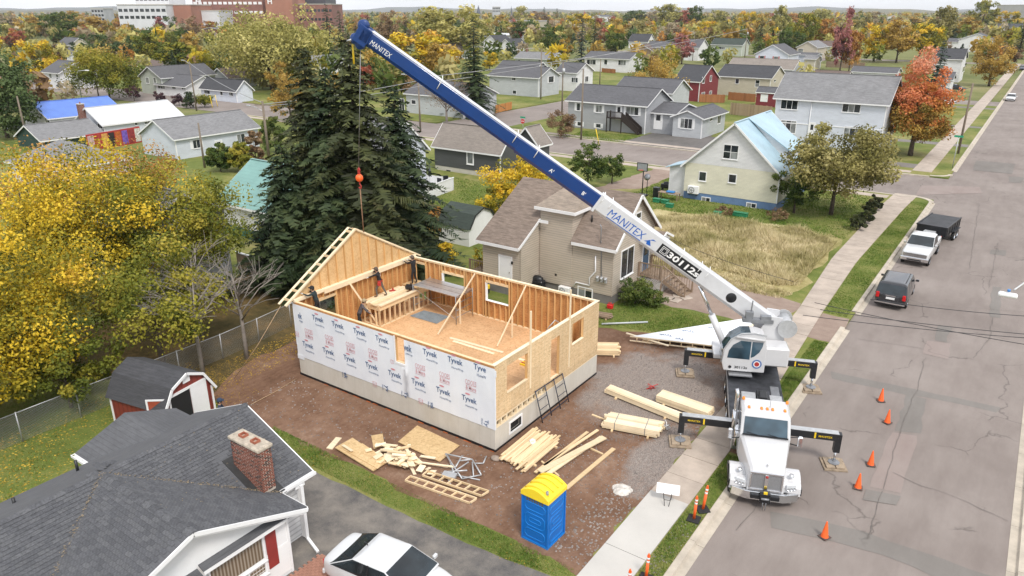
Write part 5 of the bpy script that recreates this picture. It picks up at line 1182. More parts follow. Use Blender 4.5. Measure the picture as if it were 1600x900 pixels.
S_BEIGE=siding('siding_beige',(.54,.47,.39),.16);S_WHITE=siding('siding_white',(.80,.80,.81),.13);S_BLUEW=siding('siding_blue_white',(.68,.72,.80),.13);S_CREAM=siding('siding_cream',(.80,.77,.62),.13);S_GREY=siding('siding_grey',(.40,.41,.43),.13);S_DGREY=siding('siding_dark_grey',(.085,.088,.095),.13)
S_RED=siding('siding_red',(.22,.03,.04),.13);S_TAN=siding('siding_tan',(.55,.50,.40),.13);S_LGREY=siding('siding_light_grey',(.54,.56,.58),.13);S_GREEN=siding('siding_pale_green',(.50,.54,.46),.13);S_DGREEN=siding('siding_green',(.02,.06,.055),.15)
BLUEF=mat('blue_foundation',(.13,.22,.38),.8,.1,1.5);GREYF=mat('grey_foundation',(.20,.19,.18),.9,.12,1.5)
_wr=random.Random(77)
def window(parent,face,c,w_,h_,nx=2,nz=1,shutters=None,glass_=None,proud=.05,fw=.07,inv_=None,fm=None):
 """c = centre on the wall in parent coordinates; face 'S' looks to -Y, 'E' to +X"""
 def M_(m):
  if face=='E':m.v=[(-y,x,z)for x,y,z in m.v]
  m.v=[(x+c[0],y+c[1],z+c[2])for x,y,z in m.v];return m
 m=MB();a,b=w_/2,h_/2
 m.box((-a-fw,-proud,-b-fw),(a+fw,.02,-b)).box((-a-fw,-proud,b),(a+fw,.02,b+fw)).box((-a-fw,-proud,-b),(-a,.02,b)).box((a,-proud,-b),(a+fw,.02,b))
 for i in range(1,nx):x=-a+w_*i/nx;m.box((x-.025,-proud+.008,-b),(x+.025,.02,b))
 for i in range(1,nz):z=-b+h_*i/nz;m.box((-a,-proud+.012,z-.022),(a,.02,z+.022))
 o=M_(m).build('window',fm or WHITE,parent)
 for i in range(nx):
  for j in range(nz):
   p=MB().box((-a+w_*i/nx+.01,-.025,-b+h_*j/nz+.01),(-a+w_*(i+1)/nx-.01,.005,-b+h_*(j+1)/nz-.01));link('pane',M_(p).mesh('pane',glass_ or(GLASS2 if _wr.random()<.3 else GLASS)),o)
 link('sill',M_(MB().box((-a-fw-.03,-proud-.05,-b-fw-.04),(a+fw+.03,-proud+.01,-b-fw))).mesh('sill',fm or WHITE),o)
 if shutters:
  for s in(-1,1):link('shutter',M_(MB().box((s*(a+fw+.2)-.16,-.04,-b-fw),(s*(a+fw+.2)+.16,.01,b+fw))).mesh('shutter',shutters),o)
 return o
def door(parent,face,c,w_=.9,h_=2.05,m_=None,glassy=True):
 def M_(m):
  if face=='E':m.v=[(-y,x,z)for x,y,z in m.v]
  m.v=[(x+c[0],y+c[1],z+c[2])for x,y,z in m.v];return m
 o=M_(MB().box((-w_/2,-.04,0),(w_/2,.01,h_))).build('door',m_ or WHITE,parent)
 link('frame',M_(MB().box((-w_/2-.09,-.06,0),(-w_/2,.01,h_+.09)).box((w_/2,-.06,0),(w_/2+.09,.01,h_+.09)).box((-w_/2,-.06,h_),(w_/2,.01,h_+.09))).mesh('frame',WHITE),o)
 if glassy:link('pane',M_(MB().box((-w_*.28,-.05,h_*.55),(w_*.28,-.03,h_*.9))).mesh('pane',GLASS),o)
 link('handle',M_(MB().box((w_*.36,-.09,h_*.47),(w_*.42,-.04,h_*.52))).mesh('handle',CHROME),o);return o
def gable_walls(m,W,D,z0,h,ridge,rise):
 if ridge=='x':
  P=[(0,z0),(D,z0),(D,h),(D/2,h+rise),(0,h)];m.prism(P,-W,0,0,Matrix(((0,0,1,0),(1,0,0,0),(0,1,0,0),(0,0,0,1))))
 else:
  P=[(-W,z0),(0,z0),(0,h),(-W/2,h+rise),(-W,h)];m.prism(P,0,D,0,Matrix(((1,0,0,0),(0,0,1,0),(0,1,0,0),(0,0,0,1))));m.f=[f[::-1]for f in m.f]
def gable_roof(parent,x0,x1,y0,y1,h,ridge,rise,rm,oh=.35,t=.12,trim=None,fas=True):
 trim=trim or WHITE
 if ridge=='x':
  hw=(y1-y0)/2;k=rise/hw;yc=(y0+y1)/2;zt=h+rise+.06;ze=h-oh*k+.06;a,b=x0-oh,x1+oh
  S1=[(a,y0-oh,ze),(b,y0-oh,ze),(b,yc,zt),(a,yc,zt)];S2=[(a,yc,zt),(b,yc,zt),(b,y1+oh,ze),(a,y1+oh,ze)]
  ends=[((b,y0-oh,ze),(b,yc,zt)),((b,yc,zt),(b,y1+oh,ze)),((a,y0-oh,ze),(a,yc,zt)),((a,yc,zt),(a,y1+oh,ze))];eaves=[((a,y0-oh,ze),(b,y0-oh,ze)),((a,y1+oh,ze),(b,y1+oh,ze))]
 else:
  hw=(x1-x0)/2;k=rise/hw;xc=(x0+x1)/2;zt=h+rise+.06;ze=h-oh*k+.06;a,b=y0-oh,y1+oh
  S1=[(xc,a,zt),(x1+oh,a,ze),(x1+oh,b,ze),(xc,b,zt)];S2=[(x0-oh,a,ze),(xc,a,zt),(xc,b,zt),(x0-oh,b,ze)]
  ends=[((x1+oh,a,ze),(xc,a,zt)),((xc,a,zt),(x0-oh,a,ze)),((x1+oh,b,ze),(xc,b,zt)),((xc,b,zt),(x0-oh,b,ze))];eaves=[((x1+oh,a,ze),(x1+oh,b,ze)),((x0-oh,a,ze),(x0-oh,b,ze))]
 m=MB();m.slab(S1,t*.5);m.slab(S2,t*.5);ro=m.build('roof',rm,parent)
 if fas:
  m=MB()
  for p,q in ends+eaves:
   p,q=Vector(p),Vector(q);dn=Vector((0,0,-.11));m.beam(p+dn,q+dn,.05,.17)
  link('fascia',m.mesh('fascia',trim),ro)
  m=MB()
  if ridge=='x':m.beam((a,yc,zt+.01),(b,yc,zt+.01),.26,.03)
  else:m.beam((xc,a,zt+.01),(xc,b,zt+.01),.26,.03)
  link('ridge_cap',m.mesh('ridge_cap',rm),ro)
 return ro
def chimney(parent,x,y,z0,z1,w_=.6,d_=.6):
 o=MB().box((x-w_/2,y-d_/2,z0),(x+w_/2,y+d_/2,z1)).build('chimney',BRICKW,parent)
 link('cap',MB().box((x-w_/2-.06,y-d_/2-.06,z1),(x+w_/2+.06,y+d_/2+.06,z1+.1)).mesh('cap',CONC),o)
 link('flue',MB().tube([(x,y,z1+.1),(x,y,z1+.35)],.1,8).mesh('flue',mat('clay',(.3,.13,.08),.9,.1,5)),o);return o
def brickwall():
 m,t,bs=nodes('brick_wall');v=coord(t);q=N(t,'ShaderNodeSeparateXYZ',{0:v});cv=N(t,'ShaderNodeCombineXYZ',{0:math_(t,'ADD',q.outputs[0],q.outputs[1]),1:q.outputs[2]})
 b=N(t,'ShaderNodeTexBrick',{'Vector':cv.outputs[0],'Scale':4.5,'Color1':(.24,.08,.055,1),'Color2':(.15,.055,.04,1),'Mortar':(.35,.3,.26,1),'Mortar Size':.02});t.links.new(b.outputs[0],bs.inputs['Base Color']);bs.inputs['Roughness'].default_value=.9;return m
BRICKW=brickwall()
def house(label,near,lx,rx,ey,ridge,rise,wall,roof,wins=(),name='house',oh=.35,found=None,fh=.4,chim=None,trim=None,W=None,D=None,h=None,z=ZY,group=None,cat='house',shut=None,doors=(),corner=True,base=None):
 N_=at(near[0],near[1],z);
 if W is None:W=along(N_,Vector((-1,0,0)),lx)
 if D is None:D=along(N_,Vector((0,1,0)),rx)
 if h is None:h=z_of(N_.x,N_.y,ey)-z
 t=thing(name,label,cat,(N_.x,N_.y,z),0,group)
 m=MB();gable_walls(m,W,D,fh if found else-.3,h,ridge,rise);m.build('wall',wall,t)
 if found:MB().box((-W+.03,.03,-.3),(-.03,D-.03,fh)).build('foundation',found,t)
 gable_roof(t,-W,0,0,D,h,ridge,rise,roof,oh,.12,trim)
 if corner:MB().box((-.1,-.025,fh if found else 0),(.025,.1,h-.02)).build('corner_trim',WHITE,t)
 for q in wins:
  face,x0,y0,x1,y1=q[:5];kw=dict(q[5])if len(q)>5 else{}
  if shut and 'shutters' not in kw:kw['shutters']=shut
  if face=='S':
   a,zt=on_y((x0+x1)/2,y0,N_.y);_,zb=on_y((x0+x1)/2,y1,N_.y);xa=on_y(x0,(y0+y1)/2,N_.y)[0];xb=on_y(x1,(y0+y1)/2,N_.y)[0]
   c=((xa+xb)/2-N_.x,-.003,(zt+zb)/2-z);w_=xb-xa
  else:
   a,zt=on_x((x0+x1)/2,y0,N_.x);_,zb=on_x((x0+x1)/2,y1,N_.x);xa=on_x(x0,(y0+y1)/2,N_.x)[0];xb=on_x(x1,(y0+y1)/2,N_.x)[0]
   c=(.003,(xa+xb)/2-N_.y,(zt+zb)/2-z);w_=xb-xa
  if kw.pop('door',False):door(t,face,(c[0],c[1],zb-z),w_,zt-zb,kw.get('m_'),kw.get('glassy',True))
  else:window(t,face,c,max(.3,w_-.12),max(.3,zt-zb-.12),**kw)
 if chim:chimney(t,-W*chim[0],D*chim[1],h,h+rise+chim[2])
 t['dims']=(W,D,h);return t
def dims(t):
 d=tuple(t['dims']);del t['dims'];return d
# ------------------------------------------------------------ beige one-and-a-half storey house beside the site
bx1,by0,by1=-20.75,40.95,47.1;bxl,bxm,bxr=-29.6,-26.5,-23.85
BH=thing('beige_house','beige sided house with brown shingle roof and tall rear bay behind the frame house','house',(bx1,by0,ZY))
Ob=-Vector((bx1,by0,ZY))
def bh(m,name,mats,bevel=0):return m.build(name,mats,BH,Ob,bevel=bevel)
yc=(by0+by1)/2;zr_=7.05;ze=4.35;zc=3.9;byc=38.55
YZ=Matrix(((0,0,1,0),(1,0,0,0),(0,1,0,0),(0,0,0,1)))
m=MB();m.prism([(by0,.75),(by1,.75),(by1,ze),(yc,zr_),(by0,ze)],bxm,bx1,0,YZ);bh(m,'wall',S_BEIGE)
m=MB();m.prism([(byc,.75),(by1,.75),(by1,ze-.2),(yc,zr_-.02),(byc,zc)],bxl,bxm,0,YZ);bh(m,'wall',S_BEIGE)
m=MB();m.box((bxm+.1,by0-.06,.75),(bxr,yc-.3,6.15));bh(m,'rear_bay',S_BEIGE)
m=MB();m.box((bxl+.03,byc+.03,-.2),(bxm-.03,by1-.03,.75)).box((bxm-.03,by0+.03,-.2),(bx1-.03,by1-.04,.75));bh(m,'foundation',GREYF)
o_=.35;kf=(zr_-ze)/(yc-by0)
m=MB();m.slab([(bxr+.02,by0-o_,ze-o_*kf+.07),(bx1+o_,by0-o_,ze-o_*kf+.07),(bx1+o_,yc,zr_+.07),(bxr+.02,yc,zr_+.07)],.09);m.slab([(bxm,yc-.9,zr_+.07-.9*kf),(bxr+.02,yc-.9,zr_+.07-.9*kf),(bxr+.02,yc,zr_+.07),(bxm,yc,zr_+.07)],.09);m.slab([(bxl-o_,yc,zr_+.07),(bx1+o_,yc,zr_+.07),(bx1+o_,by1+o_,ze-o_*kf+.07),(bxl-o_,by1+o_,ze-o_*kf+.07)],.09)
kc=(zr_-zc)/(yc-byc);m.slab([(bxl-o_,byc-o_,zc-o_*kc+.07),(bxm+.12,byc-o_,zc-o_*kc+.07),(bxm+.12,yc,zr_+.07),(bxl-o_,yc,zr_+.07)],.09)
rb=bh(m,'roof',R_BROWN)
m=MB();dn=Vector((0,0,-.12))
for p,q in(((bxr+.1,by0-o_,ze-o_*kf+.07),(bx1+o_,by0-o_,ze-o_*kf+.07)),((bx1+o_,by0-o_,ze-o_*kf+.07),(bx1+o_,yc,zr_+.07)),((bx1+o_,yc,zr_+.07),(bx1+o_,by1+o_,ze-o_*kf+.07)),((bxl-o_,byc-o_,zc-o_*kc+.07),(bxm+.12,byc-o_,zc-o_*kc+.07)),((bxm+.12,byc-o_,zc-o_*kc+.07),(bxm+.12,by0-.1,zc+(by0-byc-.1)*kc+.07)),((bxm+.12,by0-.35,zc+(by0-byc-.1)*kc+.02),(bxm+.9,by0-.35,zc+(by0-byc-.1)*kc+.02))):m.beam(Vector(p)+dn,Vector(q)+dn,.06,.2)
bh(m,'fascia',WHITE)
m=MB();q0=by0-.35;zq=6.1
A_=[(bxm-.2,q0,zq),(bxr+.3,q0,zq),(bxr-.55,yc-.2,zr_+.05),(bxm+.55,yc-.2,zr_+.05)]
m.slab(A_,.1);m.slab([(bxr+.3,q0,zq),(bxr+.3,yc-.8,zq),(bxr-.55,yc-.2,zr_+.05)],.1);m.slab([(bxm-.2,yc-.8,zq),(bxm-.2,q0,zq),(bxm+.55,yc-.2,zr_+.05)],.1)
bh(m,'bay_roof',shingle('roof_brown_pale',(.27,.22,.175),.25));m=MB()
m.beam((bxm-.22,q0-.02,zq-.1),(bxr+.32,q0-.02,zq-.1),.06,.2);bh(m,'fascia',WHITE);bh(MB().beam((bxr+.32,q0,zq-.1),(bxr+.32,yc-.8,zq-.1),.06,.2),'fascia',WHITE)
for x,y,z0,z1 in((bx1,by0,.75,ze-.1),(bxm+.12,byc+.0,.75,zc)):bh(MB().box((x-.06,y-.02,z0),(x+.015,y+.06,z1)),'corner_trim',S_BEIGE)
def bwin(face,px0,py0,px1,py1,plane,**k):
 f=on_y if face=='S' else on_x;a=f((px0+px1)/2,py0,plane);zb=f((px0+px1)/2,py1,plane)[1];xa=f(px0,(py0+py1)/2,plane)[0];xb=f(px1,(py0+py1)/2,plane)[0]
 c=Vector(((xa+xb)/2,plane-.003,(a[1]+zb)/2))if face=='S' else Vector((plane+.003,(xa+xb)/2,(a[1]+zb)/2))
 return window(BH,face,c+Ob,abs(xb-xa)-.1,a[1]-zb-.1,**k)
bwin('E',970,388,989,430,bx1,nx=2);bwin('E',993,332,1001,351,bx1,nx=1,nz=2)
w0=on_y(790,447,byc);door(BH,'S',Vector((w0[0],byc-.003,.8))+Ob,.95,2.05,WHITE,False)
bwin('S',903,449,926,469,by0+.03,nx=2)
dy,dz_=on_x(1006,430,bx1);door(BH,'E',Vector((bx1+.003,dy,1.25))+Ob,.95,2.05,mat('blue_door',(.05,.12,.22),.4,.05,3))
pr0,pr1=dy-1.1,dy+1.0
m=MB();m.slab([(bx1+1.5,pr0-.2,3.75),(bx1+1.5,(pr0+pr1)/2,4.3),(bx1,(pr0+pr1)/2,4.3),(bx1,pr0-.2,3.75)],.08);m.slab([(bx1+1.5,(pr0+pr1)/2,4.3),(bx1+1.5,pr1+.2,3.75),(bx1,pr1+.2,3.75),(bx1,(pr0+pr1)/2,4.3)],.08);bh(m,'porch_roof',R_BROWN)
m=MB();m.beam((bx1+1.52,pr0-.2,3.7),(bx1+1.52,(pr0+pr1)/2,4.25),.05,.15).beam((bx1+1.52,(pr0+pr1)/2,4.25),(bx1+1.52,pr1+.2,3.7),.05,.15);m.prism([(pr0,3.6),(pr1,3.6),((pr0+pr1)/2,4.15)],bx1+1.3,bx1+1.4,0,YZ);bh(m,'porch_gable',WHITE)
pd=thing('porch_deck','weathered timber porch deck with lattice skirt and stair at the beige house door','porch',(bx1,dy,ZY));Op=-Vector((bx1,dy,ZY))
def pdp(m,n,mm):return m.build(n,mm,pd,Op)
for k in range(9):pdp(MB().box((bx1+.02+k*.2,pr0,1.16),(bx1+.2+k*.2,pr1,1.2)),'deck_board',OLDWOOD)
for x in(bx1+.1,bx1+1.75):
 for y in(pr0+.05,pr1-.05):pdp(MB().box((x-.06,y-.06,ZY),(x+.06,y+.06,2.15 if x>bx1+1 else 2.15)),'post',OLDWOOD)
for y in(pr0+.05,pr1-.05):
 pdp(MB().box((bx1+.1,y-.04,2.08),(bx1+1.75,y+.04,2.15)),'hand_rail',OLDWOOD)
 for k in range(9):pdp(MB().box((bx1+.25+k*.17,y-.018,1.2),(bx1+.29+k*.17,y+.018,2.08)),'baluster',OLDWOOD)
LAT=mat('lattice_white',(.62,.6,.56),.7,.1,5)
m=MB()
for k in range(12):
 a=pr0+(pr1-pr0)*k/12;m.beam((bx1+1.8,a,.2),(bx1+1.8,min(a+.9,pr1),1.1),.012,.03);m.beam((bx1+1.8,a,1.1),(bx1+1.8,min(a+.9,pr1),.2),.012,.03)
 b=bx1+1.8*k/12;m.beam((b,pr0-.02,.2),(min(b+.9,bx1+1.8),pr0-.02,1.1),.012,.03);m.beam((b,pr0-.025,1.1),(min(b+.9,bx1+1.8),pr0-.025,.2),.012,.03)
o=pdp(m,'lattice',LAT);o['kind']='stuff'
for k in range(6):
 yy=pr0+.35;pdp(MB().box((bx1+1.8+k*.27,yy,1.2-.18*(k+1)),(bx1+2.09+k*.27,yy+1.2,1.24-.18*(k+1))),'stair_tread',OLDWOOD)
for s in(pr0+.3,pr0+1.6):
 pdp(MB().beam((bx1+1.75,s,2.1),(bx1+3.45,s,1.05),.07,.09),'hand_rail',OLDWOOD);pdp(MB().box((bx1+3.4,s-.05,ZY),(bx1+3.5,s+.05,1.1)),'post',OLDWOOD);pdp(MB().beam((bx1+1.75,s,1.0),(bx1+3.4,s,.15),.05,.22),'stringer',OLDWOOD)
 for k in range(8):x=bx1+1.9+k*.19;zz=1.02-.62*(x-bx1-1.75);pdp(MB().box((x-.015,s-.015,zz),(x+.015,s+.015,zz+1.0)),'baluster',OLDWOOD)
def ac_unit(label,p,rz=0,sc=1):
 t=thing('heat_pump',label,'heat pump',p,rz);t.scale=(sc,)*3
 MB().cbox((-.42,-.16,.1),(.42,.16,.68),.02).build('case',WHITE,t)
 MB().lathe([(.23,0),(.24,.015),(.2,.015),(.2,0)],20,0,Matrix.Translation((-.1,-.165,.39))@rotm('X',math.pi/2)).build('fan_guard',STEEL,t)
 for k in range(5):MB().beam((0,0,0),(.2*math.cos(k*1.257),0,.2*math.sin(k*1.257)),.06,.02).build('fan_blade',mat('fan_grey',(.3,.3,.3),.5),t,(-.1,-.168,.39))
 MB().box((-.35,-.14,0),(-.25,.14,.1)).box((.25,-.14,0),(.35,.14,.1)).build('feet',BLACK,t);return t
q=on_y(882,458,by0-.3);ac_unit('white heat pump against the beige wall left of the basement window',(q[0],by0-.3,max(ZY,q[1]-.55)))
m=MB();P=[(930.5,400),(930.5,424),(921,434),(921,446),(900,441),(896,447)]
pts=[(on_y(x,y,by0-.06)[0],by0-.06,on_y(x,y,by0-.06)[1])for x,y in P];m.tube(pts,.05,8);bh(m,'drain_duct',WHITE)
m=MB();a=on_y(939.5,375,by0-.05);b=on_y(939.5,432,by0-.05);m.tube([(a[0],by0-.05,a[1]-.1),(b[0],by0-.05,b[1])],.03,6);bh(m,'conduit',STEEL);
m=MB();m.tube([(a[0],by0-.1,a[1]-.6),(a[0],by0-.12,a[1]+.9),(a[0]-.1,by0-.12,a[1]+1.05)],.035,6);bh(m,'service_mast',STEEL)
for k in range(3):m=MB();m.cbox((b[0]-.35+k*.3,by0-.16,b[1]-.4),(b[0]-.15+k*.3,by0,b[1]+.0),.03);m.lathe([(.001,.08),(.07,.08),(.08,0)],10,0,Matrix.Translation((b[0]-.25+k*.3,by0-.16,b[1]-.12))@rotm('X',math.pi/2));bh(m,'meter',GALV)
bh(MB().lathe([(.001,.1),(.06,.08),(.07,0),(.05,-.1)],10,0,Matrix.Translation((on_y(801,410,byc)[0],byc-.08,on_y(801,410,byc)[1]))),'wall_lamp',BLACK)
for px,py in((869,429),(916,378)):q=on_y(px,py,by0);bh(MB().cbox((q[0]-.1,by0-.06,q[1]-.1),(q[0]+.1,by0,q[1]+.1),.02),'vent_cover',WHITE)
q=(-23.0,by0+1.0,ze+1.0*kf);bh(MB().tube([(q[0],q[1],q[2]),(q[0],q[1],q[2]+.5)],.06,8),'roof_vent',BLACK)
bb_=at(851,448,ZY);bq=thing('barbecue','covered black barbecue standing in the corner of the beige house','barbecue',(bb_.x,by0-.55,ZY))
MB().cbox((-.55,-.3,.1),(.55,.3,.85),.08).build('cover',BLACK,bq);MB().lathe([(.42,.0),(.4,.15),(.25,.26),(.001,.28)],14,0,Matrix.Translation((0,0,.85))@Matrix.Diagonal((1.15,.7,1,1))).build('hood',BLACK,bq)
jy=at(757,449,ZY);gd=thing('yellow_toolbox','yellow case on the ground by the white back door','case',(w0[0]-1.35,byc-.5,ZY));MB().cbox((-.3,-.15,.3),(.3,.15,.62),.05).build('case',YEL,gd);MB().box((-.25,-.12,0),(.25,.12,.3)).build('stand',BLACK,gd)
sw=thing('side_steps','small weathered landing with rail at the left end of the beige house','steps',(bxl-.8,byc+1.2,ZY))
for k in range(6):MB().box((-.7,-.9+k*.3,.9),(.7,-.62+k*.3,.95)).build('board',OLDWOOD,sw)
for x in(-.65,.65):
 for y in(-.85,.85):MB().box((x-.05,y-.05,0),(x+.05,y+.05,1.9)).build('post',OLDWOOD,sw)
MB().box((-.65,-.88,1.8),(.65,-.82,1.88)).build('hand_rail',OLDWOOD,sw)
for k in range(8):MB().box((-.58+k*.16,-.87,.95),(-.54+k*.16,-.83,1.8)).build('baluster',OLDWOOD,sw)
# ------------------------------------------------------------ foreground black-roofed house
FX,FZ=-19.05,2.75;FK=.44;FRX=-22.7;FRZ=FZ+FK*(FX-FRX);FN=14.45;FSOUTH=1.0
FH=thing('black_roof_house','white sided house with black shingle roof and brick chimney in the foreground','house',(-19.3,13.9,ZY));Of=-Vector((-19.3,13.9,ZY))
def fh_(m,n,mm,bevel=0,par=None):return m.build(n,mm,par or FH,None if par else Of,bevel=bevel)
FWh=siding('siding_front_white',(.78,.78,.78),.2)
CY,CZ,CX=8.95,4.34,-17.62;CK=(CZ-FZ)/(12.9-CY)
m=MB();m.prism([(-26.1,-.1),(-19.35,-.1),(-19.35,FZ-.05),(FRX,FRZ-.25),(-26.1,FZ-.1)],FSOUTH,FN-.4,0,XZ);m.f=[f[::-1]for f in m.f];fh_(m,'wall',FWh)
CW=-18.15;m=MB();m.prism([(4.6,-.1),(12.45,-.1),(12.45,FZ+.05),(CY,CZ-.18),(4.6,FZ+.05)],-21.5,CW,0,YZ);fh_(m,'gable_wall',WHITE)
for k in range(9):
 z0=.28+k*.13;fh_(MB().slab([(CW+.02,4.6,z0),(CW+.02,12.47,z0),(CW+.006,12.47,z0+.135),(CW+.006,4.6,z0+.135)][::-1],.012),'siding_board',WHITEV)
 fh_(MB().slab([(-19.35,12.475,z0),(CW,12.475,z0),(CW,12.461,z0+.135),(-19.35,12.461,z0+.135)],.012),'siding_board',WHITEV)
fh_(MB().box((CW-.02,12.40,.1),(CW+.035,12.49,FZ)),'corner_trim',WHITE)
fh_(MB().box((-26,FSOUTH+.1,-.2),(-19.4,FN-.45,.3)).box((-21,4.7,-.2),(CW-.03,12.4,.28)),'foundation',mat('navy_foundation',(.03,.035,.08),.8,.1,3))
def RZ(x):return FZ+FK*(FX-x)if x>FRX else FZ+FK*(x-(2*FRX-FX))
m=MB()
m.slab([(FRX,FSOUTH,FRZ),(FX,FSOUTH,FZ),(FX,FN,FZ),(FRX,FN,FRZ)],.1);m.slab([(2*FRX-FX,FSOUTH,FZ),(FRX,FSOUTH,FRZ),(FRX,FN,FRZ),(2*FRX-FX,FN,FZ)],.1)
jx=FX-(CZ-FZ)/FK
m.slab([(jx,CY,CZ+.012),(CX,CY,CZ+.012),(CX,12.95,FZ-.02),(FX+.12,12.95,FZ-.02)][::1],.1)
m.slab([(jx,CY,CZ+.01),(FX+.12,4.35,FZ-.02),(CX,4.35,FZ-.02),(CX,CY,CZ+.01)],.1)
R_FG=shingle('roof_foreground',(.10,.102,.11),.15);rf_=fh_(m,'roof',R_FG)
WZ=3.4;m=MB();m.slab([(-27.6,10.1,2.62),(-23.9,10.1,2.62),(-23.9,12.2,WZ),(-27.6,12.2,WZ)],.1);m.slab([(-27.6,12.2,WZ),(-23.9,12.2,WZ),(-23.9,14.3,2.62),(-27.6,14.3,2.62)],.1);fh_(m,'wing_roof',R_FG)
m=MB();m.prism([(10.5,-.1),(13.9,-.1),(13.9,2.6),(12.2,WZ-.15),(10.5,2.6)],-27.2,-24,0,YZ);fh_(m,'wing_wall',FWh)
def gutter(a,b,nm='gutter'):
 a,b=Vector(a),Vector(b);d=(b-a).normalized();s=Vector((d.y,-d.x,0));m=MB()
 for p in(s*.0,s*.13):m.beam(a+p+Vector((0,0,-.02)),b+p+Vector((0,0,-.02)),.02,.11)
 m.beam(a+s*.065+Vector((0,0,-.075)),b+s*.065+Vector((0,0,-.075)),.14,.02)
 n=max(2,int((b-a).length/.45))
 for k in range(n+1):p=a.lerp(b,k/n);m.beam(p,p+s*.13,.025,.02)
 return fh_(m,nm,WHITE)
gutter((FX,12.95,FZ),(FX,FN+.02,FZ));gutter((-27.55,10.07,2.62),(-26.3,10.07,2.62))
m=MB();m.beam((CX+.03,CY,CZ-.07),(CX+.03,12.95,FZ-.11),.05,.13).beam((CX+.03,CY,CZ-.07),(CX+.03,4.35,FZ-.11),.05,.13);fh_(m,'rake_board',WHITE)
m=MB();m.beam((CX-.02,CY,CZ-.16),(CX-.02,12.9,FZ-.2),.04,.1).beam((CX-.02,CY,CZ-.16),(CX-.02,4.4,FZ-.2),.04,.1);fh_(m,'rake_moulding',WHITE)
fh_(MB().beam((FRX,FN+.02,FRZ-.1),(FX,FN+.02,FZ-.1),.04,.2).beam((FRX,FN+.02,FRZ-.1),(2*FRX-FX,FN+.02,FZ-.1),.04,.2),'rake_board',WHITE)
fh_(MB().beam((CX,12.97,FZ-.1),(-19.2,12.97,FZ-.1),.05,.16),'fascia',WHITE)
m=MB();x,y=-19.1,13.75
for dx in(0,.14):m.box((x+dx,y-.06,.35),(x+dx+.11,y+.06,FZ-.12))
m.beam((x+.2,y,.33),(x+1.0,y-.2,.2),.1,.08);fh_(m,'downspout',WHITE)
m=MB();m.box((FX-.1,13.55,FZ-.25),(FX+.1,13.95,FZ-.1));fh_(m,'gutter_outlet',WHITE)
wpl=CW+.005
def fwin(y0,y1,z0,z1,nx,nz,g):return window(FH,'E',Vector((wpl,(y0+y1)/2,(z0+z1)/2))+Of,y1-y0,z1-z0,nx,nz,None,g,.06,.07)
def curtain():
 m,t,bs=nodes('curtain_glass');v=coord(t);q=N(t,'ShaderNodeSeparateXYZ',{0:v});wv=N(t,'ShaderNodeTexWave',{'Vector':N(t,'ShaderNodeCombineXYZ',{0:q.outputs[1]}).outputs[0],'Scale':2.6,'Distortion':.6}).outputs[1]
 c=ramp(t,wv,[(.2,(.13,.10,.065)),(.6,(.22,.18,.13)),(.9,(.30,.27,.22))]);t.links.new(c,bs.inputs['Base Color']);bs.inputs['Roughness'].default_value=.12;bs.inputs['Coat Weight'].default_value=.6;return m
CURT=curtain()
fwin(9.5,11.4,1.42,2.32,1,1,CURT);fwin(9.5,11.4,.88,1.26,3,1,CURT)
fh_(MB().box((wpl,11.55,.85),(wpl+.04,11.95,2.45)),'shutter',mat('shutter_red',(.27,.035,.03),.5,.1,3))
m=MB();m.slab([(CW+.0,9.2,2.72),(CW+.26,9.2,2.6),(CW+.26,12.3,2.6),(CW,12.3,2.72)],.04);fh_(m,'eyebrow_roof',R_FG);fh_(MB().box((CW+.24,9.2,2.46),(CW+.28,12.3,2.57)),'eyebrow_fascia',WHITE)
m=MB();m.slab([(CW,5.2,2.62),(CW+1.25,5.2,2.12),(CW+1.25,9.15,2.12),(CW,9.15,2.62)],.07);pr_=fh_(m,'porch_roof',R_FG);fh_(MB().box((CW+1.22,5.2,1.93),(CW+1.28,9.15,2.05)).box((CW,9.12,1.95),(CW+1.22,9.18,2.1)),'porch_fascia',WHITE)
fh_(MB().box((CW+1.05,8.95,.1),(CW+1.18,9.1,1.95)),'porch_post',WHITE)
SHM=[mat('shingle_tab_%d'%k,c,.92,.25,14,.25)for k,c in enumerate(((.100,.102,.111),(.112,.114,.122),(.090,.092,.101)))]
tabm=[]
for mm in SHM:
 q=MB();q.add([(.004,0,.016),(.296,0,.016),(.296,.15,.001),(.004,.15,.001),(.004,0,-.004),(.296,0,-.004)],[(0,1,2,3),(4,5,1,0),(5,2,1),(4,0,3)]);tabm.append(q.mesh('shingle',mm))
tabs=[]
def tile_slope(o,u,v,Lu,Lv,inside):
 u=Vector(u).normalized();v=Vector(v).normalized();n=u.cross(v)
 r=0;y=0.0;rg=random.Random(8)
 while y<Lv-.1:
  x=.15 if r%2 else 0.0
  while x<Lu-.3:
   p=Vector(o)+u*x+v*y
   if inside(p+u*.15+v*.07):tabs.append((p+n*.004,u,v,n,rg.randrange(3)))
   x+=.3
  y+=.142;r+=1
def in_main(p):
 if p.y>FN-.05:return False
 zz=CZ-CK*abs(p.y-CY)
 if zz>RZ(p.x)+.03 and p.y<12.95:return False
 if-21.35<p.x<-19.55 and 12.0<p.y<12.6:return False
 return p.y>3.5
tile_slope((FX,3.5,FZ),(0,1,0),(-(FX-FRX),0,FRZ-FZ),FN-3.5,math.hypot(FX-FRX,FRZ-FZ),in_main)
LvC=math.hypot(12.95-CY,CZ-FZ)
tile_slope((CX,12.95,FZ-.02),(-1,0,0),(0,-(12.95-CY),CZ-FZ+.03),6,LvC,lambda p:RZ(p.x)<p.z+.0)
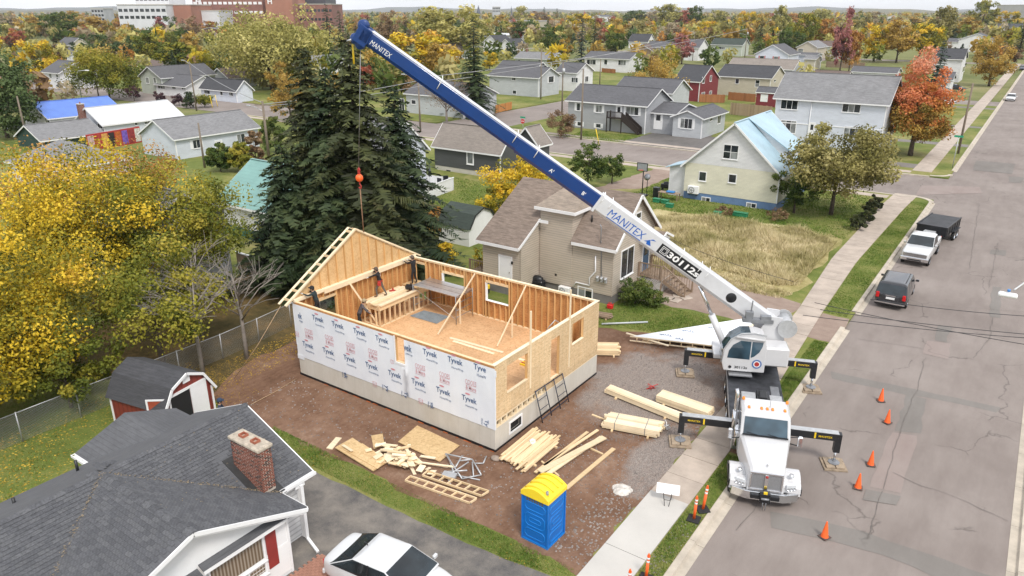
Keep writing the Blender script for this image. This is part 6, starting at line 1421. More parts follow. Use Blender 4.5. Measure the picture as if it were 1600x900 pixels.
tile_slope((jx-.5,4.35,FZ-.02),(1,0,0),(0,CY-4.35,CZ-FZ+.03),CX-jx+.5,math.hypot(CY-4.35,CZ-FZ),lambda p:RZ(p.x)<p.z+.0 and p.x<CX)
tile_slope((CW+1.25,5.2,2.12),(0,1,0),(-1.25,0,.5),3.95,1.33,lambda p:True)
vis=[]
for tb_ in tabs:
 x,y=pix(tb_[0])
 vis.append(((0 if(0<x<1600 and 0<y<900)else 1,(tb_[0]-CAMP).length),tb_))
vis.sort(key=lambda a:a[0])
stuffm=MB()
for k,(_,(p,u,v,n,c))in enumerate(vis):
 M_=Matrix((u,v,n)).transposed().to_4x4();M_.translation=p+Of
 if k<300:o=link('shingle',tabm[c],rf_);o.matrix_local=Matrix.Translation(-Of)@M_ if False else Matrix.Translation(p)@Matrix((u,v,n)).transposed().to_4x4()
 else:
  vs=[(.004,0,.016),(.296,0,.016),(.296,.15,.001),(.004,.15,.001),(.004,0,-.004),(.296,0,-.004)]
  MW=Matrix.Translation(p)@Matrix((u,v,n)).transposed().to_4x4();stuffm.add([tuple(MW@Vector(a))for a in vs],[(0,1,2,3),(4,5,1,0),(5,2,1),(4,0,3)],c)
tag(link('shingle',stuffm.mesh('shingle',SHM),rf_),kind='stuff')
for(a,b,nn)in(((FRX,3.0,FRZ+.02),(FRX,FN,FRZ+.02),34),((jx,CY,CZ+.03),(CX,CY,CZ+.03),14)):
 a,b=Vector(a),Vector(b);d=(b-a)/nn;s=Vector((-d.y,d.x,0)).normalized()*.15
 for k in range(nn):
  p,q=a+d*k,a+d*(k+1.12);zz=Vector((0,0,.012));kk=FK if abs(d.x)<.01 else CK
  q_=MB();q_.add([p-s-Vector((0,0,.15*kk)),p+zz*.2,p+s-Vector((0,0,.15*kk)),q-s-Vector((0,0,.15*kk))+zz,q+zz*1.2,q+s-Vector((0,0,.15*kk))+zz],[(0,3,4,1),(1,4,5,2),(3,5,4)]);link('ridge_shingle',q_.mesh('ridge_shingle',SHM[k%3]),rf_)
mm_=MB();rg=random.Random(9)
for k in range(260):
 f=rg.random();p=Vector((jx,CY,CZ)).lerp(Vector((FX+.1,12.9,FZ)),f)+Vector((rg.gauss(0,.05),rg.gauss(0,.05),.035));s=rg.uniform(.01,.035)
 mm_.add([(p.x-s,p.y-s,p.z),(p.x+s,p.y-s*.6,p.z),(p.x+s*.3,p.y+s,p.z+.01)],[(0,1,2)])
 f=rg.random();p=Vector((jx,CY,CZ)).lerp(Vector((FX+.1,4.4,FZ)),f)+Vector((rg.gauss(0,.05),rg.gauss(0,.05),.035));mm_.add([(p.x-s,p.y-s,p.z),(p.x+s,p.y-s*.6,p.z),(p.x+s*.3,p.y+s,p.z+.01)],[(0,1,2)])
for k in range(70):
 x=rg.uniform(FRX,FX-.2);y=rg.uniform(9,FN-.3);z=max(RZ(x),CZ-CK*abs(y-CY)if x>jx else 0)+.02;s=rg.uniform(.015,.04);mm_.add([(x-s,y-s,z),(x+s,y-s*.6,z),(x+s*.3,y+s,z+.01)],[(0,1,2)])
tag(link('roof_debris',mm_.mesh('roof_debris',mat('debris',(.34,.27,.18),.95,.4,12)),rf_),kind='stuff')
hx,hy=-19.2,12.95;hz1=z_of(hx,hy,697);hw_,hd_=1.55,.52
CHM=MB().box((hx-hw_+.012,hy-hd_+.012-.0,2.7),(hx-.012,hy-.012+.0,hz1)).build('chimney',MORTAR,FH,Of)
bm0=MB().box((.008,0,.004),(.186,.10,.052)).mesh('brick',BRICK);bm1=MB().box((.008,0,.004),(.186,.10,.052)).mesh('brick',BRICK2)
rg=random.Random(10);nb=0
zz=2.95;row=0
while zz<hz1-.06:
 off=.105 if row%2 else 0
 x=hx-hw_-off*.99
 while x<hx-.05:
  a=max(x,hx-hw_);b=min(x+.2,hx)
  if b-a>.05 and zz>RZ((a+b)/2)-.08 and nb<292:
   o=link('brick',bm1 if rg.random()<.22 else bm0,CHM,(a,hy-hd_+.002+rg.uniform(-.004,.002),zz));o.scale.x=(b-a)/.2;nb+=1
  x+=.211
 y=hy-hd_-(.105 if row%2 else.0)
 while y<hy-.05:
  a=max(y,hy-hd_);b=min(y+.2,hy)
  if nb<300 and b-a>.04:o=link('brick',bm1 if rg.random()<.22 else bm0,CHM,(hx+.002,a,zz),(0,0,math.pi/2));o.scale.x=(b-a)/.2;nb+=1
  y+=.211
 zz+=.068;row+=1
link('crown',MB().cbox((hx-hw_-.06,hy-hd_-.06,hz1-.01),(hx+.06,hy+.06,hz1+.13),.035).mesh('crown',mat('crown_mortar',(.46,.40,.32),.95,.25,6,.5)),CHM)
for f in(.3,.72):link('flue',MB().box((hx-hw_*f-.13,hy-hd_/2-.12,hz1+.12),(hx-hw_*f+.13,hy-hd_/2-.09,hz1+.22)).box((hx-hw_*f-.13,hy-hd_/2+.09,hz1+.12),(hx-hw_*f+.13,hy-hd_/2+.12,hz1+.22)).box((hx-hw_*f-.13,hy-hd_/2-.09,hz1+.12),(hx-hw_*f-.1,hy-hd_/2+.09,hz1+.22)).box((hx-hw_*f+.1,hy-hd_/2-.09,hz1+.12),(hx-hw_*f+.13,hy-hd_/2+.09,hz1+.22)).mesh('flue',mat('clay_flue',(.36,.12,.07),.9,.1,5)),CHM)
m=MB();m.slab([(hx-hw_-.3,hy-hd_-.25,RZ(hx-hw_-.3)+.03),(hx+.3,hy-hd_-.25,RZ(hx+.3)+.03),(hx+.3,hy+.2,RZ(hx+.3)+.03),(hx-hw_-.3,hy+.2,RZ(hx-hw_-.3)+.03)],.02);link('flashing',m.mesh('flashing',mat('tar_flashing',(.03,.03,.03),.7,.2,5)),CHM)
for px,py in((24,792),(121,733)):
 p=at(px,py,3.2);x=-23.3;fh_(MB().tube([(p.x,p.y,2.8),(p.x,p.y,3.55)],.055,8),'vent_pipe',BLACK)
pv=thing('brick_paving','herringbone red brick paving beside the foreground house','paving',(-17.5,12,ZY))
pm=MB().box((0,0,0),(.19,.095,.035)).mesh('paver',mat('paver_red',(.40,.20,.14),.9,.2,6,.2));pst=MB();n=0
for i in range(40):
 for j in range(26):
  x,y=-18.1+j*.1+(i%2)*.1,10.6+i*.1
  X_,Y_=-18.05+j*.2+(.1 if i%2 else 0),9.6+i*.1
  if X_>-16.0:continue
  px,py=pix((X_,Y_,ZY))
  if 440<px<545 and 820<py<905:
   if n<300:link('paver',pm,pv,(X_+17.5,Y_-12,.012));n+=1
  else:pst.box((X_+17.5,Y_-12,.012),(X_+17.5+.19,Y_-12+.095,.046))
tag(pst.build('paver',mat('paver_red',(.4,.2,.14)),pv),kind='stuff')
# ============================================================ OTHER HOUSES AND SHEDS (from their picture corners)
cr=house('cream and white gabled house with pale blue metal roof and blue base',(1212,330),1067,1258,271,'y',4.4,S_CREAM,R_PBLUE,[('S',1130,226,1154,249,dict(nx=2,nz=2)),('S',1092,268,1104,283,dict(nx=1)),('S',1138,272,1151,286,dict(nx=1)),('S',1096,308,1110,317,dict(nx=2)),('S',1166,317,1182,325,dict(nx=2))],found=BLUEF,fh=.75,oh=.4,trim=WHITE)
W,D,h=dims(cr)
MB().prism([(-W+.03,h+.02),(-.03,h+.02),(-W/2,h+4.4-.12)],-.012,-.002,0,XZ).build('gable_cladding',S_WHITE,cr)
sl=4.4/(W/2);x0,x1=-W*.36,-.55
yD0,yD1=D*.34,D*.78;zz0=h+(-x1)*sl*1.0
m=MB();m.prism([(x1,h-x1*sl),(x1,h-x1*sl+1.15),(-W/2+.2,h+4.4-.2*sl+.15)],yD0,yD1,0,XZ);m.build('dormer',S_WHITE,cr)
zt=h-x1*sl+1.15;m=MB();m.slab([(-W/2+.1,yD0-.25,h+4.4+.1),(x1+.4,yD0-.25,zt-.05),(x1+.4,yD1+.25,zt-.05),(-W/2+.1,yD1+.25,h+4.4+.1)],.08);ro=m.build('dormer_roof',R_PBLUE,cr)
for k in range(3):window(cr,'E',(x1+.003,yD0+.7+k*(yD1-yD0-1.4)/2,zt-.6),.55,.75,1,2)
m=MB();m.prism([(-W-1.9,-.2),(-W,-.2),(-W,h-.2),(-W-1.9,h-.75)],.5,3.2,0,XZ);m.build('lean_to',S_WHITE,cr)
m=MB();m.slab([(-W-2.3,.2,h-.75),(-W+.05,.2,h-.05),(-W+.05,3.5,h-.05),(-W-2.3,3.5,h-.75)],.08);m.build('lean_to_roof',R_PBLUE,cr)
c_=Vector(cr.location)
q=on_y(1083,297,c_.y-.3);ac_unit('white heat pump hung on the cream house wall',(q[0],c_.y-.22,q[1]-.5),0,1.35)
tb_=thing('garden_table','work table with blue cover by the white lean-to','table',at(1045,312,ZY));MB().box((-1.1,-.4,.72),(1.1,.4,.77)).build('top',OLDWOOD,tb_)
for x,y in((-1,-.3),(1,-.3),(-1,.3),(1,.3)):MB().box((x-.04,y-.04,0),(x+.04,y+.04,.72)).build('leg',OLDWOOD,tb_)
MB().cbox((-.3,-.3,.77),(.6,.25,.95),.08).build('cover',mat('blue_tarp',(.03,.2,.5),.5,.1,5),tb_)
g2=thing('barbecue','black gas barbecue by the lean-to of the cream house','barbecue',at(1041,300,ZY));MB().cbox((-.6,-.28,.45),(.6,.28,.9),.05).build('body',BLACK,g2);MB().box((-.5,-.2,0),(-.4,.2,.45)).box((.4,-.2,0),(.5,.2,.45)).build('cart',BLACK,g2);MB().lathe([(.3,0),(.26,.18),(.001,.26)],10,0,Matrix.Translation((0,0,.9))@Matrix.Diagonal((1.3,.8,1,1))).build('hood',BLACK,g2)
bn=thing('waste_bin','black wheeled bin beside the barbecue at the lean-to','bin',at(1025,308,ZY));MB().prism([(-.28,-.28),(.28,-.28),(.28,.28),(-.28,.28)],0,1.0).build('tub',BLACK,bn,bevel=.03);MB().box((-.3,-.32,1.0),(.3,.3,1.06)).build('lid',BLACK,bn)
GRN=mat('green_tub',(.02,.20,.09),.5,.1,4)
for k,(px,py,lb)in enumerate(((1026,316,'green plastic planter tub under the work table'),(1039,318,'green planter tub right of the table leg'),(1046,324,'green planter tub standing alone on the lawn'),(1121,337,'small green tub left of the dead brush'),(1156,338,'wide green tub right of the dead brush'))):
 t=thing('planter_tub',lb,'planter',at(px,py,ZY),0,'green planter tubs');w_=.35 if k!=4 else.7
 MB().prism([(-w_,-.25),(w_,-.25),(w_,.25),(-w_,.25)],0,.38).build('tub',GRN,t,bevel=.03);MB().box((-w_-.03,-.28,.36),(w_+.03,.28,.41)).build('rim',GRN,t)
bh_=thing('basketball_hoop','basketball hoop on black pole by the gravel path','basketball hoop',at(1003,306,ZY))
MB().tube([(0,0,0),(0,0,2.9)],.06,8).build('pole',BLACK,bh_);MB().box((-.55,-.35,2.75),(.55,-.3,3.5)).build('backboard',mat('hoop_board',(.3,.32,.34),.2),bh_)
MB().box((-.6,-.37,2.7),(.6,-.29,2.76)).box((-.6,-.37,3.5),(.6,-.29,3.56)).box((-.6,-.37,2.76),(-.54,-.29,3.5)).box((.54,-.37,2.76),(.6,-.29,3.5)).build('frame',BLACK,bh_)
m=MB();m.tube([(.23*math.cos(a),-.62+.23*math.sin(a),2.85)for a in[2*math.pi*k/14 for k in range(15)]],.015,5);m.build('rim',ORG,bh_);MB().box((-.5,-.3,0),(.5,.5,.15)).build('base',BLACK,bh_)
sd_h=thing('satellite_dish','small dish on a pole right of the basketball hoop','satellite dish',at(1010,307,ZY));MB().tube([(0,0,0),(0,0,2.0)],.04,6).build('pole',BLACK,sd_h);MB().lathe([(.001,.1),(.2,.08),(.36,0),(.2,.06),(.001,.08)],14,0,Matrix.Translation((0,-.1,2.1))@rotm('X',1.2)).build('dish',STEEL,sd_h)
g1=house('grey split level house with white shutters and dark porch stair',(1007,210),887,1044,164,'x',2.1,S_GREY,R_GREY,[('S',901,161,907,173,dict(nx=1)),('S',931,164,941,176,dict(nx=2)),('S',963,165,971,187,dict(door=True)),('S',978,167,998,180,dict(nx=3)),('S',902,190,909,197,dict(nx=1)),('S',931,193,939,200,dict(nx=1))],shut=WHITE,oh=.45)
W,D,h=dims(g1);xs=on_y(967,187,g1.location.y)[0]-g1.location.x
ps=thing('porch_stair','dark stained porch landing and stair on the grey split level','stair',(g1.location.x+xs,g1.location.y,ZY))
DST=mat('dark_stain',(.03,.02,.016),.7,.2,5)
MB().box((-1.6,-1.4,2.2),(1.2,-.03,2.3)).build('landing',DST,ps)
for x,y in((-1.5,-1.3),(1.1,-1.3),(-1.5,-.1)):MB().box((x-.07,y-.07,0),(x+.07,y+.07,3.3)).build('post',DST,ps)
MB().box((-1.55,-1.36,3.2),(1.15,-1.26,3.3)).build('hand_rail',DST,ps)
for k in range(12):MB().box((-1.4+k*.2,-1.33,2.3),(-1.32+k*.2,-1.28,3.2)).build('baluster',DST,ps)
for k in range(10):MB().box((1.2+k*.3,-1.3,2.1-.22*k),(1.52+k*.3,-.15,2.15-.22*k)).build('stair_tread',DST,ps)
for y in(-1.34,-.12):MB().beam((1.2,y,3.2),(4.2,y,1.0),.08,.1).build('hand_rail',DST,ps);MB().beam((1.2,y,2.1),(4.2,y,.1),.06,.3).build('stringer',DST,ps);MB().slab([(1.2,y,2.3),(4.2,y,.2),(4.2,y,.9),(1.2,y,3.1)],.02).build('stair_panel',DST,ps)
cn=house('low grey entrance link with white door between the grey houses',(1052,211),1020,1075,177,'x',1.1,S_GREY,R_GREY,[('S',1022.5,177,1034.5,202,dict(door=True))],name='entrance_wing',cat='house wing',W=5.2,D=9,h=3.3,z=ZY);dims(cn)
wg=house('single storey light grey wing with triple window beside the parking',(1095,217),1050,1131,184,'y',.95,S_LGREY,R_GREY,[('S',1063,185,1082,201,dict(nx=3,shutters=WHITE)),('E',1109,181,1113,189,dict(nx=1)),('E',1121,178,1126,193,dict(nx=2))],oh=.4,name='wing_house');dims(wg)
gb=house('grey roof of the house hidden behind the split level',(1046,190),960,1060,150,'x',1.9,S_LGREY,R_GREY,oh=.4,h=5.0,D=8);dims(gb)
dk=house('dark grey bungalow with taupe roof in front of the cross street',(782,280),680,815,238,'x',2.3,S_DGREY,R_TAUPE,[('S',730,237,739.5,256,dict(nx=1,fw=.14)),('S',697,265,705,270,dict(nx=1,fm=CONC)),('S',753,273,763,279,dict(nx=1,fm=CONC))],found=FOUND,fh=.55,oh=.3);dims(dk)
vp=Vector(dk.location);MB().tube([(-2,1.8,3.6),(-2,1.8,4.6)],.08,8).build('roof_vent',BLACK,dk)
cp=house('dark gabled carport behind the dark grey bungalow',(840,262),805,858,225,'y',1.9,S_DGREY,R_TAUPE,oh=.3,name='garage',cat='garage');dims(cp)
wt=house('white gabled house half hidden behind the spruces',(600,311),560,667,243,'x',3.2,S_BLUEW,R_LGREY,[('E',640,232,648,250,dict(nx=1)),('E',649,264,656,281,dict(nx=1))],oh=.4,W=8);dims(wt)
dc=thing('white_deck','white picket deck in the lawn behind the spruces','deck',at(664,314,ZY))
dn_=at(709,297,ZY)-at(664,314,ZY);L=dn_.length;dc.rotation_euler=(0,0,math.atan2(dn_.y,dn_.x));n=int(L/.2)
for k in range(n):MB().box((k*.2,0,0),(k*.2+.17,.04,1.35)).build('picket',WHITE,dc)
for k in range(22):MB().box((L,k*.2,0),(L+.04,k*.2+.17,1.35)).build('picket',WHITE,dc)
MB().box((-.05,-.04,1.35),(L+.08,.08,1.42)).build('rail',WHITE,dc);MB().box((.0,.05,.4),(L-.02,4.4,.5)).build('floor',GALV,dc)
um=thing('closed_parasol','closed grey parasol on the white deck','parasol',at(672,290,ZY+.5));MB().tube([(0,0,0),(0,0,2.4)],.03,6).build('pole',ALU,um);MB().lathe([(.05,1.0),(.17,1.05),(.12,1.8),(.03,2.35),(.001,2.4)],8).build('canopy',mat('parasol_grey',(.10,.10,.13),.9,.1,5),um)
for k,(px,py)in enumerate(((684,294),(696,290))):
 c1=thing('patio_chair','dark patio chair on the white deck, %s one'%('left' if k==0 else 'right'),'chair',at(px,py,ZY+.5),.5*k);MB().box((-.28,-.28,.4),(.28,.28,.46)).build('seat',BLACK,c1);MB().box((-.28,.25,.46),(.28,.3,1.05)).build('backrest',BLACK,c1)
 for x in(-.25,.25):
  for y in(-.25,.25):MB().box((x-.02,y-.02,0),(x+.02,y+.02,.4)).build('leg',BLACK,c1)
def gambrel(name,label,near,lx,rx,wall,roof,trim,z1,z2,z3,ridge='y',ovh=.15,W=None,D=None):
 N_=at(near[0],near[1],ZY);W=W or along(N_,Vector((-1,0,0)),lx);D=D or along(N_,Vector((0,1,0)),rx);t=thing(name,label,'shed',(N_.x,N_.y,ZY))
 if ridge=='y':
  P=[(-W,0),(0,0),(0,z1),(-W*.2,z2),(-W/2,z3),(-W*.8,z2),(-W,z1)];m=MB();m.prism(P,0,D,0,XZ);m.f=[f[::-1]for f in m.f];A=(lambda u,z,v:(u,v,z));span,ln=W,D;us=[0,-W*.2,-W/2,-W*.8,-W]
 else:
  P=[(0,0),(D,0),(D,z1),(D*.8,z2),(D/2,z3),(D*.2,z2),(0,z1)];m=MB();m.prism(P,-W,0,0,YZ);A=(lambda u,z,v:(v,u,z));span,ln=D,W;us=[0,D*.2,D/2,D*.8,D]
 m.build('wall',wall,t)
 zs=[z1,z2,z3,z2,z1];v0,v1=(-ovh,ln+ovh)if ridge=='y' else(-ln-ovh,ovh)
 m=MB()
 for k in range(4):
  u0,u1=us[k],us[k+1]
  if k==0:u0=u0+(.1 if ridge=='y' else-.1)
  if k==3:u1=u1-(.1 if ridge=='y' else-.1)
  q=[A(u0,zs[k]+.05-(.12 if k==0 else 0),v0),A(u0,zs[k]+.05-(.12 if k==0 else 0),v1),A(u1,zs[k+1]+.05-(.12 if k==3 else 0),v1),A(u1,zs[k+1]+.05-(.12 if k==3 else 0),v0)]
  nn=(Vector(q[1])-Vector(q[0])).cross(Vector(q[2])-Vector(q[0]))
  m.slab(q if nn.z>0 else q[::-1],.05)
 m.build('roof',roof,t)
 m=MB();ve=v0 if ridge=='y' else v1
 for k in range(4):m.beam(Vector(A(us[k],zs[k]-.02,ve)),Vector(A(us[k+1],zs[k+1]-.02,ve)),.05,.12)
 m.build('trim',trim,t);return t,W,D
ws,W,D=gambrel('white_shed','white gambrel shed with dark green roof behind the site',(733,386),686,775,WHITEV,R_DGREEN,BLACK,1.55,2.55,3.0,'x')
MB().box((-W+.0,-.03,1.42),(.02,.0,1.52)).build('trim',WHITE,ws)
RB=siding('barn_red',(.22,.035,.025),.3,.05,True)
shd=thing('red_shed','small red barn shed with white trim, open door and black gambrel roof','shed',(-29.75,16.1,ZY),R(10))
SW_,SD_,s1,s2,s3=2.8,3.6,1.5,2.35,2.75
P=[(-SW_/2,0),(SW_/2,0),(SW_/2,s1),(SW_*.32,s2),(0,s3),(-SW_*.32,s2),(-SW_/2,s1)]
m=MB();m.prism(P,-SD_,0,0,YZ);m.build('wall',RB,shd)
us=[(-SW_/2-.12,s1-.15),(-SW_*.32,s2+.03),(0,s3+.04),(SW_*.32,s2+.03),(SW_/2+.12,s1-.15)];m=MB()
for(a,za),(b,zb)in zip(us,us[1:]):m.slab([(-SD_-.15,a,za+.03),(.15,a,za+.03),(.15,b,zb+.03),(-SD_-.15,b,zb+.03)],.05)
m.build('roof',R_BLACK,shd)
m=MB()
for(a,za),(b,zb)in zip(us,us[1:]):m.beam((.13,a,za-.03),(.13,b,zb-.03),.05,.12)
m.build('trim',WHITE,shd)
MB().box((-.01,-1.0,.05),(.012,.1,1.95)).build('doorway',DARK,shd);MB().box((0,.12,.05),(.05,1.05,1.95)).build('door',WHITE,shd)
d2=MB().box((-.02,-1.05,.05),(.03,0,1.9)).build('door',mat('barn_door_red',(.36,.07,.03),.7,.1,3),shd,(.04,-1.02,0),(0,0,R(-62)));d2['label']='open red door leaf with white frame'
link('frame',MB().box((.03,-1.08,0),(.06,-1.0,1.95)).box((.03,-.05,0),(.06,.03,1.95)).box((.03,-1.0,1.87),(.06,-.05,1.95)).box((.03,-1.0,0),(.06,-.05,.08)).beam((.045,-1.0,.1),(.045,-.05,1.85),.03,.07).mesh('frame',WHITE),d2)
MB().box((-.005,-.2,2.3),(.04,.2,2.6)).build('vent',WHITE,shd);MB().box((0,-1.05,1.95),(.06,1.1,2.06)).build('header',WHITE,shd)
for y in(-SW_/2,SW_/2-.1):MB().box((.0,y,0),(.03,y+.1,s1)).build('corner_trim',WHITE,shd)
MB().box((-SD_-.02,-SW_/2-.02,0),(-SD_+.1,-SW_/2+.05,s1-.1)).build('corner_trim',WHITE,shd)
tl=house('white house with teal metal roof beside the spruces',(440,388),350,480,330,'x',2.7,S_WHITE,R_TEAL,[('S',373,318,378,329,dict(nx=1)),('S',380,318,385,329,dict(nx=1))],oh=.4,D=8,found=mat('teal_base',(.02,.12,.10),.8,.1,3),fh=.9);dims(tl)
gw=house('white gable wall house behind the yellow maples',(240,492),200,367,355,'x',1.6,S_LGREY,R_LGREY,oh=.4,W=8);dims(gw)
dk2=thing('back_deck','weathered deck with white rail beside the spruces','deck',at(372,420,ZY));
for k in range(14):MB().box((k*.25,0,0),(k*.25+.2,.04,1.3)).build('picket',OLDWOOD,dk2)
MB().box((-.1,-.05,1.3),(3.6,.1,1.38)).build('rail',WHITE,dk2);MB().box((0,.05,.5),(3.5,3,.6)).build('floor',OLDWOOD,dk2)
lw=house('long white bungalow with light grey roof and bushes in front',(278,250),205,406,216,'y',2.0,S_BLUEW,R_LGREY,[('E',301,218,313,232,dict(nx=2,shutters=WHITE)),('E',370,209,383,223,dict(nx=2)),('E',337,220,347,236,dict(door=True))],oh=.35,W=8);dims(lw)
bl=house('white house with bright blue metal roof',(82,212),40,194,184,'y',2.0,S_WHITE,R_BLUE,[('S',71,184,78,193,dict(nx=2)),('S',53,182,58,190,dict(nx=1))],oh=.35,W=8.5);dims(bl)
wm=house('pale blue house with white metal roof and brick chimney',(166,220),120,287,194,'y',2.1,S_BLUEW,R_WHITE,[('S',153,193,160,201,dict(nx=2)),('E',210,190,215,196,dict(nx=1)),('E',225,188,236,194,dict(nx=2)),('E',240,188,247,193,dict(nx=1)),('E',256,185,263,191,dict(nx=1))],oh=.35,W=8);W,D,h=dims(wm);chimney(wm,-W*.62,-.4,0,h+2.6,.8,.8)
lg=house('low dark green garage with long light grey roof',(68,236),20,162,219,'y',1.7,S_DGREEN,R_LGREY,oh=.3,W=7.5,name='garage',cat='garage');dims(lg)
hp_=at(84,300,ZY)
HH=thing('hip_roof_house','white house with grey hip roof behind the orange leaves at left','house',(hp_.x,hp_.y,ZY));W,D=9.5,9.0;zz=z_of(hp_.x,hp_.y,266)-ZY
MB().box((-W,0,-.2),(0,D,zz)).build('wall',S_WHITE,HH);m=MB();o=.4;e=[(-W-o,-o,zz-.05),(o,-o,zz-.05),(o,D+o,zz-.05),(-W-o,D+o,zz-.05)];r1,r2=(-W+3.2,D/2,zz+2.1),(-3.2,D/2,zz+2.1)
m.slab([e[0],e[1],r2,r1],.1);m.slab([e[1],e[2],r2],.1);m.slab([e[2],e[3],r1,r2],.1);m.slab([e[3],e[0],r1],.1);m.build('roof',R_LGREY,HH)
m=MB()
for k in range(4):m.beam(Vector(e[k])+Vector((0,0,-.08)),Vector(e[(k+1)%4])+Vector((0,0,-.08)),.05,.18)
m.build('fascia',WHITE,HH);window(HH,'S',(-W*.6,-.003,zz-1.0),.9,.9,2);MB().tube([(-W*.5,2,zz+.8),(-W*.5,2,zz+1.5)],.08,8).build('roof_vent',BLACK,HH)
mu=thing('mural_wall','red wall with coloured poster panels behind orange leaves','wall',at(140,237,ZY));md=at(222,222,ZY)-at(140,237,ZY);mu.rotation_euler=(0,0,math.atan2(md.y,md.x));L=md.length
MB().box((0,0,0),(L,.2,2.3)).build('wall',RED,mu)
pcs=((.75,.5,.5),(.4,.05,.04),(.75,.4,.1),(.04,.03,.03),(.6,.15,.03),(.22,.12,.55),(.35,.05,.05),(.7,.68,.6))
for k,c in enumerate(pcs):MB().box((L*(k+.08)/8,-.04,.2),(L*(k+.92)/8,.0,2.1)).build('poster',mat('poster_%d'%k,c,.6,.35,2.5),mu)
wh=house('white gable house with clipped shrubs far left',(98,139),72,124,113,'x',2.4,S_WHITE,R_GREY,[('S',77,115,81,122,dict(nx=1)),('S',88,116,91,121,dict(nx=1))],oh=.5,D=9);dims(wh)
b8=house('small pale blue bungalow with dark roof near the road bend',(371,160),316,396,141,'x',1.9,S_BLUEW,R_BLACK,[('S',319,138,328,147,dict(nx=2)),('S',344,140,348,149,dict(nx=1)),('S',358,141,364,150,dict(nx=2))],oh=.4);dims(b8)
b9=house('white ranch house with grey roof and picture window',(292,152),243,330,135,'x',1.9,S_WHITE,R_GREY,[('S',247,133,258,139,dict(nx=3)),('S',269,135,275,139,dict(nx=1)),('S',284,136,290,140,dict(nx=2))],oh=.4,W=12,D=9);dims(b9)
b10=house('pale green gabled house behind the ranch house',(256,148),222,300,121,'y',2.2,S_GREEN,R_GREY,[('S',228,121,233,130,dict(nx=1)),('S',240,121,244,130,dict(nx=1))],oh=.4,W=9,D=14);dims(b10)
c1=house('pale sage house with white gable and porch roof left of the grey houses',(841,152),765,873,121,'x',1.9,S_LGREY,R_GREY,[('S',800,119,806,126,dict(nx=2)),('S',801,141,807,147,dict(nx=1)),('E',857,119,865,129,dict(nx=1,shutters=WHITE))],oh=.4);dims(c1)
c2=house('white gabled house behind the sage house',(900,143),868,921,113,'x',1.9,S_WHITE,R_GREY,[('S',893,121,903,129,dict(nx=3)),('E',914,119,919,128,dict(nx=2))],oh=.4,D=8);dims(c2)
c3=house('long pale house with brick chimney behind the road',(862,108),805,881,92,'x',1.8,S_GREEN,R_LGREY,[('S',809,93,813,100,dict(nx=1)),('S',841,93,847,99,dict(nx=2))],oh=.4,chim=(.85,.5,.9));dims(c3)
c4_=house('white bungalow with blue windows and orange fence',(982,114),913,1000,92,'x',1.7,S_WHITE,R_GREY,[('S',917,93,931,101,dict(nx=3)),('S',944,93,949,101,dict(nx=1)),('S',966,94,978,102,dict(nx=3))],oh=.4,D=9,doors=());dims(c4_)
rdh=house('dark red two storey house with white trim',(1091,159),1052,1120,127,'x',2.9,S_RED,R_BLACK,[('E',1097,120,1101,130,dict(nx=1)),('E',1109,118,1112,127,dict(nx=1)),('E',1096,144,1101,150,dict(nx=1)),('E',1108,142,1112,148,dict(nx=1))],oh=.3);dims(rdh)
tn=house('long tan house with black roof behind the cedar fence',(1201,153),1118,1223,122,'x',2.2,S_TAN,R_BLACK,[('S',1149,123,1155,131,dict(nx=1)),('S',1180,125,1187,136,dict(nx=1,nz=2)),('E',1209,124,1212,128,dict(nx=1))],oh=.3);dims(tn)
rs_=house('little dark red shed with white door by the tan fence',(1212,168),1180,1222,145,'x',.9,S_RED,R_GREY,[('S',1189,148,1199,159,dict(door=True,glassy=False))],oh=.2,name='garden_shed',cat='shed',D=3);dims(rs_)
w2=house('large white two storey house with long grey roof',(1372,247),1204,1400,161,'x',3.0,S_BLUEW,R_LGREY,[('S',1220,156,1247,171,dict(nx=3)),('S',1316,161,1345,176,dict(nx=3)),('S',1219,188,1244,208,dict(nx=3)),('S',1264,192,1272,216,dict(door=True)),('S',1283,193,1291,217,dict(door=True)),('S',1318,198,1345,216,dict(nx=3))],oh=.4,D=9);W,D,h=dims(w2)
MB().box((-W-.01,-.05,h*.5),(0,-.002,h*.5+.12)).build('band',WHITE,w2);MB().tube([(-W*.66,-.08,.2),(-W*.66,-.08,h-.1)],.05,6).build('downspout',WHITE,w2)
def fence(label,a,b,hgt,m_,bw=.14,gap=.01,name='fence',posts=True):
 A,B=at(a[0],a[1],ZY),at(b[0],b[1],ZY);d=B-A;L=d.length;t=thing(name,label,'fence',A,math.atan2(d.y,d.x));n=int(L/(bw+gap));me=MB().box((0,0,.05),(bw,.025,hgt)).mesh('board',m_)
 for k in range(n):link('board',me,t,(k*(bw+gap),0,.02*math.sin(k*1.7)))
 for z in(.4,hgt-.35):MB().box((0,.026,z),(L,.07,z+.09)).build('rail',m_,t)
 for k in range(int(L/2.4)+1):MB().box((k*2.4,.03,0),(k*2.4+.1,.13,hgt+.05)).build('post',m_,t)
 return t
CEDAR=lumber('cedar',(.36,.15,.06),.2);TANF=lumber('tan_fence_wood',(.40,.30,.20),.2)
fence('orange cedar board fence below the red house',(1092,160),(1134,161),1.7,CEDAR,.3);fence('brown cedar board fence below the tan house',(1137,156),(1181,160),1.7,CEDAR,.3)
fence('pale tan board fence left of the white two storey house',(1140,179),(1205,186),2.2,TANF,.3)
fence('grey board fence by the pink maple',(1290,105),(1352,108),2.0,OLDWOOD,.6);fence('orange low fence on the corner beyond the boom',(775,177),(800,171),1.5,lumber('orange_fence',(.50,.22,.06)),.3)
fence('orange low fence in front of white bungalow',(940,113),(962,115),1.3,CEDAR,.4)
